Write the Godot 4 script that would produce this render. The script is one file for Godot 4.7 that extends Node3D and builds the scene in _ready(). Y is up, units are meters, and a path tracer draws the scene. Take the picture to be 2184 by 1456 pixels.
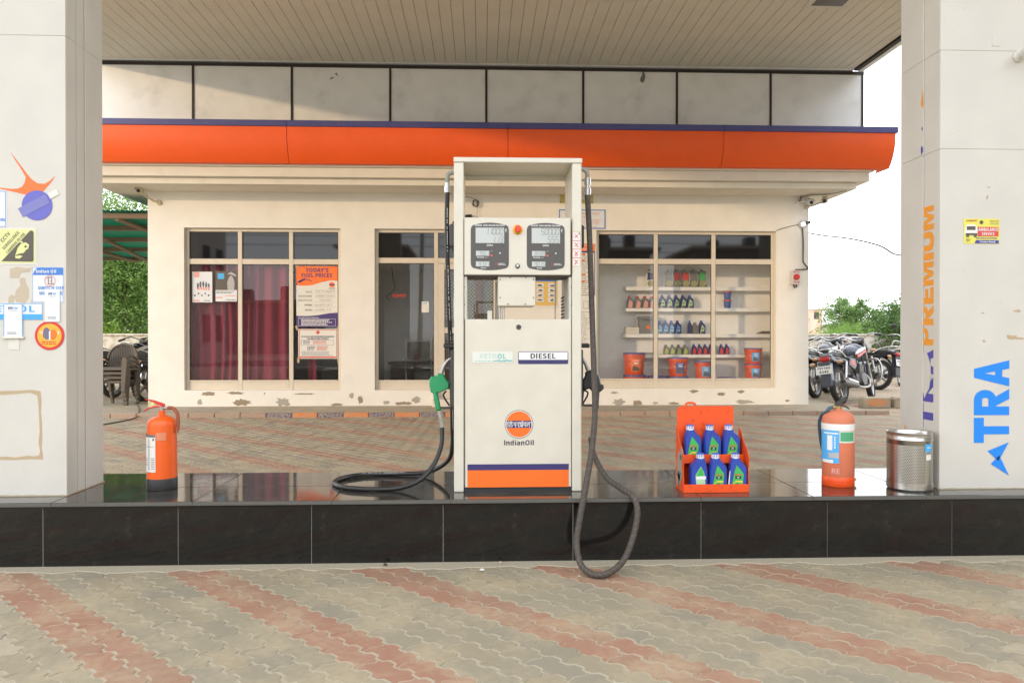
extends Node3D
# A fuel pump on a granite-topped island under a station canopy, the station shop behind it.
# Units are metres, y is up; the island's front face lies on z = 0 and the shop's front wall on z = -10.7.

const EYE := Vector3(0, 1.477, 5.0)
const ISLAND_TOP := 0.42
const WALL_Z := -10.7

var taken := {}
var M := {}
var rng := RandomNumberGenerator.new()
var glyphs := {}

# ------------------------------------------------------------------ geometry collector
class Geo:
	var v := PackedVector3Array()
	var n := PackedVector3Array()
	var t := PackedVector2Array()
	var c := PackedColorArray()
	var tinted := false
	var tint := Color.WHITE
	var xf := Transform3D.IDENTITY
	var nb := Basis.IDENTITY

	func at(x: Transform3D) -> Geo:
		xf = x
		nb = x.basis.inverse().transposed()
		return self

	func put(a: Vector3, na: Vector3, ta := Vector2.ZERO) -> void:
		v.append(a); n.append(na); t.append(ta)
		if tinted: c.append(tint)

	func tri(a: Vector3, b: Vector3, d: Vector3, na: Vector3, nb_: Vector3, nd: Vector3, ta := Vector2.ZERO, tb := Vector2.ZERO, td := Vector2.ZERO) -> void:
		a = xf * a; b = xf * b; d = xf * d
		na = (nb * na).normalized(); nb_ = (nb * nb_).normalized(); nd = (nb * nd).normalized()
		var face := (d - a).cross(b - a)
		if face.length_squared() < 1e-18: return
		if face.dot(na + nb_ + nd) >= 0.0:
			put(a, na, ta); put(b, nb_, tb); put(d, nd, td)
		else:
			put(a, na, ta); put(d, nd, td); put(b, nb_, tb)

	func flat(a: Vector3, b: Vector3, d: Vector3, out: Vector3) -> void:
		var f := (d - a).cross(b - a).normalized()
		if f.dot(out) < 0.0: f = -f
		tri(a, b, d, f, f, f)

	func quad(a: Vector3, b: Vector3, d: Vector3, e: Vector3, out: Vector3) -> void:
		flat(a, b, d, out); flat(a, d, e, out)

	# chamfered box, centre and full size
	func box(p: Vector3, s: Vector3, bev := 0.0) -> Geo:
		var h := s * 0.5
		bev = minf(bev, minf(h.x, minf(h.y, h.z)) * 0.9)
		for ax in 3:
			var u := (ax + 1) % 3
			var w := (ax + 2) % 3
			for sg in [-1.0, 1.0]:
				var q := []
				for k in [[-1, -1], [1, -1], [1, 1], [-1, 1]]:
					var o := Vector3.ZERO
					o[ax] = sg * h[ax]; o[u] = k[0] * (h[u] - bev); o[w] = k[1] * (h[w] - bev)
					q.append(p + o)
				var nn := Vector3.ZERO
				nn[ax] = sg
				quad(q[0], q[1], q[2], q[3], nn)
			if bev > 0.0:
				for su in [-1.0, 1.0]:
					for sw in [-1.0, 1.0]:
						var e1 := Vector3.ZERO
						var e2 := Vector3.ZERO
						e1[u] = su * h[u]; e1[w] = sw * (h[w] - bev)
						e2[u] = su * (h[u] - bev); e2[w] = sw * h[w]
						var lo := Vector3.ZERO
						lo[ax] = h[ax] - bev
						var out := Vector3.ZERO
						out[u] = su; out[w] = sw
						quad(p + e1 - lo, p + e1 + lo, p + e2 + lo, p + e2 - lo, out)
		if bev > 0.0:
			for sx in [-1.0, 1.0]:
				for sy in [-1.0, 1.0]:
					for sz in [-1.0, 1.0]:
						flat(p + Vector3(sx * h.x, sy * (h.y - bev), sz * (h.z - bev)), p + Vector3(sx * (h.x - bev), sy * h.y, sz * (h.z - bev)), p + Vector3(sx * (h.x - bev), sy * (h.y - bev), sz * h.z), Vector3(sx, sy, sz))
		return self

	# box between two corners
	func slab(a: Vector3, b: Vector3, bev := 0.0) -> Geo:
		return box((a + b) * 0.5, (b - a).abs(), bev)

	# polygon in the xy plane drawn out from z0 to z1; the edge of the z1 side is chamfered by bev
	func prism(poly: PackedVector2Array, z0: float, z1: float, bev := 0.0, both := false) -> Geo:
		var m := poly.size()
		if m < 3: return self
		var area := 0.0
		for i in m:
			area += poly[i].x * poly[(i + 1) % m].y - poly[(i + 1) % m].x * poly[i].y
		if area < 0.0:
			poly = poly.duplicate()
			poly.reverse()
		var big := PackedVector2Array()
		for q in poly: big.append((q - poly[0]) * 1000.0)
		var idx := Geometry2D.triangulate_polygon(big)
		var inner := PackedVector2Array()
		for i in m:
			var e0 := (poly[i] - poly[(i + m - 1) % m]).normalized()
			var e1 := (poly[(i + 1) % m] - poly[i]).normalized()
			var n0 := Vector2(-e0.y, e0.x)
			var n1 := Vector2(-e1.y, e1.x)
			var mid := (n0 + n1)
			var k := bev / maxf(0.35, 0.5 * mid.dot(n0) * 1.0) if mid.length() > 0.01 else bev
			inner.append(poly[i] + mid.normalized() * minf(k / maxf(0.5, mid.length()) , bev * 1.6) if bev > 0.0 else poly[i])
		var sg := signf(z1 - z0)
		for i in range(0, idx.size(), 3):
			var a := inner[idx[i]]; var b := inner[idx[i + 1]]; var d := inner[idx[i + 2]]
			flat(Vector3(a.x, a.y, z1), Vector3(b.x, b.y, z1), Vector3(d.x, d.y, z1), Vector3(0, 0, sg))
			if both:
				flat(Vector3(a.x, a.y, z0), Vector3(b.x, b.y, z0), Vector3(d.x, d.y, z0), Vector3(0, 0, -sg))
		var top := z1 - sg * bev
		var low := z0 + (sg * bev if both else 0.0)
		for i in m:
			var j := (i + 1) % m
			var e := poly[j] - poly[i]
			var out := Vector3(e.y, -e.x, 0)
			quad(Vector3(poly[i].x, poly[i].y, low), Vector3(poly[j].x, poly[j].y, low), Vector3(poly[j].x, poly[j].y, top), Vector3(poly[i].x, poly[i].y, top), out)
			if bev > 0.0:
				quad(Vector3(poly[i].x, poly[i].y, top), Vector3(poly[j].x, poly[j].y, top), Vector3(inner[j].x, inner[j].y, z1), Vector3(inner[i].x, inner[i].y, z1), out + Vector3(0, 0, sg * e.length()))
				if both:
					quad(Vector3(poly[i].x, poly[i].y, low), Vector3(poly[j].x, poly[j].y, low), Vector3(inner[j].x, inner[j].y, z0), Vector3(inner[i].x, inner[i].y, z0), out - Vector3(0, 0, sg * e.length()))
		return self

	# round bar along a path; r is a number or one number per point
	func tube(p: Array, r, seg := 8, caps := true) -> Geo:
		var m := p.size()
		var side := Vector3.ZERO
		var rings := []
		var norms := []
		var tang := []
		for i in m:
			var d: Vector3 = (p[mini(i + 1, m - 1)] - p[maxi(i - 1, 0)])
			d = d.normalized() if d.length() > 1e-9 else Vector3.UP
			tang.append(d)
			if i == 0:
				side = d.cross(Vector3.UP if absf(d.y) < 0.9 else Vector3.RIGHT).normalized()
			else:
				side = (side - d * side.dot(d)).normalized()
			var up := side.cross(d)
			var rr: float = r[i] if r is Array else r
			var ring := []
			var nn := []
			for k in seg:
				var a := TAU * k / seg
				var o := side * cos(a) + up * sin(a)
				ring.append(p[i] + o * rr)
				nn.append(o)
			rings.append(ring); norms.append(nn)
		for i in m - 1:
			for k in seg:
				var l := (k + 1) % seg
				tri(rings[i][k], rings[i + 1][k], rings[i + 1][l], norms[i][k], norms[i + 1][k], norms[i + 1][l])
				tri(rings[i][k], rings[i + 1][l], rings[i][l], norms[i][k], norms[i + 1][l], norms[i][l])
		if caps:
			for e in [0, m - 1]:
				var o: Vector3 = -tang[0] if e == 0 else tang[m - 1]
				for k in seg:
					tri(p[e], rings[e][k], rings[e][(k + 1) % seg], o, o, o)
		return self

	# profile of (radius, height) points turned about y
	func lathe(prof: Array, seg := 20, from := 0.0, sweep := TAU) -> Geo:
		var m := prof.size()
		for i in m - 1:
			var a: Vector2 = prof[i]
			var b: Vector2 = prof[i + 1]
			var e := b - a
			if e.length() < 1e-7: continue
			var fn := Vector2(e.y, -e.x).normalized()
			var na := fn
			var nb2 := fn
			if i > 0:
				var e0: Vector2 = a - prof[i - 1]
				var f0 := Vector2(e0.y, -e0.x).normalized()
				if f0.dot(fn) > 0.7: na = (f0 + fn).normalized()
			if i < m - 2:
				var e2: Vector2 = prof[i + 2] - b
				var f2 := Vector2(e2.y, -e2.x).normalized()
				if f2.dot(fn) > 0.7: nb2 = (f2 + fn).normalized()
			for k in seg:
				var g0 := from + sweep * k / seg
				var g1 := from + sweep * (k + 1) / seg
				var d0 := Vector3(cos(g0), 0, sin(g0))
				var d1 := Vector3(cos(g1), 0, sin(g1))
				var u0 := float(k) / seg
				var u1 := float(k + 1) / seg
				var w0 := float(i) / (m - 1)
				var w1 := float(i + 1) / (m - 1)
				var p00 := d0 * a.x + Vector3(0, a.y, 0)
				var p10 := d1 * a.x + Vector3(0, a.y, 0)
				var p01 := d0 * b.x + Vector3(0, b.y, 0)
				var p11 := d1 * b.x + Vector3(0, b.y, 0)
				var n00 := d0 * na.x + Vector3(0, na.y, 0)
				var n10 := d1 * na.x + Vector3(0, na.y, 0)
				var n01 := d0 * nb2.x + Vector3(0, nb2.y, 0)
				var n11 := d1 * nb2.x + Vector3(0, nb2.y, 0)
				tri(p00, p10, p11, n00, n10, n11, Vector2(u0, w0), Vector2(u1, w0), Vector2(u1, w1))
				tri(p00, p11, p01, n00, n11, n01, Vector2(u0, w0), Vector2(u1, w1), Vector2(u0, w1))
		return self

	func disc(p: Vector3, r: float, seg := 20, thick := 0.0, inner := 0.0) -> Geo: # faces +z
		for k in seg:
			var d0 := Vector3(cos(TAU * k / seg), sin(TAU * k / seg), 0)
			var d1 := Vector3(cos(TAU * (k + 1) / seg), sin(TAU * (k + 1) / seg), 0)
			quad(p + d0 * inner, p + d0 * r, p + d1 * r, p + d1 * inner, Vector3.BACK)
			if thick > 0.0:
				var z := Vector3(0, 0, -thick)
				tri(p + d0 * r, p + d1 * r, p + d1 * r + z, d0, d1, d1)
				tri(p + d0 * r, p + d1 * r + z, p + d0 * r + z, d0, d1, d0)
				if inner > 0.0:
					tri(p + d0 * inner, p + d1 * inner, p + d1 * inner + z, -d0, -d1, -d1)
					tri(p + d0 * inner, p + d1 * inner + z, p + d0 * inner + z, -d0, -d1, -d0)
		return self

	# flat brush line in the xy plane
	func stroke(p: Array, w: float, z := 0.0) -> Geo:
		for i in p.size() - 1:
			var a: Vector2 = p[i]
			var b: Vector2 = p[i + 1]
			var d := (b - a).normalized() * w * 0.5
			var s := Vector2(-d.y, d.x)
			a -= d * 0.5; b += d * 0.5
			quad(Vector3(a.x + s.x, a.y + s.y, z), Vector3(b.x + s.x, b.y + s.y, z), Vector3(b.x - s.x, b.y - s.y, z), Vector3(a.x - s.x, a.y - s.y, z), Vector3.BACK)
		return self

	func rect(x0: float, y0: float, x1: float, y1: float, z := 0.0) -> Geo:
		quad(Vector3(x0, y0, z), Vector3(x1, y0, z), Vector3(x1, y1, z), Vector3(x0, y1, z), Vector3.BACK)
		return self

	func frame(x0: float, y0: float, x1: float, y1: float, w: float, z := 0.0) -> Geo:
		rect(x0, y0, x1, y0 + w, z); rect(x0, y1 - w, x1, y1, z); rect(x0, y0 + w, x0 + w, y1 - w, z); rect(x1 - w, y0 + w, x1, y1 - w, z)
		return self

	func ball(p: Vector3, r: Vector3, seg := 12, rings := 7) -> Geo:
		var was := xf
		at(was * Transform3D(Basis.from_scale(r), p))
		var prof := []
		for i in rings + 1:
			var a := -PI / 2 + PI * i / rings
			prof.append(Vector2(maxf(cos(a), 0.0), sin(a)))
		lathe(prof, seg)
		at(was)
		return self

	func mesh() -> ArrayMesh:
		var a := []
		a.resize(Mesh.ARRAY_MAX)
		a[Mesh.ARRAY_VERTEX] = v
		a[Mesh.ARRAY_NORMAL] = n
		a[Mesh.ARRAY_TEX_UV] = t
		if tinted: a[Mesh.ARRAY_COLOR] = c
		var m := ArrayMesh.new()
		if v.size():
			m.add_surface_from_arrays(Mesh.PRIMITIVE_TRIANGLES, a)
		return m

func V(x: float, y: float, z: float) -> Vector3: return Vector3(x, y, z)
func T(p: Vector3, yaw := 0.0, pitch := 0.0, roll := 0.0, s := Vector3.ONE) -> Transform3D:
	return Transform3D(Basis.from_euler(Vector3(pitch, yaw, roll)) * Basis.from_scale(s), p)
func P2(a: Array) -> PackedVector2Array:
	var o := PackedVector2Array()
	for i in range(0, a.size(), 2): o.append(Vector2(a[i], a[i + 1]))
	return o
func rounded(x0: float, y0: float, x1: float, y1: float, r: float, seg := 4) -> PackedVector2Array:
	var o := PackedVector2Array()
	for q in [[x1 - r, y1 - r, 0], [x0 + r, y1 - r, 1], [x0 + r, y0 + r, 2], [x1 - r, y0 + r, 3]]:
		for i in seg + 1:
			var a: float = (q[2] + float(i) / seg) * PI / 2
			o.append(Vector2(q[0] + cos(a) * r, q[1] + sin(a) * r))
	return o
func circle2(cx: float, cy: float, r: float, seg := 24, ry := -1.0) -> PackedVector2Array:
	var o := PackedVector2Array()
	for i in seg: o.append(Vector2(cx + cos(TAU * i / seg) * r, cy + sin(TAU * i / seg) * (r if ry < 0 else ry)))
	return o
func ragged(cx: float, cy: float, rx: float, ry: float, seg: int, rough: float) -> PackedVector2Array:
	var o := PackedVector2Array()
	for i in seg:
		var k := 1.0 + rng.randf_range(-rough, rough)
		o.append(Vector2(cx + cos(TAU * i / seg) * rx * k, cy + sin(TAU * i / seg) * ry * k))
	return o
func spline(p: Array, per := 6) -> Array:
	var o := []
	var m := p.size()
	for i in m - 1:
		var a = p[maxi(i - 1, 0)]; var b = p[i]; var c = p[i + 1]; var d = p[mini(i + 2, m - 1)]
		for k in per:
			var t := float(k) / per
			o.append(0.5 * ((2.0 * b) + (c - a) * t + (2.0 * a - 5.0 * b + 4.0 * c - d) * t * t + (3.0 * b - a - 3.0 * c + d) * t * t * t))
	o.append(p[m - 1])
	return o

# ------------------------------------------------------------------ lettering
func font(kind: String) -> Font:
	if not glyphs.has("font_" + kind):
		var f := SystemFont.new()
		f.font_names = PackedStringArray(["Droid Serif" if kind == "serif" else "Droid Sans"])
		f.font_weight = 400 if kind == "plain" else 700
		var r: Font = f
		glyphs["font_" + kind] = r
	return glyphs["font_" + kind]
# lettering whose outline fills a box of w by h round the middle p, in the xy plane of g
func words(g: Geo, s: String, p: Vector3, w: float, h: float, kind := "bold", step := 2.0) -> void:
	if kind != "serif": s = s.replace("I", "l") # a capital I without bars
	var key := s + "|" + kind
	if not glyphs.has(key):
		var tm := TextMesh.new()
		tm.font = font(kind)
		tm.text = s
		tm.font_size = 40
		tm.pixel_size = 0.01
		tm.depth = 0.0
		tm.curve_step = step
		var arr := tm.get_mesh_arrays()
		glyphs[key] = arr
	var a: Array = glyphs[key]
	var vv: PackedVector3Array = a[Mesh.ARRAY_VERTEX]
	var ii = a[Mesh.ARRAY_INDEX]
	if vv.is_empty(): return
	var lo := vv[0]
	var hi := vv[0]
	for q in vv:
		lo = lo.min(q); hi = hi.max(q)
	var k := Vector3(w / maxf(hi.x - lo.x, 1e-4), h / maxf(hi.y - lo.y, 1e-4), 1.0)
	var mid := (lo + hi) * 0.5
	var idx: PackedInt32Array = ii if ii != null else PackedInt32Array(range(vv.size()))
	for i in range(0, idx.size(), 3):
		var q := []
		for j in 3:
			var o := (vv[idx[i + j]] - mid) * k
			q.append(p + Vector3(o.x, o.y, 0.0))
		g.flat(q[0], q[1], q[2], Vector3.BACK)
# very heavy block capitals from convex pieces; the word fills w by h from the lower left corner p
func block_word(g: Geo, word: String, p: Vector3, w: float, h: float, gap := 0.07) -> void:
	var wide := {"M": 1.22, "I": 0.36, "E": 0.84, "P": 0.94, "T": 0.96}
	var total := 0.0
	for ch in word: total += wide.get(ch, 1.0) + gap
	total -= gap
	var x := 0.0
	for ch in word:
		var lw: float = wide.get(ch, 1.0)
		var pieces := []
		match ch:
			"T": pieces = [[0, 0.72, 1, 0.72, 1, 1, 0, 1], [0.34, 0, 0.66, 0, 0.66, 0.72, 0.34, 0.72]]
			"I": pieces = [[0, 0, 1, 0, 1, 1, 0, 1]]
			"E": pieces = [[0, 0, 0.36, 0, 0.36, 1, 0, 1], [0.36, 0, 1, 0, 1, 0.24, 0.36, 0.24], [0.36, 0.39, 0.92, 0.39, 0.92, 0.61, 0.36, 0.61], [0.36, 0.76, 1, 0.76, 1, 1, 0.36, 1]]
			"M": pieces = [[0, 0, 0.24, 0, 0.24, 0.6, 0.42, 0, 0.58, 0, 0.76, 0.6, 0.76, 0, 1, 0, 1, 1, 0.70, 1, 0.5, 0.38, 0.30, 1, 0, 1]]
			"U": pieces = [[0, 1, 0, 0.3, 0.08, 0.1, 0.3, 0, 0.7, 0, 0.92, 0.1, 1, 0.3, 1, 1, 0.68, 1, 0.68, 0.36, 0.6, 0.26, 0.4, 0.26, 0.32, 0.36, 0.32, 1]]
			"X": pieces = [[0, 0, 0.34, 0, 0.5, 0.3, 0.66, 0, 1, 0, 0.68, 0.5, 1, 1, 0.66, 1, 0.5, 0.7, 0.34, 1, 0, 1, 0.32, 0.5]]
			"A": pieces = [[0, 0, 0.32, 0, 0.37, 0.2, 0.5, 0.2, 0.5, 0.4, 0.43, 0.4, 0.5, 0.7, 0.5, 1, 0.33, 1], [1, 0, 0.68, 0, 0.63, 0.2, 0.5, 0.2, 0.5, 0.4, 0.57, 0.4, 0.5, 0.7, 0.5, 1, 0.67, 1]]
			"P", "R":
				pieces = [[0, 0, 0.33, 0, 0.33, 1, 0, 1], [0.33, 0.77, 0.6, 0.77, 0.6, 1, 0.33, 1], [0.33, 0.37, 0.6, 0.37, 0.6, 0.59, 0.33, 0.59]]
				var bowl := []
				for k in 9:
					var a := -PI / 2 + PI * k / 8.0
					bowl.append_array([0.6 + cos(a) * 0.37, 0.685 + sin(a) * 0.315])
				for k in 9:
					var a := PI / 2 - PI * k / 8.0
					bowl.append_array([0.6 + cos(a) * 0.06, 0.68 + sin(a) * 0.09])
				pieces.append(bowl)
				if ch == "R": pieces.append([0.36, 0.37, 0.72, 0.37, 1.0, 0, 0.62, 0])
		for q in pieces:
			var poly := PackedVector2Array()
			for i in range(0, q.size(), 2): poly.append(Vector2(p.x + (x + q[i] * lw) / total * w, p.y + q[i + 1] * h))
			g.prism(poly, p.z - 0.001, p.z)
		x += lw + gap
# rows of dashes that stand for print too small to read
func scribble(g: Geo, x0: float, y0: float, x1: float, y1: float, rows: int, z: float, fill := 0.5) -> void:
	var rh := (y1 - y0) / rows
	for i in rows:
		var x := x0
		var end := x1 - rng.randf_range(0.0, 0.25) * (x1 - x0)
		while x < end:
			var w := minf(rng.randf_range(0.6, 2.2) * rh, end - x)
			g.rect(x, y0 + (i + 0.5 - fill * 0.5) * rh, x + w, y0 + (i + 0.5 + fill * 0.5) * rh, z)
			x += w + rh * 0.35

# ------------------------------------------------------------------ nodes
func named(s: String) -> String:
	taken[s] = taken.get(s, 0) + 1
	return s if taken[s] == 1 else "%s_%03d" % [s, taken[s] - 1]
func thing(called: String, label: String, category: String, p := Vector3.ZERO, yaw := 0.0, group := "") -> Node3D:
	var o := Node3D.new()
	o.name = named(called)
	add_child(o)
	o.position = p
	o.rotation.y = yaw
	o.set_meta("label", label)
	o.set_meta("category", category)
	if group: o.set_meta("group", group)
	return o
func solo(called: String, label: String, category: String, g: Geo, m: Material, p := Vector3.ZERO, group := "") -> MeshInstance3D:
	var o := MeshInstance3D.new()
	o.name = named(called)
	o.mesh = g.mesh()
	o.material_override = m
	add_child(o)
	o.position = p
	o.set_meta("label", label)
	o.set_meta("category", category)
	if group: o.set_meta("group", group)
	return o
func part(parent: Node3D, called: String, g: Geo, m: Material, label := "") -> MeshInstance3D:
	return partm(parent, called, g.mesh(), m, label)
func partm(parent: Node3D, called: String, me: Mesh, m: Material, label := "") -> MeshInstance3D:
	var o := MeshInstance3D.new()
	o.name = called
	o.mesh = me
	o.material_override = m
	parent.add_child(o, true)
	if label: o.set_meta("label", label)
	return o
func sub(parent: Node3D, called: String, p := Vector3.ZERO) -> Node3D:
	var o := Node3D.new()
	o.name = called
	parent.add_child(o, true)
	o.position = p
	return o
func setting(called: String, g: Geo, m: Material, label := "") -> MeshInstance3D:
	var o := MeshInstance3D.new()
	o.name = named(called)
	o.mesh = g.mesh()
	o.material_override = m
	add_child(o)
	o.set_meta("kind", "structure")
	if label: o.set_meta("label", label)
	return o

# ------------------------------------------------------------------ materials (base colours are given as linear values)
func mat(key: String, r: float, g: float, b: float, rough := 0.6, metal := 0.0) -> StandardMaterial3D:
	if M.has(key): return M[key]
	var m := StandardMaterial3D.new()
	m.resource_name = key
	m.albedo_color = Color(r, g, b).linear_to_srgb()
	m.roughness = rough
	m.metallic = metal
	M[key] = m
	return m
func noise(seed_: int, freq: float, octaves := 4, type := FastNoiseLite.TYPE_SIMPLEX_SMOOTH) -> FastNoiseLite:
	var f := FastNoiseLite.new()
	f.seed = seed_
	f.noise_type = type
	f.frequency = freq
	f.fractal_octaves = octaves
	return f
# a seamless picture of noise run through a ramp of [place, colour] pairs
func ramp_tex(seed_: int, freq: float, octaves: int, stops: Array, size := 512, type := FastNoiseLite.TYPE_SIMPLEX_SMOOTH) -> ImageTexture:
	var im := noise(seed_, freq, octaves, type).get_seamless_image(size, size)
	var gr := Gradient.new()
	var offs := PackedFloat32Array()
	var cols := PackedColorArray()
	for s in stops:
		offs.append(s[0]); cols.append(s[1])
	gr.offsets = offs
	gr.colors = cols
	var lut := []
	for i in 256: lut.append(gr.sample(i / 255.0))
	var src := im.get_data()
	im.convert(Image.FORMAT_L8)
	src = im.get_data()
	var bytes := PackedByteArray()
	bytes.resize(size * size * 4)
	for i in size * size:
		var c: Color = lut[src[i]]
		bytes[i * 4] = int(c.r * 255); bytes[i * 4 + 1] = int(c.g * 255); bytes[i * 4 + 2] = int(c.b * 255); bytes[i * 4 + 3] = int(c.a * 255)
	return ImageTexture.create_from_image(Image.create_from_data(size, size, false, Image.FORMAT_RGBA8, bytes))
func grey(k: float) -> Color: return Color(k, k, k)
# uneven tone over a surface: the colour is multiplied by a noise that lies in the world
func mottle(m: StandardMaterial3D, tex: Texture2D, per_metre: float) -> StandardMaterial3D:
	m.albedo_texture = tex
	m.uv1_triplanar = true
	m.uv1_world_triplanar = true
	m.uv1_scale = Vector3.ONE * per_metre
	return m
# dirt, dust or stains laid over the colour; the picture's alpha says where
func grime(m: StandardMaterial3D, tex: Texture2D, per_metre: float) -> StandardMaterial3D:
	m.detail_enabled = true
	m.detail_albedo = tex
	m.detail_uv_layer = BaseMaterial3D.DETAIL_UV_2
	m.uv2_triplanar = true
	m.uv2_world_triplanar = true
	m.uv2_scale = Vector3.ONE * per_metre
	return m
func relief(m: StandardMaterial3D, tex: Texture2D, cm: float) -> StandardMaterial3D:
	m.heightmap_enabled = true
	m.heightmap_texture = tex
	m.heightmap_scale = cm
	return m

func _ready() -> void:
	rng.seed = 4711
	# --- camera
	var cam := Camera3D.new()
	cam.name = "camera"
	cam.position = EYE
	cam.rotation = Vector3(-0.00554, -0.040, 0)
	cam.fov = 48.27
	cam.near = 0.05
	cam.far = 2000.0
	add_child(cam)
	cam.current = true
	# --- sky, air and exposure
	var sm := ProceduralSkyMaterial.new()
	sm.sky_top_color = Color(0.885, 0.905, 0.935)
	sm.sky_horizon_color = Color(0.94, 0.945, 0.945)
	sm.sky_curve = 0.12
	sm.ground_bottom_color = Color(0.42, 0.40, 0.36)
	sm.ground_horizon_color = Color(0.80, 0.80, 0.78)
	sm.sun_angle_max = 25.0
	var sky := Sky.new()
	sky.sky_material = sm
	var env := Environment.new()
	env.background_mode = Environment.BG_SKY
	env.sky = sky
	env.background_energy_multiplier = 4.0
	env.tonemap_mode = Environment.TONE_MAPPER_LINEAR
	env.tonemap_exposure = 0.90
	env.sdfgi_enabled = true
	env.ssao_enabled = true
	env.ssil_enabled = true
	var we := WorldEnvironment.new()
	we.name = "world_environment"
	we.environment = env
	add_child(we)
	# --- low hazy sun from beyond the left end of the canopy
	var sun := DirectionalLight3D.new()
	sun.name = "sun"
	sun.light_color = Color(1.0, 0.86, 0.68)
	sun.light_energy = 0.6
	sun.light_angular_distance = 1.6
	sun.shadow_enabled = true
	add_child(sun)
	sun.look_at_from_position(Vector3.ZERO, Vector3(1.0, -0.20, -0.95))

	materials()
	build_ground()
	build_island()
	build_canopy()
	build_pillars()
	build_station()
	build_shop()
	build_surroundings()
	build_pump()
	build_hoses()
	build_island_things()
	build_pillar_signs()
	build_motorcycles()
	build_wall_things()
	build_small_things()

# ------------------------------------------------------------------ materials
func materials() -> void:
	var soft := ramp_tex(11, 0.012, 4, [[0.2, grey(0.978)], [0.5, grey(0.99)], [0.8, grey(1.0)]])
	var speck := ramp_tex(12, 0.09, 3, [[0.2, grey(0.80)], [0.45, grey(0.95)], [1.0, grey(1.0)]])
	var streak := ramp_tex(13, 0.02, 5, [[0.0, Color(0.72, 0.68, 0.60)], [0.35, Color(0.90, 0.88, 0.84)], [0.6, grey(1.0)]])
	M["soft"] = soft; M["speck"] = speck; M["streak"] = streak
	# paving: a fine cast pattern on the blocks and wind-blown dust that runs across them
	var n := 256
	var hb := PackedByteArray()
	hb.resize(n * n)
	var fn := noise(5, 0.11, 2)
	for y in n:
		for x in n:
			var zig := absf(fposmod(x / 32.0, 1.0) - 0.5) * 2.0
			var w := absf(fposmod(y / 16.0 + zig * 0.8, 1.0) - 0.5) * 2.0
			var z2 := absf(fposmod(y / 32.0, 1.0) - 0.5) * 2.0
			var w2 := absf(fposmod(x / 16.0 + z2 * 0.8, 1.0) - 0.5) * 2.0
			var k := minf(smoothstep(0.0, 0.5, w), smoothstep(0.0, 0.4, w2))
			hb[y * n + x] = int(clampf(k * 0.75 + 0.25 * (fn.get_noise_2d(x, y) * 0.5 + 0.5), 0, 1) * 255)
	var cast := ImageTexture.create_from_image(Image.create_from_data(n, n, false, Image.FORMAT_L8, hb))
	var cb := PackedByteArray()
	cb.resize(n * n * 4)
	for i in n * n:
		var k := int(165 + hb[i] * 0.35)
		cb[i * 4] = k; cb[i * 4 + 1] = k; cb[i * 4 + 2] = k; cb[i * 4 + 3] = 255
	var cast_tone := ImageTexture.create_from_image(Image.create_from_data(n, n, false, Image.FORMAT_RGBA8, cb))
	var dust_c := Color(0.735, 0.665, 0.54)
	var dn1 := noise(21, 0.006, 5).get_seamless_image(1024, 1024)
	var dn2 := noise(22, 0.05, 4).get_seamless_image(1024, 1024)
	dn1.convert(Image.FORMAT_L8); dn2.convert(Image.FORMAT_L8)
	var d1 := dn1.get_data()
	var d2 := dn2.get_data()
	var db := PackedByteArray()
	db.resize(1024 * 1024 * 4)
	for i in 1024 * 1024:
		var k := smoothstep(0.30, 0.86, d1[i] / 255.0 * 0.66 + d2[i] / 255.0 * 0.34)
		db[i * 4] = int(dust_c.r * 255); db[i * 4 + 1] = int(dust_c.g * 255); db[i * 4 + 2] = int(dust_c.b * 255)
		db[i * 4 + 3] = int(255 * (0.24 + 0.42 * k))
	var dust := ImageTexture.create_from_image(Image.create_from_data(1024, 1024, false, Image.FORMAT_RGBA8, db))
	M["dust_tex"] = dust
	var greys := [[0.335, 0.305, 0.225], [0.36, 0.325, 0.24], [0.305, 0.28, 0.215], [0.36, 0.31, 0.22], [0.30, 0.28, 0.225]]
	for i in 5:
		var m := mat("paver_grey_%d" % i, greys[i][0], greys[i][1], greys[i][2], 0.85)
		relief(grime(mottle(m, cast_tone, 7.0), dust, 0.31), cast, 0.18)
	var reds := [[0.42, 0.16, 0.105], [0.39, 0.175, 0.12], [0.44, 0.185, 0.125]]
	for i in 3:
		var m := mat("paver_red_%d" % i, reds[i][0], reds[i][1], reds[i][2], 0.85)
		relief(grime(mottle(m, cast_tone, 7.0), dust, 0.31), cast, 0.18)
	var pf := mat("paver_field", 1, 1, 1, 0.85)
	pf.vertex_color_use_as_albedo = true
	grime(mottle(pf, cast_tone, 7.0), dust, 0.31)
	mottle(mat("joint_sand", 0.47, 0.415, 0.305, 0.95), speck, 2.3)
	mottle(mat("dry_earth", 0.42, 0.355, 0.26, 0.95), streak, 0.11)
	mottle(mat("mortar", 0.45, 0.39, 0.285, 0.92), speck, 1.7)
	grime(mottle(mat("concrete", 0.30, 0.27, 0.215, 0.9), speck, 0.9), dust, 0.37)
	# island stone
	var fleck := ramp_tex(31, 0.25, 2, [[0.0, grey(0.55)], [0.72, grey(0.72)], [0.82, grey(1.0)], [1.0, grey(1.0)]])
	var scuff := ramp_tex(32, 0.012, 5, [[0.0, grey(0.25)], [0.45, grey(0.4)], [0.7, grey(0.85)], [1.0, grey(1.0)]])
	var gt := mottle(mat("granite_top", 0.060, 0.056, 0.050, 0.12), fleck, 1.3)
	gt.roughness_texture = ramp_tex(33, 0.014, 5, [[0.0, grey(0.35)], [0.5, grey(0.55)], [1.0, grey(1.0)]])
	gt.metallic_specular = 0.70
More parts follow.
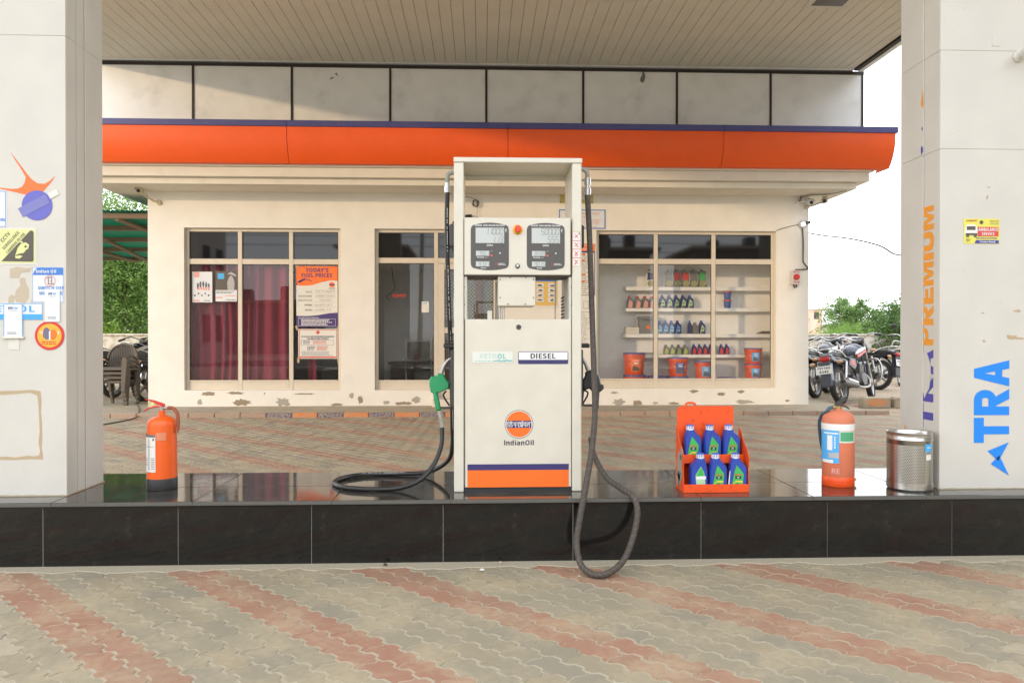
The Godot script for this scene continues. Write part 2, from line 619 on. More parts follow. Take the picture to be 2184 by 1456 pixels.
	grime(gt, ramp_tex(34, 0.010, 5, [[0.0, Color(0.5, 0.45, 0.38, 0.0)], [0.45, Color(0.5, 0.46, 0.40, 0.05)], [0.75, Color(0.5, 0.46, 0.40, 0.15)], [1.0, Color(0.5, 0.46, 0.40, 0.28)]]), 0.6)
	mottle(mat("granite_edge", 0.12, 0.115, 0.10, 0.45), speck, 3.0)
	var gf := mottle(mat("granite_face", 0.022, 0.021, 0.020, 0.13), fleck, 1.1)
	gf.roughness_texture = scuff
	grime(gf, ramp_tex(35, 0.02, 5, [[0.0, Color(0.42, 0.38, 0.32, 0.0)], [0.6, Color(0.42, 0.38, 0.32, 0.01)], [0.85, Color(0.42, 0.38, 0.32, 0.05)], [1.0, Color(0.45, 0.4, 0.33, 0.14)]]), 0.8)
	mat("grout_pale", 0.34, 0.32, 0.28, 0.9)
	mat("grout_dark", 0.06, 0.055, 0.05, 0.8)
	# paints and metals
	var dirt_faint := ramp_tex(41, 0.010, 5, [[0.0, Color(0.60, 0.52, 0.40, 0.0)], [0.6, Color(0.60, 0.52, 0.40, 0.0)], [0.82, Color(0.58, 0.50, 0.38, 0.05)], [1.0, Color(0.52, 0.44, 0.32, 0.16)]])
	M["dirt_faint"] = dirt_faint
	# sparse small scuffs, specks and rub marks
	var scuffs := ramp_tex(46, 0.035, 5, [[0.0, Color(0.45, 0.39, 0.30, 0.0)], [0.80, Color(0.45, 0.39, 0.30, 0.0)], [0.90, Color(0.45, 0.39, 0.30, 0.07)], [1.0, Color(0.38, 0.32, 0.23, 0.30)]], 1024)
	M["scuffs"] = scuffs
	grime(mottle(mat("pillar_panel", 0.61, 0.578, 0.515, 0.42), soft, 0.35), scuffs, 0.55)
	grime(mottle(mat("cream_wall", 0.80, 0.765, 0.69, 0.85), soft, 0.25), scuffs, 0.4)
	grime(mottle(mat("cornice_paint", 0.72, 0.67, 0.57, 0.8), soft, 0.3), dirt_faint, 0.35)
	grime(mottle(mat("pump_paint", 0.645, 0.60, 0.50, 0.33), soft, 0.7), scuffs, 1.3)
	mottle(mat("pump_dark_paint", 0.55, 0.52, 0.44, 0.4), soft, 0.7)
	mottle(mat("soffit_paint", 0.64, 0.60, 0.505, 0.55), soft, 0.2)
	mat("soffit_gap", 0.06, 0.055, 0.045, 0.9)
	grime(mottle(mat("cladding_white", 0.80, 0.80, 0.78, 0.38), soft, 0.3), ramp_tex(42, 0.011, 5, [[0.0, Color(0.45, 0.4, 0.32, 0.0)], [0.6, Color(0.45, 0.4, 0.32, 0.02)], [0.85, Color(0.42, 0.37, 0.28, 0.12)], [1.0, Color(0.36, 0.3, 0.22, 0.3)]]), 0.21)
	mottle(mat("bar_brown", 0.030, 0.018, 0.014, 0.6), speck, 1.5)
	grime(mottle(mat("fascia_orange", 0.88, 0.105, 0.006, 0.5), soft, 0.25), ramp_tex(47, 0.03, 5, [[0.0, Color(0.5, 0.2, 0.1, 0.0)], [0.7, Color(0.5, 0.2, 0.1, 0.0)], [0.85, Color(0.55, 0.25, 0.13, 0.10)], [1.0, Color(0.6, 0.35, 0.22, 0.35)]]), 0.45)
	grime(mottle(mat("fascia_blue", 0.060, 0.062, 0.22, 0.45), soft, 0.4), M["dirt_faint"], 0.8)
	mottle(mat("aluminium_cream", 0.66, 0.585, 0.47, 0.38), soft, 0.5)
	mat("gasket", 0.06, 0.055, 0.05, 0.6)
	mottle(mat("bare_plaster", 0.36, 0.285, 0.20, 0.95), speck, 2.0)
	mottle(mat("bare_plaster_grey", 0.45, 0.42, 0.36, 0.95), speck, 2.0)
	var gl := StandardMaterial3D.new()
	gl.resource_name = "window_glass"
	gl.transparency = BaseMaterial3D.TRANSPARENCY_ALPHA
	gl.albedo_color = Color(0.55, 0.58, 0.58, 0.05)
	gl.roughness = 0.0
	M["glass"] = gl
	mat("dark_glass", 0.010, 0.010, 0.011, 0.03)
	mat("steel", 0.56, 0.55, 0.52, 0.28, 1.0)
	mat("chrome", 0.55, 0.55, 0.55, 0.2, 1.0)
	mat("dull_steel", 0.42, 0.40, 0.37, 0.45, 0.9)
	mottle(mat("rubber", 0.016, 0.015, 0.014, 0.42), soft, 2.0)
	grime(mottle(mat("dusty_rubber", 0.055, 0.048, 0.042, 0.7), speck, 3.0), ramp_tex(43, 0.03, 4, [[0.0, Color(0.45, 0.38, 0.30, 0.05)], [0.6, Color(0.45, 0.38, 0.30, 0.15)], [1.0, Color(0.5, 0.43, 0.34, 0.5)]]), 1.5)
	mat("black_plastic", 0.018, 0.018, 0.019, 0.38)
	mat("dark_grey_plastic", 0.055, 0.050, 0.046, 0.5)
	mat("display_grey", 0.075, 0.068, 0.062, 0.36)
	mat("white_print", 0.78, 0.77, 0.74, 0.6)
	mat("paper", 0.72, 0.70, 0.64, 0.75)
	mat("paper_blue_white", 0.70, 0.72, 0.74, 0.6)
	mat("black_print", 0.02, 0.02, 0.02, 0.6)
	mat("grey_print", 0.16, 0.155, 0.15, 0.7)
	mat("red_print", 0.62, 0.04, 0.03, 0.6)
	mat("orange_print", 0.86, 0.17, 0.02, 0.5)
	mat("navy_print", 0.035, 0.028, 0.13, 0.5)
	mat("blue_print", 0.02, 0.18, 0.62, 0.5)
	mat("bright_blue", 0.012, 0.23, 0.78, 0.42)
	mat("sky_blue", 0.07, 0.40, 0.78, 0.5)
	mat("violet_blue", 0.13, 0.13, 0.48, 0.5)
	mat("yellow_print", 0.78, 0.62, 0.05, 0.6)
	mat("pale_yellow", 0.68, 0.68, 0.30, 0.6)
	mat("green_print", 0.05, 0.42, 0.08, 0.5)
	mat("pale_green", 0.40, 0.62, 0.36, 0.6)
	mat("khaki_print", 0.10, 0.09, 0.07, 0.6)
	mat("glue_brown", 0.46, 0.35, 0.22, 0.9)
	mat("pink_print", 0.75, 0.35, 0.30, 0.6)
	mat("lcd", 0.50, 0.52, 0.50, 0.35)
	mat("lcd_digit", 0.14, 0.145, 0.14, 0.5)
	grime(mottle(mat("extinguisher_red", 0.84, 0.115, 0.01, 0.36), soft, 1.5), dirt_faint, 1.6)
	grime(mottle(mat("faded_red", 0.72, 0.20, 0.10, 0.55), soft, 1.5), dirt_faint, 1.6)
	grime(mottle(mat("rack_orange", 0.84, 0.085, 0.008, 0.42), soft, 1.5), ramp_tex(44, 0.03, 4, [[0.0, Color(0.3, 0.12, 0.05, 0.0)], [0.7, Color(0.3, 0.12, 0.05, 0.03)], [0.86, Color(0.28, 0.13, 0.06, 0.4)], [1.0, Color(0.25, 0.13, 0.07, 0.7)]]), 1.2)
	mat("bottle_blue", 0.025, 0.065, 0.36, 0.28)
	mat("bottle_grey", 0.17, 0.165, 0.155, 0.4)
	mat("bottle_navy", 0.02, 0.022, 0.12, 0.35)
	mat("bucket_orange", 0.66, 0.085, 0.018, 0.4)
	mat("bucket_lid", 0.12, 0.12, 0.30, 0.45)
	mottle(mat("wood_brown", 0.14, 0.062, 0.028, 0.5), ramp_tex(45, 0.03, 4, [[0.0, grey(0.6)], [1.0, grey(1.0)]]), 1.5)
	mottle(mat("room_white", 0.86, 0.845, 0.80, 0.85), soft, 0.5)
	mottle(mat("room_floor", 0.22, 0.16, 0.11, 0.4), soft, 0.5)
	var cl := mottle(mat("curtain_maroon", 0.24, 0.018, 0.045, 0.85), speck, 6.0)
	cl.rim_enabled = true
	cl.rim = 0.35
	grime(mottle(mat("chair_plastic", 0.085, 0.068, 0.052, 0.5), soft, 2.0), dirt_faint, 1.0)
	mottle(mat("compound_wall", 0.60, 0.57, 0.50, 0.9), streak, 0.35)
	var gs := mottle(mat("green_sheet", 0.012, 0.11, 0.08, 0.5), soft, 0.6)
	gs.backlight_enabled = true
	gs.backlight = Color(0.25, 0.9, 0.7)
	mottle(mat("rusty_steel", 0.24, 0.17, 0.11, 0.8), speck, 1.5)
	mottle(mat("bark", 0.10, 0.075, 0.05, 0.9), speck, 2.0)
	mat("tyre", 0.025, 0.023, 0.021, 0.75)
	mat("alloy", 0.33, 0.32, 0.31, 0.4, 0.7)
	mat("engine", 0.16, 0.155, 0.15, 0.5, 0.6)
	mat("frame_black", 0.02, 0.02, 0.02, 0.4)
	mat("bike_black", 0.022, 0.022, 0.026, 0.22)
	mat("bike_slate", 0.060, 0.068, 0.090, 0.28)
	mat("bike_red", 0.50, 0.035, 0.02, 0.3)
	mat("bike_silver", 0.45, 0.45, 0.45, 0.3, 0.4)
	mat("seat_vinyl", 0.055, 0.055, 0.058, 0.5)
	mat("lamp_red", 0.42, 0.012, 0.010, 0.2)
	mat("lamp_amber", 0.55, 0.32, 0.16, 0.25)
	mat("plate_white", 0.72, 0.72, 0.70, 0.5)
	mat("camera_white", 0.62, 0.60, 0.55, 0.4)
	mat("camera_cream", 0.55, 0.47, 0.34, 0.5)
	mat("box_grey", 0.20, 0.205, 0.20, 0.5)

func leaf(key: String, r: float, g: float, b: float) -> StandardMaterial3D:
	if M.has(key): return M[key]
	var m := mat(key, 1, 1, 1, 0.6)
	m.albedo_color = Color(r, g, b).linear_to_srgb()
	m.vertex_color_use_as_albedo = true
	m.backlight_enabled = true
	m.backlight = Color(0.55, 0.7, 0.3)
	return m

# ------------------------------------------------------------------ ground, paving, kerb, walkway
const PAVER_L := 0.26
const PAVER_W := 0.1367
func paver_mesh(k: int) -> Geo:
	var g := Geo.new()
	add_paver(g, 0.0, float(k))
	return g
# one zigzag block lying in xz with its top at y = 0; its long axis runs along x
func add_paver(g: Geo, _tilt: float, variant: float) -> void:
	var a := 0.0125
	var c := 0.013
	var side := [[0.0, a], [0.095, a], [0.155, -a], [0.345, -a], [0.405, a], [0.595, a], [0.655, -a], [0.845, -a], [0.905, a], [1.0, a]]
	var ends := [[0.33, c], [0.67, -c]]
	var p := PackedVector2Array()
	for q in side: p.append(Vector2((q[0] - 0.5) * PAVER_L, -PAVER_W / 2 + q[1]))
	for q in ends: p.append(Vector2(0.5 * PAVER_L + q[1], (q[0] - 0.5) * PAVER_W))
	for i in side.size():
		var q: Array = side[side.size() - 1 - i]
		p.append(Vector2((q[0] - 0.5) * PAVER_L, PAVER_W / 2 + q[1]))
	for i in ends.size():
		var q: Array = ends[ends.size() - 1 - i]
		p.append(Vector2(-0.5 * PAVER_L + q[1], (q[0] - 0.5) * PAVER_W))
	var m := p.size()
	var o := PackedVector2Array()
	var t := PackedVector2Array()
	var wob := RandomNumberGenerator.new()
	wob.seed = int(variant) + 1
	for i in m:
		var e0 := (p[i] - p[(i + m - 1) % m]).normalized()
		var e1 := (p[(i + 1) % m] - p[i]).normalized()
		var nn := Vector2(-e0.y - e1.y, e0.x + e1.x).normalized()
		# sand joints are wide along the rows and tight between neighbours in a row
		var w1 := wob.randf()
		o.append(p[i] + nn * Vector2(0.0012 + w1 * 0.001, 0.0038 + w1 * 0.0018))
		t.append(p[i] + nn * Vector2(0.0042 + w1 * 0.002, 0.0074 + w1 * 0.003))
	var big := PackedVector2Array()
	for q in t: big.append(q * 1000.0)
	var idx := Geometry2D.triangulate_polygon(big)
	for i in range(0, idx.size(), 3):
		g.flat(Vector3(t[idx[i]].x, 0, t[idx[i]].y), Vector3(t[idx[i + 1]].x, 0, t[idx[i + 1]].y), Vector3(t[idx[i + 2]].x, 0, t[idx[i + 2]].y), Vector3.UP)
	for i in m:
		var j := (i + 1) % m
		var e := p[j] - p[i]
		g.quad(Vector3(t[i].x, 0, t[i].y), Vector3(t[j].x, 0, t[j].y), Vector3(o[j].x, -0.012, o[j].y), Vector3(o[i].x, -0.012, o[i].y), Vector3(e.y, e.length(), -e.x))

func build_ground() -> void:
	var g := Geo.new()
	g.slab(V(-700, -0.6, -900), V(700, -0.05, 400))
	setting("ground", g, M.dry_earth, "dusty bare earth round the forecourt")
	g = Geo.new()
	g.slab(V(-24, -0.045, -24), V(26, -0.0045, 12.5))
	var bed := setting("paving", g, M.joint_sand, "zigzag block paving, grey with pairs of red rows, dusty")
	g = Geo.new()
	g.slab(V(-500, -0.06, 13.2), V(500, -0.045, 24.0))
	setting("road", g, mottle(mat("asphalt", 0.055, 0.053, 0.05, 0.85), M.speck, 0.7), "asphalt road in front of the forecourt")
	# rows run at 45 degrees; six rows make a stripe: two red, four grey
	var along := Vector3(1, 0, 1).normalized()
	var across := Vector3(1, 0, -1).normalized()
	var yaw := -PI / 4
	var spots := []
	var cam_f := Vector3(sin(0.04), 0, -cos(0.04))
	var cam_r := Vector3(cos(0.04), 0, sin(0.04))
	for row in range(-130, 190):
		var v := -0.69 + (row + 0.5) * PAVER_W
		var shift := (PAVER_L * 0.5 if posmod(row, 2) else 0.0) + 0.07
		for k in range(-110, 60):
			var u := k * PAVER_L + shift
			var p := along * u + across * v
			if p.z > 3.4 or p.z < -23.5 or absf(p.x) > 24.0: continue
			if p.z < 0.02 and p.z > -0.98 and absf(p.x) < 6.6: continue # under the island
			if p.z < -9.22 and p.x > -8.4 and p.x < 7.6: continue # under the walkway and the shop
			var d := (p - EYE).dot(cam_f)
			var x := (p - EYE).dot(cam_r)
			# keep what a camera near the photograph's can see, and a margin round it
			if d < 1.2 or absf(x) > d * 0.72 + 1.6: continue
			var inside: bool = absf(x) < d * 0.665 and d > 3.2
			spots.append({"p": p, "row": row, "d": d, "in": inside})
	spots.sort_custom(func(s, q): return (s.d if s.in else s.d + 1000.0) < (q.d if q.in else q.d + 1000.0))
	var meshes := []
	for i in 6: meshes.append(paver_mesh(i).mesh())
	var field := Geo.new()
	field.tinted = true
	var near := 0
	for s in spots:
		var red := posmod(s.row, 6) < 2
		var tilt := Basis.from_euler(Vector3(rng.randf_range(-0.006, 0.006), yaw + rng.randf_range(-0.012, 0.012), rng.randf_range(-0.006, 0.006)))
		var p: Vector3 = s.p + Vector3(rng.randf_range(-0.0015, 0.0015), rng.randf_range(-0.003, 0.0), rng.randf_range(-0.0015, 0.0015))
		var pick := rng.randi()
		if s.in and near < 300:
			near += 1
			var kind: int = [0, 0, 1, 1, 3, 3, 2, 4][pick % 8]
			var o := partm(bed, "paver", meshes[pick % 6], M["paver_red_%d" % (pick % 3)] if red else M["paver_grey_%d" % kind])
			o.transform = Transform3D(tilt, p)
		else:
			var k := rng.randf_range(0.86, 1.12)
			var c := Color(0.42 * k, 0.195 * k, 0.14 * k) if red else Color(0.375 * k, 0.34 * k, 0.255 * k)
			if not red and pick % 9 == 0: c = Color(0.29, 0.27, 0.22)
			field.tint = c
			field.at(Transform3D(tilt, p))
			if s.d < 9.0:
				add_paver(field, 0.0, float(pick % 6))
			else:
				far_paver(field)
	var fm := part(bed, "paver_field", field, M.paver_field)
	fm.set_meta("kind", "stuff")
	# mortar trowelled along the foot of the island, front and back
	for sgn in [1.0, -1.0]:
		var e := PackedVector2Array()
		var z0 := 0.0 if sgn > 0 else -1.0
		e.append(Vector2(-6.5, 0)); e.append(Vector2(6.5, 0))
		var x := 6.5
		while x > -6.5:
			e.append(Vector2(x, 0.115 + rng.randf_range(-0.04, 0.045)))
			x -= rng.randf_range(0.04, 0.12)
		g = Geo.new()
		g.at(Transform3D(Basis(Vector3.RIGHT, Vector3(0, 0, sgn), Vector3.UP), Vector3(0, -0.02, z0)))
		g.prism(e, 0.0, 0.0245, 0.003)
		part(bed, "mortar_strip", g, M.mortar)
	# raised walkway along the shop front
	var walk := Node3D.new()
	walk.name = named("walkway")
	add_child(walk)
	walk.set_meta("kind", "structure")
	g = Geo.new()
	g.slab(V(-8.2, -0.04, -22), V(7.5, 0.068, -9.32), 0.01)
	part(walk, "slab", g, M.concrete)
	g = Geo.new() # grooved tiles in front of the doors
	var zt := -10.66
	while zt < -9.42:
		g.slab(V(-4.9, 0.066, zt), V(2.2, 0.076, zt + 0.055), 0.006)
		zt += 0.085
	var gr := part(walk, "grooved_tile", g, M.concrete)
	gr.set_meta("kind", "stuff")
	# kerb of short blocks, worn orange and blue paint
	grime(mottle(mat("kerb_orange", 0.72, 0.17, 0.03, 0.8), M.soft, 1.0), ramp_tex(51, 0.03, 4, [[0.0, Color(0.66, 0.6, 0.48, 0.9)], [0.48, Color(0.66, 0.6, 0.48, 0.7)], [0.56, Color(0.66, 0.6, 0.48, 0.1)], [1.0, Color(0.6, 0.5, 0.4, 0.1)]]), 1.4)
	grime(mottle(mat("kerb_blue", 0.045, 0.05, 0.20, 0.8), M.soft, 1.0), ramp_tex(52, 0.03, 4, [[0.0, Color(0.66, 0.6, 0.48, 0.95)], [0.50, Color(0.66, 0.6, 0.48, 0.75)], [0.60, Color(0.60, 0.55, 0.46, 0.15)], [1.0, Color(0.6, 0.5, 0.4, 0.1)]]), 1.4)
	grime(mottle(mat("kerb_bare", 0.40, 0.35, 0.28, 0.9), M.speck, 1.0), ramp_tex(53, 0.03, 4, [[0.0, Color(0.75, 0.42, 0.2, 0.0)], [0.6, Color(0.75, 0.42, 0.2, 0.1)], [0.75, Color(0.75, 0.42, 0.2, 0.7)], [1.0, Color(0.75, 0.42, 0.2, 0.8)]]), 1.4)
	var kx := -8.2
	var kn := 0
	while kx < 7.4:
		var w := 0.47
		var m: Material = M.kerb_bare if kx < -4.0 or kx > 0.9 else (M.kerb_blue if kn % 2 else M.kerb_orange)
		g = Geo.new()
		g.slab(V(kx + 0.004, -0.04, -9.32), V(kx + w - 0.004, 0.080 + rng.randf_range(-0.004, 0.004), -9.2), 0.012)
		part(walk, "kerb_block", g, m)
		kx += w
		kn += 1

# the same block with a coarse outline, for the ones far away
func far_paver(g: Geo) -> void:
	var a := 0.0125
	var l := PAVER_L * 0.5 - 0.006
	var w := PAVER_W * 0.5 - 0.008
	var s := [[-1.0, 0.0], [-0.75, a], [-0.25, -a], [0.25, a], [0.75, -a], [1.0, 0.0]]
	for i in 5:
		var x0: float = s[i][0] * l
		var x1: float = s[i + 1][0] * l
		g.quad(Vector3(x0, 0, -w + s[i][1]), Vector3(x1, 0, -w + s[i + 1][1]), Vector3(x1, 0, w + s[i + 1][1]), Vector3(x0, 0, w + s[i][1]), Vector3.UP)
		g.quad(Vector3(x0, 0, w + s[i][1]), Vector3(x1, 0, w + s[i + 1][1]), Vector3(x1, -0.012, w + s[i + 1][1] + 0.004), Vector3(x0, -0.012, w + s[i][1] + 0.004), Vector3(0, 1, 1))

# ------------------------------------------------------------------ island
func build_island() -> void:
	var o := Node3D.new()
	o.name = named("pump_island")
	add_child(o)
	o.set_meta("kind", "structure")
	o.set_meta("label", "raised pump island with polished dark granite top and black tiled front")
	var g := Geo.new()
	g.slab(V(-6.5, -0.04, -0.985), V(6.5, 0.394, -0.017))
	part(o, "core", g, M.grout_pale)
	var xs := []
	var x := -2.818 - 0.8553 * 4
	while x < 6.6:
		xs.append(x)
		x += 0.8553
	for i in xs.size() - 1:
		g = Geo.new()
		g.slab(V(xs[i] + 0.0016, -0.03, -0.017), V(xs[i + 1] - 0.0016, 0.386 + rng.randf_range(-0.003, 0.003), rng.randf_range(-0.0015, 0.001)), 0.0015)
		part(o, "face_tile", g, M.granite_face)
		g = Geo.new()
		g.slab(V(xs[i] + 0.0016, -0.03, -1.0), V(xs[i + 1] - 0.0016, 0.386, -0.985), 0.0015)
		part(o, "face_tile", g, M.granite_face)
	g = Geo.new()
	for q in xs: g.slab(V(q - 0.0022, 0.0, -0.017), V(q + 0.0022, 0.380, -0.0035))
	part(o, "grout", g, M.grout_pale)
	var tops := [-6.5, -5.3, -4.4, -3.6, -2.75, -1.86, -0.97, -0.2, 0.69, 1.45, 2.2, 2.97, 3.8, 4.7, 5.6, 6.5]
	for i in tops.size() - 1:
		for half in [[-1.02, -0.46], [-0.46, 0.03]]:
			g = Geo.new()
			g.slab(V(tops[i] + 0.0012, 0.396, half[0] + 0.001), V(tops[i + 1] - 0.0012, ISLAND_TOP, half[1] - 0.001), 0.004)
			part(o, "top_slab", g, M.granite_top)
	for i in tops.size() - 1: # sawn, unpolished front edge of each slab
		g = Geo.new()
		g.slab(V(tops[i] + 0.001, 0.3935, 0.0), V(tops[i + 1] - 0.001, 0.4175, 0.033), 0.002)
		part(o, "slab_edge", g, M.granite_edge)

# ------------------------------------------------------------------ canopy over the forecourt
func build_canopy() -> void:
	var o := thing("canopy", "wide forecourt canopy with beige strip ceiling above the pump", "canopy")
	var g := Geo.new()
	g.slab(V(-7.55, 6.925, -10.5), V(7.60, 7.9, 2.2))
	part(o, "deck", g, M.soffit_gap)
	var x := -7.5
	while x < 7.5:
		g = Geo.new()
		var w := 0.2
		g.slab(V(x + 0.003, 6.88 + rng.randf_range(-0.002, 0.002), -10.08), V(x + w - 0.003, 6.905, 2.15), 0.004)
		part(o, "ceiling_strip", g, M.soffit_paint)
		x += w
	for a in [[V(-7.62, 6.83, -10.1), V(-7.52, 8.0, 2.3)], [V(7.60, 6.83, -10.1), V(7.70, 8.0, 2.3)], [V(-7.52, 6.83, 2.2), V(7.60, 8.0, 2.3)]]:
		g = Geo.new()
		g.slab(a[0], a[1], 0.005)
		part(o, "edge_panel", g, M.cladding_white)
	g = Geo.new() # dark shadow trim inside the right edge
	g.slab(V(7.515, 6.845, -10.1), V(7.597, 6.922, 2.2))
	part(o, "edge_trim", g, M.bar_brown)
	g = Geo.new() # metal channel where the ceiling meets the wall panels
	g.slab(V(-7.5, 6.872, -10.15), V(7.5, 6.93, -10.082), 0.004)
	part(o, "wall_channel", g, M.cladding_white)
	for a in [[2.08, -6.86, "recessed square canopy light nearer the pump"], [5.62, -6.97, "recessed square canopy light nearer the white end pillar"]]:
		var l := thing("canopy_light", a[2], "ceiling light", V(a[0], 6.868, a[1]), 0.0, "recessed canopy lights")
		g = Geo.new()
		for q in [[V(-0.36, 0, -0.36), V(0.36, 0.014, -0.26)], [V(-0.36, 0, 0.26), V(0.36, 0.014, 0.36)], [V(-0.36, 0, -0.258), V(-0.26, 0.014, 0.258)], [V(0.26, 0, -0.258), V(0.36, 0.014, 0.258)]]:
			g.slab(q[0], q[1], 0.004)
		part(l, "frame", g, M.pillar_panel)
		g = Geo.new()
		g.slab(V(-0.259, 0.006, -0.259), V(0.259, 0.012, 0.259))
		part(l, "glass", g, mat("lamp_glass_brown", 0.10, 0.075, 0.04, 0.15))
		g = Geo.new()
		for q in [V(-0.31, -0.002, -0.31), V(0.31, -0.002, -0.31), V(-0.31, -0.002, 0.31), V(0.31, -0.002, 0.31)]:
			g.box(q, V(0.02, 0.006, 0.02))
		part(l, "screw", g, M.steel)

# ------------------------------------------------------------------ the two canopy pillars
func clad(o: Node3D, a: Vector3, b: Vector3, m: Material = null) -> void:
	var g := Geo.new()
	g.slab(a, b, 0.002)
	part(o, "cladding_panel", g, m if m else M.pillar_panel)

# an uneven bead of dirty sealant along a foot
func seal_line(o: Node3D, a: Vector3, b: Vector3) -> void:
	var n := int(a.distance_to(b) / 0.035)
	var pts := []
	var rad := []
	for i in n + 1:
		pts.append(a.lerp(b, float(i) / n) + V(0, 0.002, 0))
		rad.append(0.0045 + rng.randf_range(0.0, 0.0055))
	var g := Geo.new()
	g.tube(pts, rad, 6)
	part(o, "sealant", g, mat("dirty_sealant", 0.36, 0.31, 0.22, 0.9))

func build_pillars() -> void:
	var y0 := ISLAND_TOP
	var top := 6.87
	# left pillar
	var o := thing("canopy_pillar", "broad white clad pillar covered with stickers beside the orange extinguisher", "pillar", Vector3.ZERO, 0.0, "clad canopy pillars")
	var g := Geo.new()
	g.slab(V(-3.93, y0, -0.675), V(-2.778, top, -0.20))
	part(o, "core", g, M.grout_dark)
	for r in [[y0 + 0.003, 3.4795], [3.4807, top]]:
		clad(o, V(-3.94, r[0], -0.20), V(-2.765, r[1], -0.187))
		clad(o, V(-2.778, r[0], -0.318), V(-2.765, r[1], -0.2012))
		clad(o, V(-2.778, r[0], -0.425), V(-2.767, r[1], -0.331))
		clad(o, V(-2.778, r[0], -0.68), V(-2.765, r[1], -0.438))
		clad(o, V(-3.94, r[0], -0.69), V(-2.78, r[1], -0.677))
		clad(o, V(-3.94, r[0], -0.676), V(-3.93, r[1], -0.201))
	seal_line(o, V(-3.94, y0, -0.185), V(-2.763, y0, -0.185))
	seal_line(o, V(-2.763, y0, -0.185), V(-2.763, y0, -0.68))
	# right pillar
	o = thing("canopy_pillar", "white clad pillar with large blue and orange lettering beside the steel bin", "pillar", Vector3.ZERO, 0.0, "clad canopy pillars")
	g = Geo.new()
	g.slab(V(3.197, y0, -0.665), V(4.35, top, -0.183))
	part(o, "core", g, M.grout_dark)
	for r in [[y0 + 0.003, 2.7845], [2.7857, 3.4675], [3.4687, top]]:
		clad(o, V(3.184, r[0], -0.183), V(4.36, r[1], -0.17))
		clad(o, V(3.184, r[0], -0.362), V(3.197, r[1], -0.1842))
		clad(o, V(3.178, r[0], -0.468), V(3.197, r[1], -0.366))
		clad(o, V(3.184, r[0], -0.67), V(3.197, r[1], -0.474))
		clad(o, V(3.199, r[0], -0.68), V(4.36, r[1], -0.667))
		clad(o, V(4.35, r[0], -0.666), V(4.36, r[1], -0.184))
	seal_line(o, V(3.182, y0, -0.168), V(4.36, y0, -0.168))
	seal_line(o, V(3.182, y0, -0.67), V(3.182, y0, -0.168))
	# vinyl lettering on its front, read upwards
	var turn := Basis(Vector3(0, 1, 0), Vector3(-1, 0, 0), Vector3(0, 0, 1))
	g = Geo.new()
	g.at(Transform3D(turn, V(0, 0, -0.1675)))
	# in this frame x runs up the pillar and y runs to the left
	block_word(g, "TRA", V(0.742, -3.681, 0), 0.575, 0.252, 0.10)
	part(o, "blue_lettering", g, M.bright_blue)
	g = Geo.new() # the upper half of an X cut off by the panel's foot
	g.prism(P2([3.527, 0.685, 3.605, 0.615, 3.678, 0.745]), -0.1675, -0.166)
	g.prism(P2([3.55, 0.595, 3.61, 0.655, 3.679, 0.515]), -0.1675, -0.166)
	part(o, "blue_lettering", g, M.bright_blue)
	# lettering on the face towards the pump: orange word above, blue word below; its tops run under the raised strip
	var side := Basis(Vector3(0, 1, 0), Vector3(0, 0, -1), Vector3(-1, 0, 0))
	g = Geo.new()
	g.at(Transform3D(side, V(3.1825, 0, 0)))
	block_word(g, "PREMIUM", V(1.42, 0.243, 0), 0.99, 0.165, 0.09)
	part(o, "orange_lettering", g, mat("vinyl_orange", 0.80, 0.30, 0.02, 0.45))
	g = Geo.new()
	g.at(Transform3D(side, V(3.1825, 0, 0)))
	block_word(g, "TRA", V(0.83, 0.243, 0), 0.56, 0.165, 0.09)
	part(o, "blue_lettering", g, mat("vinyl_violet", 0.07, 0.06, 0.34, 0.45))
	g = Geo.new() # where the vinyl has been torn away
	g.at(Transform3D(side, V(3.1795, 0, 0)))
	g.prism(P2([1.34, 0.30, 1.38, 0.33, 1.36, 0.366, 1.10, 0.366, 1.04, 0.345, 1.07, 0.325, 1.11, 0.29, 1.20, 0.268, 1.28, 0.272]), -0.002, 0.0)
	part(o, "torn_patch", g, M.pillar_panel)
	g = Geo.new()
	g.at(Transform3D(side, V(3.1825, 0, 0)))
	g.prism(P2([0.62, 0.53, 0.83, 0.60, 0.62, 0.66]), -0.001, 0.0)
	part(o, "orange_lettering", g, M["vinyl_orange"])
	# flakes of old vinyl left on the raised strip
	g = Geo.new()
	g.at(Transform3D(side, V(3.1765, 0, 0)))
	g.prism(P2([3.12, 0.367, 3.16, 0.395, 3.26, 0.372, 3.19, 0.366]), -0.001, 0.0)
	part(o, "vinyl_flake", g, M["vinyl_orange"])
	g = Geo.new()
	g.at(Transform3D(side, V(3.1765, 0, 0)))
	g.prism(ragged(2.83, 0.382, 0.035, 0.014, 9, 0.3), -0.001, 0.0)
	g.prism(ragged(2.98, 0.377, 0.014, 0.008, 7, 0.3), -0.001, 0.0)
	part(o, "vinyl_flake", g, M["vinyl_violet"])
	# rub marks, glue and a cover plate on the front
	g = Geo.new()
	for q in [[3.74, 1.66, 0.03, 0.012], [3.70, 1.48, 0.035, 0.014], [3.76, 1.47, 0.03, 0.009], [3.49, 1.645, 0.012, 0.005], [3.50, 1.45, 0.01, 0.008], [3.53, 2.52, 0.012, 0.004], [3.52, 2.45, 0.008, 0.014]]:
		g.prism(ragged(q[0], q[1], q[2], q[3], 11, 0.45), -0.170, -0.1688)
	part(o, "rub_mark", g, M.glue_brown)
	g = Geo.new()
	g.prism(rounded(3.55, 3.50, 3.615, 3.565, 0.012), -0.17, -0.167, 0.001)
	part(o, "cover_plate", g, M.pillar_panel)

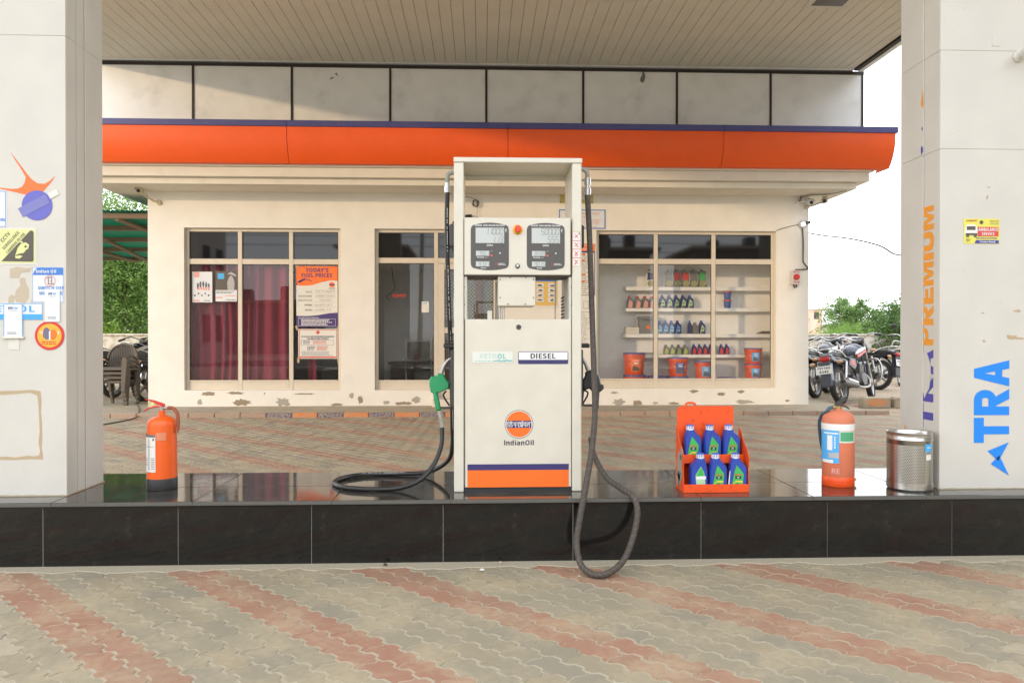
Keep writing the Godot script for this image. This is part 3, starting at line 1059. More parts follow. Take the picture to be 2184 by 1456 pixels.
# ------------------------------------------------------------------ the station building
func window_unit(o: Node3D, x0: float, x1: float, y0: float, y1: float, mull: Array, transom: float, rail: float, dark: Material, doors := []) -> Node3D:
	var w := sub(o, "window")
	var z1 := WALL_Z - 0.10
	var z0 := z1 - 0.075
	var t := 0.065
	var g := Geo.new()
	g.slab(V(x0, y0, z0), V(x0 + t, y1, z1), 0.006)
	part(w, "frame_bar", g, M.aluminium_cream)
	g = Geo.new()
	g.slab(V(x1 - t, y0, z0), V(x1, y1, z1), 0.006)
	part(w, "frame_bar", g, M.aluminium_cream)
	g = Geo.new()
	g.slab(V(x0 + t, y1 - t, z0), V(x1 - t, y1, z1 - 0.002), 0.006)
	part(w, "frame_bar", g, M.aluminium_cream)
	var xs := [x0 + t]
	for m in mull:
		g = Geo.new()
		g.slab(V(m - 0.042, y0, z0), V(m + 0.042, y1 - t, z1 + 0.003), 0.006)
		part(w, "frame_bar", g, M.aluminium_cream)
		xs.append(m)
	xs.append(x1 - t)
	for i in xs.size() - 1:
		var a: float = xs[i] + (0.042 if i > 0 else 0.0)
		var b: float = xs[i + 1] - (0.042 if i < xs.size() - 2 else 0.0)
		g = Geo.new()
		g.slab(V(a, transom - 0.055, z0), V(b, transom + 0.055, z1 - 0.001), 0.006)
		part(w, "frame_bar", g, M.aluminium_cream)
		var lo := y0 + rail
		if not i in doors:
			g = Geo.new()
			g.slab(V(a, y0, z0), V(b, y0 + rail, z1 - 0.001), 0.006)
			part(w, "bottom_rail", g, M.aluminium_cream)
			g = Geo.new()
			g.slab(V(a, y0 + rail - 0.003, z1 - 0.004), V(b, y0 + rail + 0.03, z1 + 0.012), 0.006)
			part(w, "bead", g, M.aluminium_cream)
			pane(w, a, lo, b, transom - 0.055, z1 - 0.04, M.glass)
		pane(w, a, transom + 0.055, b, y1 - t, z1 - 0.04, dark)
	return w
func pane(w: Node3D, x0: float, y0: float, x1: float, y1: float, z: float, m: Material) -> void:
	var g := Geo.new()
	g.rect(x0, y0, x1, y1, z)
	part(w, "pane", g, m)
	g = Geo.new() # rubber gasket round the glass
	var k := 0.012
	for q in [[x0, y0, x1, y0 + k], [x0, y1 - k, x1, y1], [x0, y0 + k, x0 + k, y1 - k], [x1 - k, y0 + k, x1, y1 - k]]:
		g.slab(V(q[0], q[1], z + 0.002), V(q[2], q[3], z + 0.012))
	part(w, "gasket", g, M.gasket)

func build_station() -> void:
	var o := thing("station_building", "cream fuel station shop and office with orange fascia behind the pump", "building")
	var z1 := WALL_Z
	var z0 := WALL_Z - 0.25
	var top := 4.45
	var base := 0.06
	# front wall round the openings
	var g := Geo.new()
	var xl := -6.75
	var xr := 6.85
	for q in [[xl, base, -6.03, top], [-6.03, base, -2.88, 0.40], [-6.03, 3.70, -2.88, top], [-2.88, base, -2.19, top], [-2.19, base, -0.92, 0.395], [-2.19, 3.70, 0.45, top], [0.45, base, 2.38, top], [2.38, base, 6.16, 0.415], [2.38, 3.69, 6.16, top], [6.16, base, xr, top]]:
		g.slab(V(q[0], q[1], z0), V(q[2], q[3], z1))
	# side and back walls
	g.slab(V(xl, base, -19.0), V(xl + 0.25, top, z0))
	g.slab(V(xr - 0.25, base, -19.0), V(xr, top, z0))
	g.slab(V(xl, base, -19.25), V(xr, top, -19.0))
	part(o, "wall", g, M.cream_wall)
	# plaster fallen off along the foot of the wall
	for q in [[-5.55, 0.33, 0.16, 0.05], [-5.0, 0.34, 0.19, 0.035], [-4.86, 0.15, 0.2, 0.09], [-5.72, 0.17, 0.06, 0.07], [-4.05, 0.16, 0.17, 0.1], [-4.42, 0.33, 0.02, 0.03], [-3.6, 0.32, 0.25, 0.018], [-2.95, 0.10, 0.15, 0.03], [-2.66, 0.28, 0.05, 0.07], [-2.48, 0.2, 0.06, 0.09], [-1.95, 0.14, 0.08, 0.04], [-1.34, 0.19, 0.1, 0.09], [-1.62, 0.12, 0.19, 0.045], [2.75, 0.33, 0.10, 0.028], [2.85, 0.13, 0.14, 0.08], [3.25, 0.12, 0.12, 0.07], [3.62, 0.11, 0.06, 0.03], [4.43, 0.35, 0.1, 0.04], [5.0, 0.29, 0.09, 0.05], [5.42, 0.34, 0.09, 0.04], [5.5, 0.13, 0.22, 0.05], [4.0, 0.1, 0.12, 0.03], [6.4, 0.15, 0.05, 0.03]]:
		g = Geo.new()
		g.prism(ragged(q[0], q[1], q[2] * 0.85, q[3] * 0.8, 24, 0.32), z1 - 0.01, z1 + 0.002)
		part(o, "plaster_patch", g, M.bare_plaster if rng.randf() < 0.65 else M.bare_plaster_grey)
	# stepped cornice and roof slab
	for q in [[-7.50, 4.42, 7.45, 4.545, -9.86], [-7.70, 4.545, 7.65, 4.73, -9.74], [-7.75, 4.73, 7.72, 4.80, -9.68]]:
		g = Geo.new()
		g.slab(V(q[0], q[1], -19.5), V(q[2], q[3] - 0.001, q[4]), 0.008)
		part(o, "cornice", g, M.cornice_paint)
	g = Geo.new()
	g.slab(V(-7.8, 4.80, -19.5), V(7.78, 5.40, -9.72))
	part(o, "roof_slab", g, M.cornice_paint)
	# curved orange fascia in four lengths, mitred at its right end, with a blue capping
	var joints := [-7.75, -3.63, 0.50, 4.62, 7.97]
	for i in 4:
		g = Geo.new()
		var a: float = joints[i] + 0.005
		var b: float = joints[i + 1] - 0.005
		var n := 14
		for k in n:
			var ring := []
			for kk in [k, k + 1]:
				var s: float = float(kk) / n
				var y: float = lerpf(5.40, 4.765, s)
				var z: float = -9.36 - 0.20 * pow(s, 2.6)
				var e: float = b - (0.02 * pow(s, 1.9) if i == 3 else 0.0)
				ring.append([V(a, y, z), V(e, y, z)])
			var nn := V(0, -0.35 * float(k) / n, 1)
			g.quad(ring[0][0], ring[0][1], ring[1][1], ring[1][0], nn)
			g.quad(ring[0][1], ring[0][1] + V(-0.02, 0, -0.5), ring[1][1] + V(-0.02, 0, -0.5), ring[1][1], V(1, 0, 0.05))
			g.quad(ring[0][0], ring[0][0] + V(0.0, 0, -0.06), ring[1][0] + V(0.0, 0, -0.06), ring[1][0], V(-1, 0, 0))
		g.quad(V(a, 4.765, -9.56), V(b - (0.02 if i == 3 else 0.0), 4.765, -9.56), V(b - (0.02 if i == 3 else 0.0), 4.765, -9.76), V(a, 4.765, -9.76), Vector3.DOWN)
		part(o, "fascia_panel", g, M.fascia_orange)
	g = Geo.new() # the gaps between the lengths show a dark backing
	for x in [-3.63, 0.50, 4.62]:
		g.slab(V(x - 0.02, 4.80, -9.74), V(x + 0.02, 5.39, -9.70))
	part(o, "backing", g, M.soffit_gap)
	for i in 4:
		g = Geo.new()
		g.slab(V(joints[i] + 0.002, 5.402, -9.8), V(joints[i + 1] + (0.035 if i == 3 else -0.002), 5.515, -9.335), 0.005)
		part(o, "blue_capping", g, M.fascia_blue)
	# white cladding between the roof and the canopy
	var px := [-7.57, -5.654, -3.736, -1.807, 0.095, 2.035, 3.928, 5.841, 7.734]
	for i in 8:
		g = Geo.new()
		g.slab(V(px[i] + 0.012, 5.40, -10.24), V(px[i + 1] - 0.012, 6.84, -10.20 + rng.randf_range(-0.003, 0.0)), 0.003)
		part(o, "cladding_panel", g, M.cladding_white)
	for x in px:
		g = Geo.new()
		g.slab(V(x - 0.022, 5.40, -10.26), V(x + 0.022, 6.86, -10.185))
		part(o, "cladding_bar", g, M.bar_brown)
	g = Geo.new()
	g.slab(V(-7.6, 6.80, -10.26), V(7.76, 6.865, -10.18))
	part(o, "cladding_bar", g, M.bar_brown)
	g = Geo.new() # side returns
	g.slab(V(7.70, 5.40, -19.4), V(7.73, 6.84, -10.27))
	g.slab(V(-7.6, 5.40, -19.4), V(-7.57, 6.84, -10.27))
	part(o, "cladding_return", g, M.cladding_white)
	g = Geo.new()
	g.prism(P2([3.22, 6.83, 3.26, 6.80, 3.29, 6.73, 3.28, 6.66, 3.26, 6.60, 3.23, 6.58, 3.18, 6.62, 3.19, 6.68, 3.22, 6.73, 3.23, 6.78]), -10.20, -10.195)
	g.prism(P2([-2.90, 6.68, -2.86, 6.70, -2.83, 6.63, -2.86, 6.65]), -10.20, -10.195)
	g.prism(P2([-3.0, 6.57, -2.95, 6.61, -2.91, 6.61, -2.96, 6.57]), -10.20, -10.195)
	part(o, "torn_film", g, mat("torn_grey", 0.16, 0.155, 0.14, 0.8))
	# windows and the glazed door
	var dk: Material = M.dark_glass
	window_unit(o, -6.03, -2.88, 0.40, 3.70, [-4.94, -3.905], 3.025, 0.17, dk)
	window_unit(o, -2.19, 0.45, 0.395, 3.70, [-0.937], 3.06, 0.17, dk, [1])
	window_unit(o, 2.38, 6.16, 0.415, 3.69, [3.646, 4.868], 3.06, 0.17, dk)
	var d := sub(o, "door")
	for q in [[-0.895, -0.765], [0.25, 0.38]]:
		g = Geo.new()
		g.slab(V(q[0], 0.09, z1 - 0.17), V(q[1], 3.0, z1 - 0.098), 0.006)
		part(d, "stile", g, M.aluminium_cream)
	for q in [[0.09, 0.40], [1.56, 1.68], [2.88, 3.0]]:
		g = Geo.new()
		g.slab(V(-0.765, q[0], z1 - 0.165), V(0.25, q[1], z1 - 0.10), 0.006)
		part(d, "rail", g, M.aluminium_cream)
	for q in [[0.40, 1.56], [1.68, 2.88]]: pane(d, -0.765, q[0], 0.25, q[1], z1 - 0.13, M.glass)
	g = Geo.new()
	g.slab(V(-1.0, 0.066, -10.69), V(0.6, 0.22, -10.36), 0.01)
	part(o, "step", g, M.cornice_paint)
	# rooms behind the glass
	g = Geo.new()
	g.slab(V(-6.5, 0.062, -18.9), V(6.6, 0.12, z0))
	part(o, "room_floor", g, M.room_floor)
	g = Geo.new()
	g.slab(V(-6.5, 3.12, -18.9), V(6.6, 3.25, z0))
	part(o, "room_ceiling", g, M.room_white)
	g = Geo.new()
	g.slab(V(-2.62, 0.12, -18.9), V(-2.47, 3.12, z0))
	g.slab(V(2.22, 0.12, -18.9), V(2.36, 3.12, z0))
	g.slab(V(-2.47, 0.12, -14.6), V(2.22, 3.12, -14.45))
	g.slab(V(2.36, 0.12, -11.85), V(6.6, 3.12, -11.70))
	g.slab(V(-6.5, 0.12, -14.6), V(-2.62, 3.12, -14.45))
	part(o, "partition", g, M.room_white)
	g = Geo.new()
	g.slab(V(2.37, 0.1205, -11.7), V(6.59, 0.132, z0))
	part(o, "shop_floor", g, M.room_white)
	# wooden lattice doors behind the glazed door
	var ld := thing("lattice_door", "brown wooden door with arched lattice panels behind the glazed door", "door")
	var lx := [-0.90, -0.50, -0.06, 0.36]
	for i in 3:
		var a: float = lx[i]
		var b: float = lx[i + 1]
		g = Geo.new()
		g.slab(V(a, 0.13, -11.06), V(a + 0.06, 3.0, -11.01), 0.004)
		g.slab(V(b - 0.06, 0.13, -11.06), V(b, 3.0, -11.01), 0.004)
		g.slab(V(a + 0.06, 0.13, -11.055), V(b - 0.06, 1.86, -11.015))
		g.slab(V(a + 0.06, 2.80, -11.055), V(b - 0.06, 3.0, -11.015))
		var arch := PackedVector2Array()
		arch.append(Vector2(a + 0.06, 2.80)); arch.append(Vector2(a + 0.06, 2.62))
		for k in 9: arch.append(Vector2(lerpf(a + 0.06, b - 0.06, k / 8.0), 2.62 + 0.12 * sin(PI * k / 8.0)))
		arch.append(Vector2(b - 0.06, 2.80))
		g.prism(arch, -11.055, -11.015)
		part(ld, "door_leaf", g, M.wood_brown)
		g = Geo.new()
		var s := 0.075
		var k := -16
		while k < 40:
			for dir in [1.0, -1.0]:
				var p0 := Vector2(a + 0.06, 1.86 + k * s if dir > 0 else 2.74 - (k * s))
				var p1 := p0 + Vector2(b - a - 0.12, dir * (b - a - 0.12))
				var lo := clampf((1.86 - p0.y) / (p1.y - p0.y), 0, 1)
				var hi := clampf((2.72 - p0.y) / (p1.y - p0.y), 0, 1)
				var f := minf(lo, hi)
				var e := maxf(lo, hi)
				if e - f > 0.02:
					g.at(T(Vector3(0, 0, -11.035 + dir * 0.004)))
					g.stroke([p0.lerp(p1, f), p0.lerp(p1, e)], 0.014, 0.0)
			k += 1
		g.at(Transform3D.IDENTITY)
		part(ld, "lattice", g, M.gasket)
	g = Geo.new()
	g.slab(V(-0.9, 1.8, -11.12), V(0.36, 2.75, -11.10))
	part(ld, "backing_sheet", g, mat("lattice_sheet", 0.34, 0.42, 0.32, 0.5))

# ------------------------------------------------------------------ what stands inside behind the glass
func copy_of(o: Node3D, p: Vector3, yaw: float, label: String) -> Node3D:
	var c: Node3D = o.duplicate()
	c.name = named(String(o.name).rstrip("_0123456789"))
	add_child(c)
	c.position = p
	c.rotation = Vector3(0, yaw + (rng.randf_range(-0.16, 0.16) if String(o.name).begins_with("oil_bottle") else 0.0), 0)
	c.set_meta("label", label)
	return c

# an oil bottle with its neck on one side; the origin is the middle of its foot
func make_bottle(called: String, label: String, group: String, w: float, h: float, body: Material, panel: Material, cap: Material, style: int) -> Node3D:
	var o := thing(called, label, "oil bottle", Vector3(0, -40, 0), 0.0, group)
	var poly := PackedVector2Array()
	for q in [[-0.5, 0.03], [-0.46, 0.0], [0.46, 0.0], [0.5, 0.03], [0.5, 0.56], [0.46, 0.63], [0.36, 0.69], [0.13, 0.79], [0.10, 0.84], [-0.34, 0.84], [-0.36, 0.78], [-0.43, 0.68], [-0.49, 0.5]]:
		poly.append(Vector2(q[0] * w, q[1] * h))
	var d := w * 0.58
	var g := Geo.new()
	g.prism(poly, -d / 2, d / 2, w * 0.11, true)
	part(o, "body", g, body)
	g = Geo.new()
	g.at(T(V(-0.12 * w, 0.84 * h, 0)))
	g.lathe([Vector2(0.0, 0.0), Vector2(0.21 * w, 0.0), Vector2(0.21 * w, 0.115 * h), Vector2(0.20 * w, 0.13 * h), Vector2(0.0, 0.13 * h)], 16)
	part(o, "cap", g, cap)
	if style == 0:
		g = Geo.new()
		for k in 14:
			var a := TAU * k / 14
			g.at(T(V(-0.12 * w, 0.90 * h, 0), -a))
			g.box(V(0.213 * w, 0.0, 0), V(0.012 * w, 0.075 * h, 0.05 * w))
		g.at(T(V(-0.12 * w, 0.84 * h, 0)))
		g.lathe([Vector2(0.2 * w, -0.012 * h), Vector2(0.222 * w, -0.01 * h), Vector2(0.222 * w, 0.02 * h), Vector2(0.2 * w, 0.024 * h)], 16)
		part(o, "cap_ribs", g, M.white_print)
	# raised rib round the label, the label and its print, on both broad faces
	g = Geo.new()
	var lab := PackedVector2Array()
	for q in [[-0.40, 0.03], [0.20, 0.03], [0.30, 0.40], [0.29, 0.46], [-0.08, 0.67], [-0.2, 0.5]]:
		lab.append(Vector2(q[0] * w, q[1] * h))
	g.prism(lab, d / 2 - 0.001, d / 2 + 0.0012)
	var l := part(o, "label", g, panel)
	if style <= 1:
		var z := d / 2 + 0.0022
		g = Geo.new()
		g.rect(-0.30 * w, 0.03 * h, 0.21 * w, 0.13 * h, z)
		g.prism(ragged(-0.02 * w, 0.13 * h, 0.16 * w, 0.06 * h, 9, 0.35), z - 0.001, z)
		g.rect(-0.16 * w, 0.32 * h, 0.16 * w, 0.39 * h, z)
		part(l, "label_print", g, M.black_print)
		g = Geo.new()
		words(g, "SERVO", V(0.0, 0.425 * h, z), 0.42 * w, 0.045 * h)
		part(l, "brand_lettering", g, M.red_print)
		g = Geo.new()
		words(g, "4T", V(0.0, 0.355 * h, z + 0.0008), 0.14 * w, 0.04 * h)
		g.prism(ragged(-0.08 * w, 0.09 * h, 0.05 * w, 0.035 * h, 8, 0.3), z, z + 0.0008)
		part(l, "label_print", g, M.white_print)
		g = Geo.new()
		g.prism(P2([-0.36 * w, 0.17 * h, -0.1 * w, 0.24 * h, 0.24 * w, 0.22 * h, 0.24 * w, 0.26 * h, -0.1 * w, 0.27 * h]), z - 0.0012, z - 0.0004)
		g.prism(P2([-0.38 * w, 0.035 * h, -0.22 * w, 0.035 * h, -0.25 * w, 0.075 * h, -0.36 * w, 0.06 * h]), z, z + 0.0006)
		part(l, "label_print", g, M.yellow_print)
	return o

func make_bucket(label: String, r: float, h: float, panel: Material) -> Node3D:
	var o := thing("bucket", label, "bucket", Vector3(0, -40, 0), 0.0, "orange lubricant buckets in the shop window")
	var g := Geo.new()
	g.lathe([Vector2(0, 0), Vector2(r * 0.80, 0), Vector2(r * 0.82, 0.01), Vector2(r * 0.92, h * 0.82), Vector2(r * 0.99, h * 0.82), Vector2(r * 0.99, h * 0.90), Vector2(r * 0.94, h * 0.905), Vector2(r * 0.94, h * 0.93)], 24)
	part(o, "pail", g, M.bucket_orange)
	g = Geo.new()
	g.lathe([Vector2(r * 0.94, h * 0.93), Vector2(r * 1.0, h * 0.93), Vector2(r * 1.0, h * 0.985), Vector2(r * 0.95, h), Vector2(r * 0.9, h * 0.985), Vector2(0, h * 0.985)], 24)
	part(o, "lid", g, M.bucket_lid)
	g = Geo.new() # printed panel bent round the front
	for k in 8:
		var a0 := deg_to_rad(62 + k * 7.0)
		var a1 := deg_to_rad(62 + (k + 1) * 7.0)
		var q := []
		for e in [[a0, 0.16], [a1, 0.16], [a1, 0.72], [a0, 0.72]]:
			var rr: float = r * (0.826 + 0.115 * e[1]) + 0.002
			q.append(V(cos(e[0]) * rr, e[1] * h, sin(e[0]) * rr))
		g.quad(q[0], q[1], q[2], q[3], V(0, 0, 1))
	var l := part(o, "printed_panel", g, panel)
	g = Geo.new()
	words(g, "SERVO", V(0, h * 0.64, r * 0.915), r * 0.5, h * 0.07)
	g.rect(-0.2 * r, 0.5 * h, 0.2 * r, 0.56 * h, r * 0.905)
	part(l, "panel_print", g, M.white_print)
	g = Geo.new()
	g.rect(-0.34 * r, 0.2 * h, 0.3 * r, 0.26 * h, r * 0.875)
	g.prism(P2([-0.3 * r, 0.26 * h, 0.25 * r, 0.26 * h, 0.25 * r, 0.36 * h, 0.05 * r, 0.36 * h, -0.1 * r, 0.42 * h, -0.28 * r, 0.40 * h]), r * 0.86, r * 0.882)
	part(l, "panel_print", g, M.khaki_print)
	g = Geo.new()
	var pts := []
	for k in 11:
		var a := PI * k / 10.0
		pts.append(V(cos(a) * r * 1.01, h * 0.86 - sin(a) * h * 0.42, sin(a) * r * 1.02))
	g.tube(pts, 0.004, 5)
	part(o, "wire_handle", g, M.steel)
	return o

func build_shop() -> void:
	var g: Geo
	var zf := -11.40
	for q in [[3.12, 2.49, 2.57, "topmost"], [3.12, 2.035, 2.11, "second"], [3.09, 1.47, 1.55, "third"], [3.47, 1.03, 1.10, "lowest"]]:
		g = Geo.new()
		var p := PackedVector2Array()
		p.append(Vector2(6.59, -11.695)); p.append(Vector2(q[0], -11.695))
		for k in 6:
			var a := PI + PI / 2 * k / 5.0
			p.append(Vector2(q[0] + 0.08 + cos(a) * 0.08, -(11.48 + sin(a) * 0.08)))
		p.append(Vector2(6.59, zf))
		g.at(Transform3D(Basis(Vector3.RIGHT, Vector3(0, 0, 1), Vector3(0, 1, 0)), Vector3.ZERO))
		g.prism(p, q[1], q[2], 0.006, true)
		solo("wall_shelf", "white wall shelf in the shop window, %s of four" % q[3], "shelf", g, M.room_white, Vector3.ZERO, "white shelves in the shop window")
	var s1 := 2.572
	var s2 := 2.112
	var s3 := 1.552
	var s4 := 1.102
	# pouches on the topmost shelf
	var zi := -11.52
	var names := ["first", "second", "third", "fourth", "fifth"]
	var px := [4.10, 4.29, 4.47, 4.65, 4.84]
	var cols := [M.bottle_grey, M.red_print, M.red_print, M.bottle_grey, M.green_print]
	for i in 6:
		var o := thing("oil_can", "grey oil can with a looped handle, %s of five on the topmost shelf" % names[i] if i < 5 else "white and grey oil can alone at the start of the topmost shelf", "oil can", V(px[i] if i < 5 else 3.69, s1, zi), 0.0, "tall cans on the topmost shelf")
		g = Geo.new()
		g.prism(P2([-0.091, 0, 0.091, 0, 0.093, 0.27, 0.08, 0.34, 0.03, 0.365, -0.05, 0.365, -0.09, 0.33]), -0.045, 0.045, 0.015, true)
		part(o, "body", g, M.bottle_grey if i < 5 else M.paper)
		g = Geo.new()
		g.prism(P2([-0.08, 0.15, 0.05, 0.16, 0.055, 0.30, -0.07, 0.315]), 0.044, 0.047)
		part(o, "label", g, cols[i] if i < 5 else M.bottle_navy)
		g = Geo.new()
		g.prism(circle2(-0.005, 0.08, 0.07, 14, 0.066), 0.044, 0.0475)
		part(o, "label", g, mat("label_olive", 0.34, 0.33, 0.12, 0.5))
		g = Geo.new()
		g.tube(spline([V(0.065, 0.05, 0.05), V(0.085, 0.2, 0.052), V(0.06, 0.31, 0.052), V(0.0, 0.345, 0.05)], 4), 0.009, 6)
		part(o, "handle", g, mat("can_handle_pale", 0.45, 0.45, 0.42, 0.4))
		g = Geo.new()
		g.at(T(V(-0.03, 0.355, 0)))
		g.lathe([Vector2(0.022, 0), Vector2(0.022, 0.03), Vector2(0, 0.03)], 12)
		part(o, "cap", g, M.black_plastic)
	# second shelf: grey cans, blue bottles
	var cap_blue := mat("cap_blue", 0.05, 0.09, 0.42, 0.4)
	var ord := ["leftmost", "second", "third", "fourth", "fifth", "sixth"]
	var proto := make_bottle("oil_bottle", "", "grey oil bottles on the second shelf", 0.155, 0.27, M.bottle_grey, M.pink_print, M.red_print, 2)
	proto.position = V(3.245, s2, zi)
	proto.set_meta("label", "grey oil bottle with pale label, leftmost on the second shelf")
	var gx := [3.42, 3.58, 3.74]
	for i in 3: copy_of(proto, V(gx[i], s2, zi), 0.0, ["grey oil bottle with a red cap on the second shelf", "grey oil bottle next after the red-capped one on the second shelf", "grey oil bottle beside the window bar on the second shelf"][i])
	proto = make_bottle("oil_bottle", "", "blue oil bottles on the second shelf", 0.145, 0.30, M.bottle_navy, M.pale_green, cap_blue, 1)
	proto.position = V(3.96, s2, zi)
	proto.set_meta("label", "navy oil bottle with green label, leftmost of five on the second shelf")
	for i in 4: copy_of(proto, V(4.115 + i * 0.152, s2, zi), 0.0, "navy oil bottle with green label, %s of five on the second shelf" % ord[i + 1])
	# third shelf
	var b3 := make_bottle("oil_bottle", "", "bottles on the third shelf", 0.145, 0.30, M.bottle_navy, M.sky_blue, cap_blue, 1)
	b3.position = V(3.90, s3, zi)
	b3.set_meta("label", "navy oil bottle with light blue label half behind the window bar")
	for i in 3: copy_of(b3, V(4.03 + i * 0.135, s3, zi), 0.0, "navy oil bottle with light blue label, %s clear of the window bar" % ["first", "second", "third"][i])
	var b3b := copy_of(proto, V(4.83, s3, zi), 0.0, "navy oil bottle with green label alone on the third shelf")
	b3b.set_meta("group", "bottles on the third shelf")
	var bk := make_bottle("oil_bottle", "dark oil bottle turned sideways on the third shelf", "bottles on the third shelf", 0.10, 0.30, M.bottle_navy, M.bottle_navy, cap_blue, 2)
	bk.position = V(4.565, s3, zi)
	bk = make_bottle("oil_bottle", "ribbed grey oil bottle between two navy ones on the third shelf", "bottles on the third shelf", 0.135, 0.26, M.bottle_grey, M.bottle_grey, M.bottle_grey, 2)
	bk.position = V(4.685, s3, zi)
	# complaint box and tin
	var o := thing("complaint_box", "grey metal box with slot and round emblem on the third shelf", "box", V(3.59, s3, zi))
	g = Geo.new()
	g.slab(V(-0.16, 0, -0.1), V(0.18, 0.32, 0.1), 0.008)
	part(o, "body", g, M.box_grey)
	g = Geo.new()
	g.prism(P2([-0.19, 0.32, 0.20, 0.32, 0.185, 0.39, -0.165, 0.39]), -0.11, 0.12, 0.006, true)
	part(o, "lid", g, M.box_grey)
	g = Geo.new()
	g.slab(V(-0.10, 0.285, 0.098), V(0.11, 0.297, 0.112))
	part(o, "slot", g, M.gasket)
	g = Geo.new()
	g.disc(V(0.03, 0.145, 0.1025), 0.045, 20)
	part(o, "emblem", g, M.orange_print)
	o = thing("tin", "low dented pale metal tin at the end of the third shelf", "tin", V(3.275, s3, zi + 0.02))
	g = Geo.new()
	g.slab(V(-0.15, 0, -0.08), V(0.15, 0.145, 0.08), 0.01)
	part(o, "body", g, M.cornice_paint)
	g = Geo.new()
	g.tube([V(-0.03, 0.145, 0.0), V(-0.02, 0.16, 0.0), V(0.03, 0.16, 0.0), V(0.04, 0.145, 0.0)], 0.005, 5)
	part(o, "handle", g, M.dull_steel)
	o = thing("plank_pile", "short pile of dark thin boards at the far end of the third shelf", "boards", V(6.28, s3, zi))
	for k in 3:
		g = Geo.new()
		g.slab(V(-0.22 + k * 0.05, k * 0.021, -0.06), V(0.28, k * 0.021 + 0.018, 0.10 - k * 0.02), 0.002)
		part(o, "board", g, M.wood_brown)
	# lowest shelf
	proto = make_bottle("oil_bottle", "", "small bottles on the lowest shelf", 0.13, 0.22, M.bottle_grey, mat("label_lime", 0.42, 0.48, 0.10, 0.5), M.bottle_grey, 2)
	proto.position = V(4.045, s4, zi)
	proto.set_meta("label", "small grey bottle with lime label, leftmost of four on the lowest shelf")
	for i in 3: copy_of(proto, V(4.185 + i * 0.14, s4, zi), 0.0, "small grey bottle with lime label, %s of four on the lowest shelf" % ord[i + 1])
	proto = make_bottle("oil_bottle", "", "small bottles on the lowest shelf", 0.11, 0.235, M.bottle_navy, M.red_print, M.bottle_blue, 2)
	proto.position = V(4.66, s4, zi)
	proto.set_meta("label", "small navy bottle with red label, leftmost of six on the lowest shelf")
	var rx := [4.785, 4.905, 5.03, 5.265, 5.385]
	for i in 5: copy_of(proto, V(rx[i], s4, zi), 0.0, "small navy bottle with red label, %s of six on the lowest shelf" % ord[i + 1])
	# two small pails on the second shelf
	for i in 2:
		o = thing("small_pail", "small blue grease pail with red rim, %s" % ["standing on the second shelf", "stacked on top of another"][i], "pail", V(5.395, s2 + i * 0.19, zi), 0.0, "blue grease pails")
		g = Geo.new()
		g.lathe([Vector2(0, 0), Vector2(0.066, 0), Vector2(0.08, 0.155)], 18)
		part(o, "pail", g, mat("pail_blue", 0.05, 0.10, 0.34, 0.4))
		g = Geo.new()
		g.lathe([Vector2(0.08, 0.155), Vector2(0.088, 0.157), Vector2(0.088, 0.18), Vector2(0.08, 0.185), Vector2(0, 0.185)], 18)
		part(o, "rim", g, M.bucket_orange)
	# magazines on the lowest shelf's free end
	o = thing("paper_pile", "few loose magazines lying above the tall orange bucket", "papers", V(3.62, s4, zi))
	for k in 4:
		g = Geo.new()
		g.at(T(V(0, 0.006 + k * 0.012, 0), k * 0.13))
		g.box(Vector3.ZERO, V(0.26, 0.011, 0.19))
		part(o, "magazine", g, [M.grey_print, M.paper, M.dark_grey_plastic, M.paper][k])
	# buckets on the floor: [x, base height, radius, height, label, panel]
	var bl := mat("panel_blue", 0.04, 0.07, 0.32, 0.45)
	var rows := [
		[3.27, 0.12, 0.245, 0.56, "wide orange bucket under another with its rim near the sill, at the left", bl],
		[3.255, 0.68, 0.24, 0.47, "tall orange bucket with dark truck picture standing on another bucket", M.orange_print],
		[3.745, 0.12, 0.21, 0.53, "orange bucket rim just showing above the sill beside the window bar", bl],
		[4.20, 0.12, 0.235, 0.53, "orange bucket under the one with the mountain picture", bl],
		[4.20, 0.65, 0.225, 0.40, "orange bucket with dark blue panel standing on another bucket", bl],
		[4.765, 0.12, 0.21, 0.46, "low orange bucket under the one with the light blue panel", bl],
		[4.765, 0.58, 0.21, 0.385, "orange bucket with light blue truck panel beside the middle bar", M.sky_blue],
		[5.26, 0.12, 0.21, 0.50, "orange bucket lid alone just above the sill in the end pane", bl],
		[5.83, 0.12, 0.19, 0.45, "bottom orange bucket of the three-high stack by the window end", bl],
		[5.83, 0.57, 0.195, 0.34, "middle orange bucket of the three-high stack by the window end", M.sky_blue],
		[5.83, 0.91, 0.195, 0.335, "top orange bucket of the three-high stack by the window end", M.sky_blue]]
	for q in rows:
		var bu := make_bucket(q[4], q[2], q[3], q[5])
		bu.position = V(q[0], q[1], -11.135)
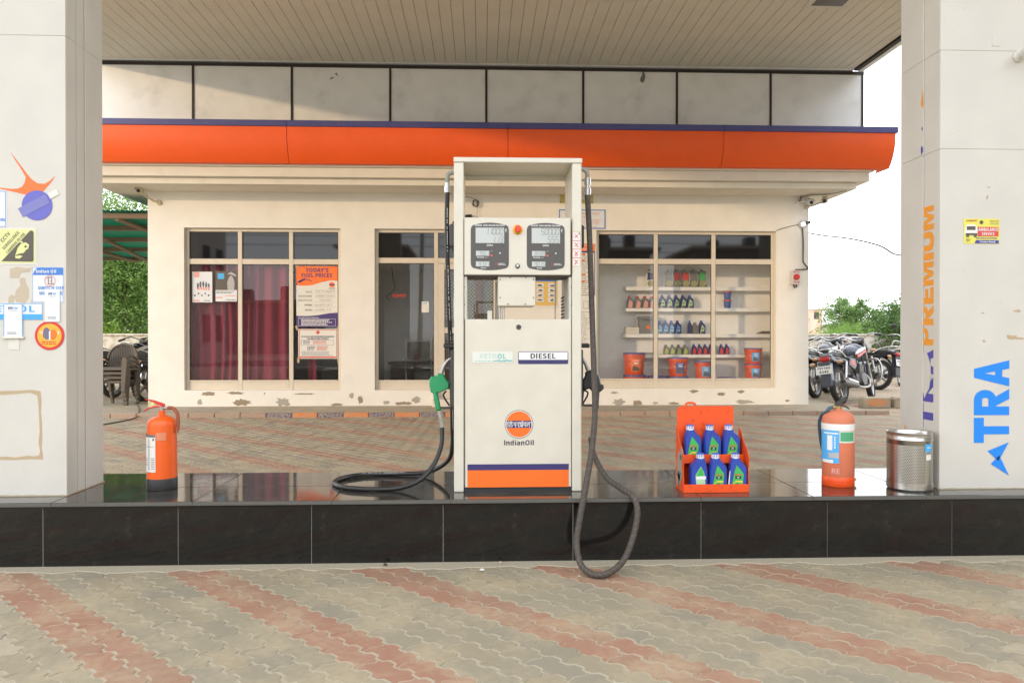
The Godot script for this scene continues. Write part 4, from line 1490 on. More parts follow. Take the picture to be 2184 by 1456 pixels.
	# maroon curtains
	for q in [[-6.25, -4.62, "maroon curtain behind the window pane with the two leaflets", 0.0], [-4.90, -3.93, "maroon curtain filling the middle pane of the curtained window", 2.0], [-3.62, -3.46, "narrow maroon curtain edge beside the dark desk", 1.0]]:
		g = Geo.new()
		var nseg := int((q[1] - q[0]) / 0.018)
		var prev := []
		for k in nseg + 1:
			var x: float = lerpf(q[0], q[1], float(k) / nseg)
			var col := []
			for j in 13:
				var t := j / 12.0
				var y := lerpf(3.08, 0.16, t)
				var gather: float = 1.0 + (0.18 * sin(t * 2.6) if q[3] == 0.0 else 0.0)
				var ph: float = q[3] + x * 26.0 + 1.3 * sin(x * 7.0 + q[3] + t * 0.7) + 0.5 * sin(t * 3.0 + x * 3.0)
				var xx: float = q[1] + (x - q[1]) / gather if q[3] == 0.0 else x
				col.append(V(xx, y, -11.06 + 0.045 * sin(ph) + 0.02 * sin(ph * 0.37 + 1.0)))
			if k:
				for j in 12: g.quad(prev[j], col[j], col[j + 1], prev[j + 1], V(0, 0, 1))
			prev = col
		solo("curtain", q[2], "curtain", g, M.curtain_maroon, Vector3.ZERO, "maroon curtains")
	# dark desk in the end pane of the curtained room
	o = thing("office_desk", "dark curved desk behind the pane below the complaint notice", "desk", V(-3.2, 0.12, -11.9))
	g = Geo.new()
	g.prism(P2([-0.55, 0.62, 0.6, 0.62, 0.6, 0.69, -0.50, 0.70]), -0.4, 0.4, 0.02, true)
	part(o, "top", g, M.dark_grey_plastic)
	for x in [-0.42, 0.45]:
		g = Geo.new()
		g.slab(V(x - 0.03, 0, -0.35), V(x + 0.03, 0.62, 0.35), 0.01)
		part(o, "leg", g, M.black_plastic)
	# office furniture behind the middle window
	o = thing("visitor_chair", "black visitor chair with chrome legs behind the middle window", "chair", V(-1.45, 0.12, -12.5), 0.12)
	g = Geo.new()
	g.box(V(0, 0.62, 0.0), V(0.50, 0.06, 0.46), 0.02)
	part(o, "seat", g, M.black_plastic)
	g = Geo.new()
	g.at(T(V(0, 1.05, 0.24), 0, 0.12))
	g.box(Vector3.ZERO, V(0.50, 0.40, 0.035), 0.015)
	part(o, "backrest", g, M.seat_vinyl)
	for x in [-0.28, 0.28]:
		g = Geo.new()
		g.tube(spline([V(x, 1.32, 0.26), V(x, 0.9, 0.27), V(x, 0.5, 0.25), V(x, 0.012, 0.30)], 4), 0.013, 8)
		part(o, "leg", g, M.chrome)
		g = Geo.new()
		g.tube(spline([V(x, 0.86, 0.25), V(x, 0.86, -0.15), V(x, 0.6, -0.22), V(x, 0.012, -0.22)], 4), 0.013, 8)
		part(o, "leg", g, M.chrome)
	o = thing("wooden_desk", "brown wooden desk behind the black visitor chair", "desk", V(-1.6, 0.12, -13.4))
	g = Geo.new()
	g.slab(V(-0.6, 0.72, -0.4), V(0.9, 0.77, 0.4), 0.008)
	part(o, "top", g, M.wood_brown)
	g = Geo.new()
	g.slab(V(-0.55, 0, -0.35), V(-0.05, 0.72, 0.35), 0.006)
	part(o, "drawer_unit", g, M.wood_brown)
	g = Geo.new()
	g.slab(V(0.82, 0, -0.35), V(0.87, 0.72, 0.35), 0.006)
	part(o, "side_panel", g, M.wood_brown)
	o = thing("hanging_cable", "thin black cable hanging inside the middle window", "cable")
	g = Geo.new()
	g.tube(spline([V(-2.05, 3.08, -12.5), V(-2.02, 2.8, -12.5), V(-1.98, 2.6, -12.5), V(-2.12, 2.45, -12.5), V(-2.17, 2.40, -12.5), V(-2.12, 2.32, -12.5)], 5), 0.008, 6)
	part(o, "wire", g, M.black_plastic)

# ------------------------------------------------------------------ sheets stuck on glass and walls
func sheet(called: String, label: String, category: String, x0: float, y0: float, x1: float, y1: float, z: float, m: Material, group := "", thick := 0.002) -> Node3D:
	var o := thing(called, label, category, V((x0 + x1) / 2, (y0 + y1) / 2, z), 0.0, group)
	var g := Geo.new()
	g.slab(V(-(x1 - x0) / 2, -(y1 - y0) / 2, -thick), V((x1 - x0) / 2, (y1 - y0) / 2, 0.0))
	part(o, "sheet", g, m)
	return o

func build_wall_things() -> void:
	var zg := WALL_Z - 0.136
	var g: Geo
	# two leaflets
	var o := sheet("leaflet", "pale leaflet with a red corner and group picture on the curtained window", "poster", -5.915, 2.191, -5.514, 2.817, zg, M.paper_blue_white, "leaflets on the curtained window")
	g = Geo.new()
	g.rect(-0.17, 0.20, -0.06, 0.31, 0.003)
	g.rect(-0.19, -0.29, -0.05, -0.265, 0.003)
	part(o, "red_print", g, M.pink_print)
	g = Geo.new()
	for k in 5: g.prism(ragged(-0.09 + k * 0.055, 0.06 - absf(k - 2) * 0.02, 0.022, 0.07, 8, 0.25), 0.001, 0.003)
	for k in 5: g.prism(ragged(-0.15 + k * 0.07, -0.17 + (k % 2) * 0.04, 0.018, 0.022, 7, 0.3), 0.001, 0.003)
	part(o, "picture_print", g, mat("print_slate", 0.12, 0.13, 0.16, 0.6))
	g = Geo.new()
	for k in 5: g.prism(ragged(-0.07 + k * 0.05, -0.03, 0.02, 0.035, 8, 0.25), 0.001, 0.0036)
	part(o, "picture_print", g, M.pink_print)
	g = Geo.new()
	scribble(g, 0.03, -0.295, 0.19, -0.26, 1, 0.003)
	part(o, "small_print", g, M.grey_print)
	o = sheet("leaflet", "dark leaflet with a blue label and silver figure on the curtained window", "poster", -5.447, 2.211, -5.017, 2.828, zg, M.paper_blue_white, "leaflets on the curtained window")
	g = Geo.new()
	g.rect(-0.215, -0.075, 0.215, 0.308, 0.003)
	part(o, "picture_print", g, M.khaki_print)
	g = Geo.new()
	g.rect(-0.17, 0.15, -0.04, 0.265, 0.005)
	part(o, "blue_print", g, M.sky_blue)
	g = Geo.new()
	g.prism(P2([0.03, -0.075, 0.16, -0.075, 0.17, 0.08, 0.14, 0.18, 0.10, 0.225, 0.06, 0.19, 0.02, 0.08]), 0.002, 0.005)
	g.prism(P2([0.02, 0.25, 0.10, 0.30, 0.2, 0.24, 0.19, 0.20, 0.1, 0.24]), 0.002, 0.005)
	part(o, "figure_print", g, mat("print_silver", 0.42, 0.40, 0.40, 0.6))
	g = Geo.new()
	scribble(g, -0.2, -0.15, 0.2, -0.09, 2, 0.003)
	scribble(g, 0.0, -0.29, 0.2, -0.26, 1, 0.003)
	part(o, "small_print", g, M.grey_print)
	g = Geo.new()
	g.rect(-0.02, -0.2, 0.2, -0.185, 0.003); g.rect(-0.2, -0.24, -0.08, -0.215, 0.003)
	part(o, "red_print", g, M.pink_print)
	# fuel price board
	o = sheet("price_poster", "fuel price poster with an orange head and purple foot on the window", "poster", -3.809, 1.688, -2.967, 2.939, zg, M.paper, "", 0.004)
	g = Geo.new()
	g.prism(P2([-0.421, 0.625, 0.421, 0.625, 0.421, 0.32, 0.30, 0.335, 0.10, 0.30, -0.10, 0.235, -0.30, 0.22, -0.421, 0.235]), 0.0, 0.002)
	part(o, "orange_print", g, M.orange_print)
	g = Geo.new()
	g.prism(P2([-0.421, -0.625, 0.421, -0.625, 0.421, -0.33, 0.25, -0.34, 0.0, -0.385, -0.2, -0.40, -0.421, -0.395]), 0.0, 0.002)
	part(o, "purple_print", g, mat("print_purple", 0.055, 0.03, 0.16, 0.5))
	g = Geo.new()
	words(g, "TODAY'S", V(0.0, 0.545, 0.004), 0.46, 0.085, "heavy")
	words(g, "FUEL PRICES", V(0.0, 0.44, 0.004), 0.62, 0.085, "heavy")
	g.stroke([Vector2(-0.42, 0.25), Vector2(-0.38, 0.30), Vector2(-0.30, 0.33)], 0.012, 0.004)
	g.stroke([Vector2(-0.36, 0.305), Vector2(-0.25, 0.36)], 0.04, 0.004)
	g.stroke([Vector2(-0.25, 0.355), Vector2(-0.17, 0.35), Vector2(-0.11, 0.315)], 0.014, 0.004)
	part(o, "heading", g, M["print_purple"])
	g = Geo.new()
	words(g, "DATE", V(-0.16, 0.095, 0.003), 0.12, 0.035, "plain")
	words(g, "DEALER NAME", V(-0.24, 0.01, 0.003), 0.28, 0.034, "plain")
	words(g, "DEALER CODE", V(-0.24, -0.075, 0.003), 0.28, 0.034, "plain")
	words(g, "PETROL", V(-0.17, -0.175, 0.003), 0.16, 0.036, "bold")
	words(g, "DIESEL", V(-0.165, -0.275, 0.003), 0.15, 0.036, "bold")
	words(g, "Rs/Litre", V(0.0, -0.175, 0.003), 0.09, 0.022, "plain")
	words(g, "Rs/Litre", V(0.0, -0.275, 0.003), 0.09, 0.022, "plain")
	part(o, "small_print", g, M.grey_print)
	g = Geo.new()
	for q in [[0.105, 0.035, "15-7-2022"], [0.015, 0.035, "CHEEKA F-STATION"], [-0.07, 0.035, "102789"], [-0.17, 0.04, "97-31"], [-0.27, 0.04, "90-15"]]:
		var w: float = 0.40 if q[2].length() > 8 else 0.24
		words(g, q[2], V(0.17, q[0], 0.003), w, q[1], "plain")
	for y in [0.13, 0.06, -0.02, -0.11, -0.21, -0.31]: g.rect(-0.06, y, 0.40, y + 0.003, 0.003)
	part(o, "handwriting", g, mat("pencil", 0.36, 0.33, 0.29, 0.8))
	g = Geo.new()
	words(g, "FUEL PRICE MAY BE VERIFIED BY:", V(-0.17, -0.435, 0.004), 0.42, 0.022)
	g.frame(-0.38, -0.605, 0.38, -0.455, 0.004, 0.004)
	scribble(g, -0.32, -0.595, 0.32, -0.465, 5, 0.004, 0.55)
	part(o, "white_print", g, M.white_print)
	g = Geo.new()
	g.disc(V(0.305, 0.245, 0.004), 0.056, 20)
	part(o, "emblem", g, M.orange_print)
	g = Geo.new()
	g.rect(-0.053 + 0.305, 0.232, 0.053 + 0.305, 0.258, 0.0055)
	words(g, "IndianOil", V(0.305, 0.17, 0.004), 0.12, 0.022)
	part(o, "emblem_print", g, M["print_purple"])
	# complaint notice
	o = sheet("complaint_notice", "white complaint notice in a red border below the price poster", "notice", -3.773, 1.036, -2.968, 1.649, zg, M.paper, "", 0.004)
	g = Geo.new()
	g.frame(-0.385, -0.29, 0.385, 0.29, 0.012, 0.002)
	g.rect(-0.385, -0.29, 0.385, -0.262, 0.003)
	g.disc(V(0, 0.235, 0.003), 0.036, 16)
	scribble(g, -0.1, -0.005, 0.2, 0.065, 3, 0.003, 0.5)
	scribble(g, -0.02, -0.135, 0.24, -0.045, 4, 0.003, 0.5)
	part(o, "red_print", g, mat("print_vermilion", 0.62, 0.10, 0.06, 0.6))
	g = Geo.new()
	words(g, "IN CASE OF ANY COMPLAINT/SUGGESTION", V(0, 0.148, 0.003), 0.66, 0.034)
	words(g, "YOU MAY PLEASE CONTACT", V(0, 0.105, 0.003), 0.44, 0.034)
	scribble(g, -0.3, -0.005, -0.14, 0.065, 3, 0.003, 0.45)
	scribble(g, -0.22, -0.135, -0.05, -0.045, 3, 0.003, 0.45)
	scribble(g, -0.33, -0.25, 0.33, -0.15, 5, 0.003, 0.3)
	g.frame(-0.34, -0.03, 0.32, 0.08, 0.004, 0.003)
	part(o, "navy_print", g, M.navy_print)
	for q in [[-3.79, 2.95, "at the upper corner of the fuel price poster"], [-3.80, 1.67, "on the left between price poster and complaint notice"], [-2.96, 1.66, "on the right between price poster and complaint notice"], [-3.77, 1.0, "at the lower left corner of the complaint notice"], [-2.95, 0.99, "at the lower right corner of the complaint notice"]]: # strips of brown tape
		g = Geo.new()
		g.at(T(V(q[0], q[1], zg + 0.004), 0, 0, rng.randf_range(-0.6, 0.6)))
		g.box(Vector3.ZERO, V(0.05, 0.10, 0.002))
		solo("tape_strip", "brown tape strip " + q[2], "tape", g, M.glue_brown, Vector3.ZERO, "tape at the corners of the window posters")
	# payment card and red lettering on the middle window
	o = sheet("payment_card", "small white card stuck on the middle window", "card", -1.24, 1.99, -1.09, 2.22, zg, M.paper)
	g = Geo.new()
	scribble(g, -0.06, 0.06, 0.06, 0.1, 2, 0.003)
	part(o, "small_print", g, M.sky_blue)
	g = Geo.new()
	g.at(T(V(-1.85, 2.30, zg)))
	hindi(g, 0.28, 0.07, 5)
	solo("window_lettering", "short red lettering stuck on the middle window", "lettering", g, M.red_print)
	# boards on the wall right of the door
	o = sheet("wall_notice", "white notice with a blue border high beside the shop window", "notice", 1.60, 3.72, 2.562, 4.114, WALL_Z + 0.012, M.paper_blue_white, "", 0.010)
	g = Geo.new()
	g.frame(-0.481, -0.197, 0.481, 0.197, 0.018, 0.003)
	part(o, "border", g, M.blue_print)
	g = Geo.new()
	words(g, "UNRELATED PERSONS IS", V(0.06, -0.02, 0.003), 0.74, 0.04, "plain")
	words(g, "NOT ALLOWED ON PETROL PUMP", V(0.0, -0.075, 0.003), 0.70, 0.04, "plain")
	words(g, "INDIAN OIL CORPORATION LIMITED", V(0.05, -0.16, 0.003), 0.56, 0.022, "plain")
	g.at(T(V(-0.36, 0.085, 0.003)))
	hindi(g, 0.72, 0.05, 9)
	g.at(T(V(-0.30, 0.02, 0.003)))
	hindi(g, 0.40, 0.045, 5)
	part(o, "red_print", g, M.pink_print)
	o = sheet("yellow_sign", "small yellow metal sign under the cornice behind the pump", "sign", 1.617, 4.242, 2.308, 4.517, WALL_Z + 0.012, mat("sign_yellow", 0.55, 0.46, 0.14, 0.5), "", 0.010)
	g = Geo.new()
	g.rect(0.02, -0.06, 0.28, 0.08, 0.003)
	part(o, "white_print", g, M.paper)
	g = Geo.new()
	for q in [[-0.32, 0.11], [0.32, 0.11], [-0.32, -0.11], [0.32, -0.11]]: g.disc(V(q[0], q[1], 0.003), 0.012, 8)
	part(o, "rivet", g, M.gasket)
	o = sheet("instruction_board", "tall instruction board with an orange heading beside the shop window", "notice", 1.66, 2.34, 2.345, 3.41, WALL_Z + 0.012, M.paper, "", 0.010)
	g = Geo.new()
	g.rect(-0.34, 0.385, 0.34, 0.535, 0.003)
	for y in [0.30, 0.17, -0.12, -0.26]: g.rect(-0.1, y, 0.14, y + 0.035, 0.003)
	part(o, "orange_print", g, M.orange_print)
	g = Geo.new()
	g.rect(-0.34, 0.36, 0.34, 0.382, 0.003)
	g.frame(-0.342, -0.535, 0.342, 0.36, 0.012, 0.003)
	part(o, "border", g, M["print_purple"])
	g = Geo.new()
	g.at(T(V(-0.28, 0.465, 0.0045)))
	hindi(g, 0.5, 0.05, 6)
	g.at(T(V(-0.24, 0.40, 0.0045)))
	hindi(g, 0.42, 0.045, 5)
	part(o, "white_print", g, M.white_print)
	g = Geo.new()
	scribble(g, -0.3, -0.5, 0.3, 0.34, 20, 0.003, 0.28)
	part(o, "small_print", g, M.grey_print)
	o = sheet("notice_board", "white close-printed notice under the instruction board", "notice", 1.66, 1.30, 2.30, 2.30, WALL_Z + 0.012, M.paper, "", 0.010)
	g = Geo.new()
	scribble(g, -0.28, -0.46, 0.28, 0.22, 16, 0.003, 0.22)
	g.frame(0.12, 0.27, 0.24, 0.42, 0.006, 0.003)
	part(o, "small_print", g, M.grey_print)
	# yellow poster seen through the gap in the pump
	o = sheet("yellow_poster", "yellow picture poster on the wall seen through the pump", "poster", 1.11, 2.08, 1.56, 2.70, WALL_Z + 0.01, mat("poster_yellow", 0.70, 0.47, 0.12, 0.6), "", 0.004)
	g = Geo.new()
	g.rect(-0.225, 0.24, 0.225, 0.31, 0.002)
	part(o, "blue_print", g, M.blue_print)
	for c in 2:
		for r in 4:
			g = Geo.new()
			g.rect(-0.2 + c * 0.24, 0.12 - r * 0.1, -0.05 + c * 0.24, 0.20 - r * 0.1, 0.002)
			part(o, "picture_print", g, M.paper_blue_white)
			g = Geo.new()
			g.prism(ragged(-0.12 + c * 0.24, 0.155 - r * 0.1, 0.05, 0.02, 9, 0.4), 0.002, 0.004)
			part(o, "picture_print", g, mat("print_slate", 0.12, 0.13, 0.16, 0.6))
	g = Geo.new()
	g.rect(-0.225, -0.31, 0.225, -0.26, 0.002)
	part(o, "white_print", g, M.paper)
	# cctv cameras
	cctv("cream bullet security camera on the cream wall corner beside the green shed", V(-6.52, 4.20, WALL_Z), V(-6.80, 4.40, -10.45), 0.25, M.camera_cream)
	cctv("white security camera high on the wall under the right cornice, pointing out", V(6.62, 4.30, WALL_Z), V(6.78, 4.27, -10.50), -0.15, M.camera_white)
	cctv("cream hooded security camera at the building's right corner below the cornice", V(6.80, 4.20, WALL_Z), V(7.08, 4.30, -10.45), -0.5, M.camera_cream)
	# little camera hanging from a coil of cable above the pump display
	o = thing("dangling_camera", "small white camera dangling on a coil of wire above the pump display", "camera", V(-0.12, 4.40, WALL_Z + 0.03))
	g = Geo.new()
	var coil := []
	for k in 40: coil.append(V(sin(k * 0.75) * (0.06 + 0.02 * sin(k * 0.31)), -0.18 + cos(k * 0.75) * 0.07, 0.02 + 0.001 * k))
	g.tube(coil, 0.006, 5)
	part(o, "coiled_wire", g, M.dark_grey_plastic)
	g = Geo.new()
	g.tube(spline([V(-0.26, 0.02, -0.02), V(-0.24, -0.03, 0.0), V(-0.10, -0.06, 0.02), V(0, -0.12, 0.03), V(0.03, -0.3, 0.03), V(0.02, -0.46, 0.03)], 5), 0.005, 5)
	part(o, "wire", g, M.dark_grey_plastic)
	g = Geo.new()
	g.at(T(V(0.02, -0.50, 0.05), 0, PI / 2))
	g.lathe([Vector2(0, -0.05), Vector2(0.045, -0.05), Vector2(0.05, 0.05), Vector2(0.03, 0.055), Vector2(0, 0.055)], 16)
	part(o, "body", g, M.camera_white)
	g = Geo.new()
	g.disc(V(0.02, -0.50, 0.108), 0.032, 16)
	part(o, "lens", g, M.black_plastic)
	# emergency stop
	o = thing("emergency_stop", "white emergency stop box with a red button beside the shop window", "switch", V(6.55, 2.72, WALL_Z))
	g = Geo.new()
	g.slab(V(-0.09, -0.145, 0), V(0.09, 0.15, 0.10), 0.008)
	part(o, "box", g, M.camera_white)
	g = Geo.new()
	g.at(T(V(0.0, 0.01, 0.10), 0, PI / 2))
	g.lathe([Vector2(0.065, 0), Vector2(0.065, 0.02), Vector2(0.055, 0.04), Vector2(0, 0.045)], 20)
	part(o, "button", g, M.red_print)
	g = Geo.new()
	words(g, "STOP", V(0.0, -0.10, 0.1015), 0.13, 0.04)
	words(g, "EMERGENCY", V(0.0, 0.115, 0.1015), 0.15, 0.028)
	part(o, "lettering", g, M.red_print)
	g = Geo.new()
	g.tube([V(0.02, -0.145, 0.05), V(0.02, -0.20, 0.05)], 0.018, 8)
	g.tube([V(-0.04, -0.145, 0.05), V(-0.02, -0.22, 0.06)], 0.014, 8)
	part(o, "cable_gland", g, M.dark_grey_plastic)
	o = thing("wall_conduit", "dark cable conduit from the small lamp down to the stop box", "cable")
	g = Geo.new()
	g.tube(spline([V(6.70, 3.78, WALL_Z + 0.03), V(6.72, 3.5, WALL_Z + 0.03), V(6.72, 3.10, WALL_Z + 0.03), V(6.73, 3.04, WALL_Z + 0.03), V(6.82, 2.92, WALL_Z + 0.03), V(6.78, 2.90, WALL_Z + 0.03), V(6.55, 2.885, WALL_Z + 0.04)], 5), 0.014, 6)
	part(o, "pipe", g, M.dark_grey_plastic)
	g = Geo.new()
	g.tube(spline([V(6.16, 3.70, WALL_Z + 0.012), V(6.2, 3.72, WALL_Z + 0.012), V(6.4, 3.78, WALL_Z + 0.012), V(6.62, 3.83, WALL_Z + 0.012)], 5), 0.006, 5)
	part(o, "wire", g, M.dark_grey_plastic)
	o = thing("wall_lamp", "small round wall lamp glowing white above the stop box", "lamp", V(6.70, 3.83, WALL_Z))
	g = Geo.new()
	g.at(T(Vector3.ZERO, 0, PI / 2))
	g.lathe([Vector2(0.075, 0), Vector2(0.075, 0.05), Vector2(0.055, 0.08), Vector2(0.0, 0.08)], 16)
	part(o, "housing", g, M.camera_white)
	g = Geo.new()
	g.at(T(Vector3.ZERO))
	g.tube([V(0.06, 0.03, 0.06), V(0.15, 0.04, 0.09)], 0.03, 8)
	part(o, "bracket", g, M.dark_grey_plastic)
	var glow := mat("lamp_glow", 0.8, 0.85, 1.0, 0.4)
	glow.emission_enabled = true
	glow.emission = Color(0.85, 0.9, 1.0)
	glow.emission_energy_multiplier = 1.6
	g = Geo.new()
	g.ball(V(0.0, 0.0, 0.085), V(0.045, 0.045, 0.03), 12, 6)
	part(o, "bulb", g, glow)
	var ll := OmniLight3D.new()
	ll.name = "lamp_light"
	ll.light_energy = 0.02
	ll.light_color = Color(0.85, 0.9, 1.0)
	ll.light_size = 0.04
	ll.omni_range = 6.0
	ll.omni_attenuation = 2.0
	ll.shadow_enabled = true
	o.add_child(ll)
	ll.position = V(0, 0, 0.14)
	# loose dark bracket behind the display and a stray wire at the cornice
	o = thing("wall_bracket", "dark bent metal bracket on the wall just above the pump display", "bracket", V(-0.28, 3.92, WALL_Z))
	g = Geo.new()
	g.at(T(V(0, 0, 0.08), 0.3, 0, 0.12))
	g.box(Vector3.ZERO, V(0.18, 0.13, 0.02), 0.004)
	g.box(V(-0.08, 0, -0.04), V(0.02, 0.13, 0.09), 0.004)
	part(o, "plate", g, M.bar_brown)
	g = Geo.new()
	g.tube(spline([V(7.30, 4.41, -10.0), V(7.0, 4.36, -10.1), V(6.8, 4.40, -10.4), V(6.62, 4.38, -10.6)], 5), 0.007, 5)
	g.tube(spline([V(6.64, 4.41, -10.62), V(6.66, 4.36, -10.62), V(6.62, 4.32, -10.64)], 5), 0.012, 5)
	solo("cornice_wire", "thin loose wire under the right end of the cornice", "wire", g, M.dark_grey_plastic)
	# cable from the corner out to the far pillar, and a thin one far behind
	g = Geo.new()
	g.tube(spline([V(6.86, 3.66, -10.72), V(7.0, 3.55, -10.3), V(6.9, 3.32, -9.0), V(6.6, 3.0, -7.4), V(6.2, 2.70, -6.1), V(5.2, 2.45, -3.4), V(4.38, 2.40, -0.7)], 6), 0.014, 6)
	solo("sagging_cable", "thick black cable sagging from the building's corner to the lettered pillar", "cable", g, M.black_plastic)
	g = Geo.new()
	g.tube(spline([V(-20, 4.6, -31), V(-2, 4.1, -30), V(15.3, 4.13, -30), V(19.5, 4.53, -30), V(40, 6.5, -30)], 8), 0.012, 5)
	solo("overhead_wire", "thin overhead wire against the sky beyond the motorcycles", "wire", g, M.dark_grey_plastic)
	g = Geo.new()
	for y in [3.84, 3.70, 2.95, 2.32]: g.box(V(6.90, y, -11.0), V(0.10, 0.10 if y > 3.5 else 0.22, 0.16), 0.01)
	solo("side_bracket", "small cream brackets on the building's right side wall", "bracket", g, M.cornice_paint)

func cctv(label: String, root: Vector3, head: Vector3, yaw: float, m: Material) -> void:
	var o := thing("security_camera", label, "camera", root, 0.0, "security cameras on the shop front")
	var h := head - root
	var g := Geo.new()
	g.at(T(Vector3.ZERO, 0, PI / 2))
	g.lathe([Vector2(0.055, 0), Vector2(0.055, 0.03), Vector2(0.03, 0.05), Vector2(0, 0.05)], 14)
	part(o, "mount", g, m)
	g = Geo.new()
	g.tube(spline([V(0, 0, 0.04), V(h.x * 0.3, h.y * 0.1, 0.10), V(h.x * 0.7, h.y * 0.5, h.z - 0.05), h - V(0, 0.05, 0.03)], 4), 0.018, 7)
	part(o, "arm", g, m)
	g = Geo.new()
	g.at(T(h, yaw, 0.25))
	g.prism(P2([-0.055, -0.05, 0.055, -0.05, 0.06, 0.03, 0.035, 0.055, -0.035, 0.055, -0.06, 0.03]), -0.14, 0.14, 0.01, true)
	part(o, "body", g, m)
	g = Geo.new()
	g.at(T(h, yaw, 0.25))
	g.prism(P2([-0.065, 0.02, -0.04, 0.06, 0.04, 0.06, 0.065, 0.02, 0.072, 0.025, 0.045, 0.069, -0.045, 0.069, -0.072, 0.025]), -0.15, 0.19, 0.0, true)
	part(o, "sun_hood", g, m)
	g = Geo.new()
	g.at(T(h, yaw, 0.25))
	g.disc(V(0, 0, 0.142), 0.036, 14)
	part(o, "lens", g, M.black_plastic)

# hanging-bar lettering: n syllables in a strip w long and h high, starting at the origin
func hindi(g: Geo, w: float, h: float, n: int) -> void:
	var r := RandomNumberGenerator.new()
	r.seed = n * 7 + int(w * 1000)
	var cw := w / n
	var t := h * 0.15
	g.stroke([Vector2(0, h * 0.82), Vector2(w, h * 0.82)], t)
	for i in n:
		var x := i * cw
		var k := r.randi() % 4
		g.stroke([Vector2(x + cw * 0.78, h * 0.82), Vector2(x + cw * 0.78, 0)], t)
		if k == 0:
			g.stroke([Vector2(x + cw * 0.2, h * 0.8), Vector2(x + cw * 0.12, h * 0.5), Vector2(x + cw * 0.45, h * 0.3), Vector2(x + cw * 0.78, h * 0.35)], t)
		elif k == 1:
			g.stroke([Vector2(x + cw * 0.15, h * 0.45), Vector2(x + cw * 0.78, h * 0.45)], t)
			g.stroke([Vector2(x + cw * 0.15, h * 0.5), Vector2(x + cw * 0.25, h * 0.25)], t)
		elif k == 2:
			g.stroke([Vector2(x + cw * 0.4, h * 0.8), Vector2(x + cw * 0.12, h * 0.6), Vector2(x + cw * 0.45, h * 0.4), Vector2(x + cw * 0.15, h * 0.08)], t)
		else:
			g.stroke([Vector2(x + cw * 0.25, h * 0.8), Vector2(x + cw * 0.25, h * 0.25), Vector2(x + cw * 0.78, h * 0.2)], t)
		if r.randf() < 0.3: g.stroke([Vector2(x + cw * 0.5, h * 0.85), Vector2(x + cw * 0.75, h * 1.12)], t)

# ------------------------------------------------------------------ the fuel pump
func digits(g: Geo, s: String, x1: float, y0: float, h: float, z: float, w := 0.5) -> void:
	var on := {"0": "abcdef", "1": "bc", "2": "abged", "3": "abgcd", "4": "fgbc", "5": "afgcd", "6": "afgedc", "7": "abc", "8": "abcdefg", "9": "abcdfg"}
	var cw := h * w
	var t := h * 0.075
	var x := x1
	for i in range(s.length() - 1, -1, -1):
		var ch := s[i]
		if ch == ".":
			g.rect(x - t * 0.2, y0, x + t * 0.8, y0 + t, z)
			continue
		x -= cw * 1.36
		for k in on.get(ch, ""):
			var sk := func(a: float, b: float) -> Vector2: return Vector2(x + a * cw + b * h * 0.10, y0 + b * h)
			match k:
				"a": g.stroke([sk.call(0.12, 1.0), sk.call(0.88, 1.0)], t, z)
				"g": g.stroke([sk.call(0.12, 0.5), sk.call(0.88, 0.5)], t, z)
				"d": g.stroke([sk.call(0.12, 0.0), sk.call(0.88, 0.0)], t, z)
				"f": g.stroke([sk.call(0.0, 0.56), sk.call(0.0, 0.94)], t, z)
				"b": g.stroke([sk.call(1.0, 0.56), sk.call(1.0, 0.94)], t, z)
				"e": g.stroke([sk.call(0.0, 0.06), sk.call(0.0, 0.44)], t, z)
				"c": g.stroke([sk.call(1.0, 0.06), sk.call(1.0, 0.44)], t, z)

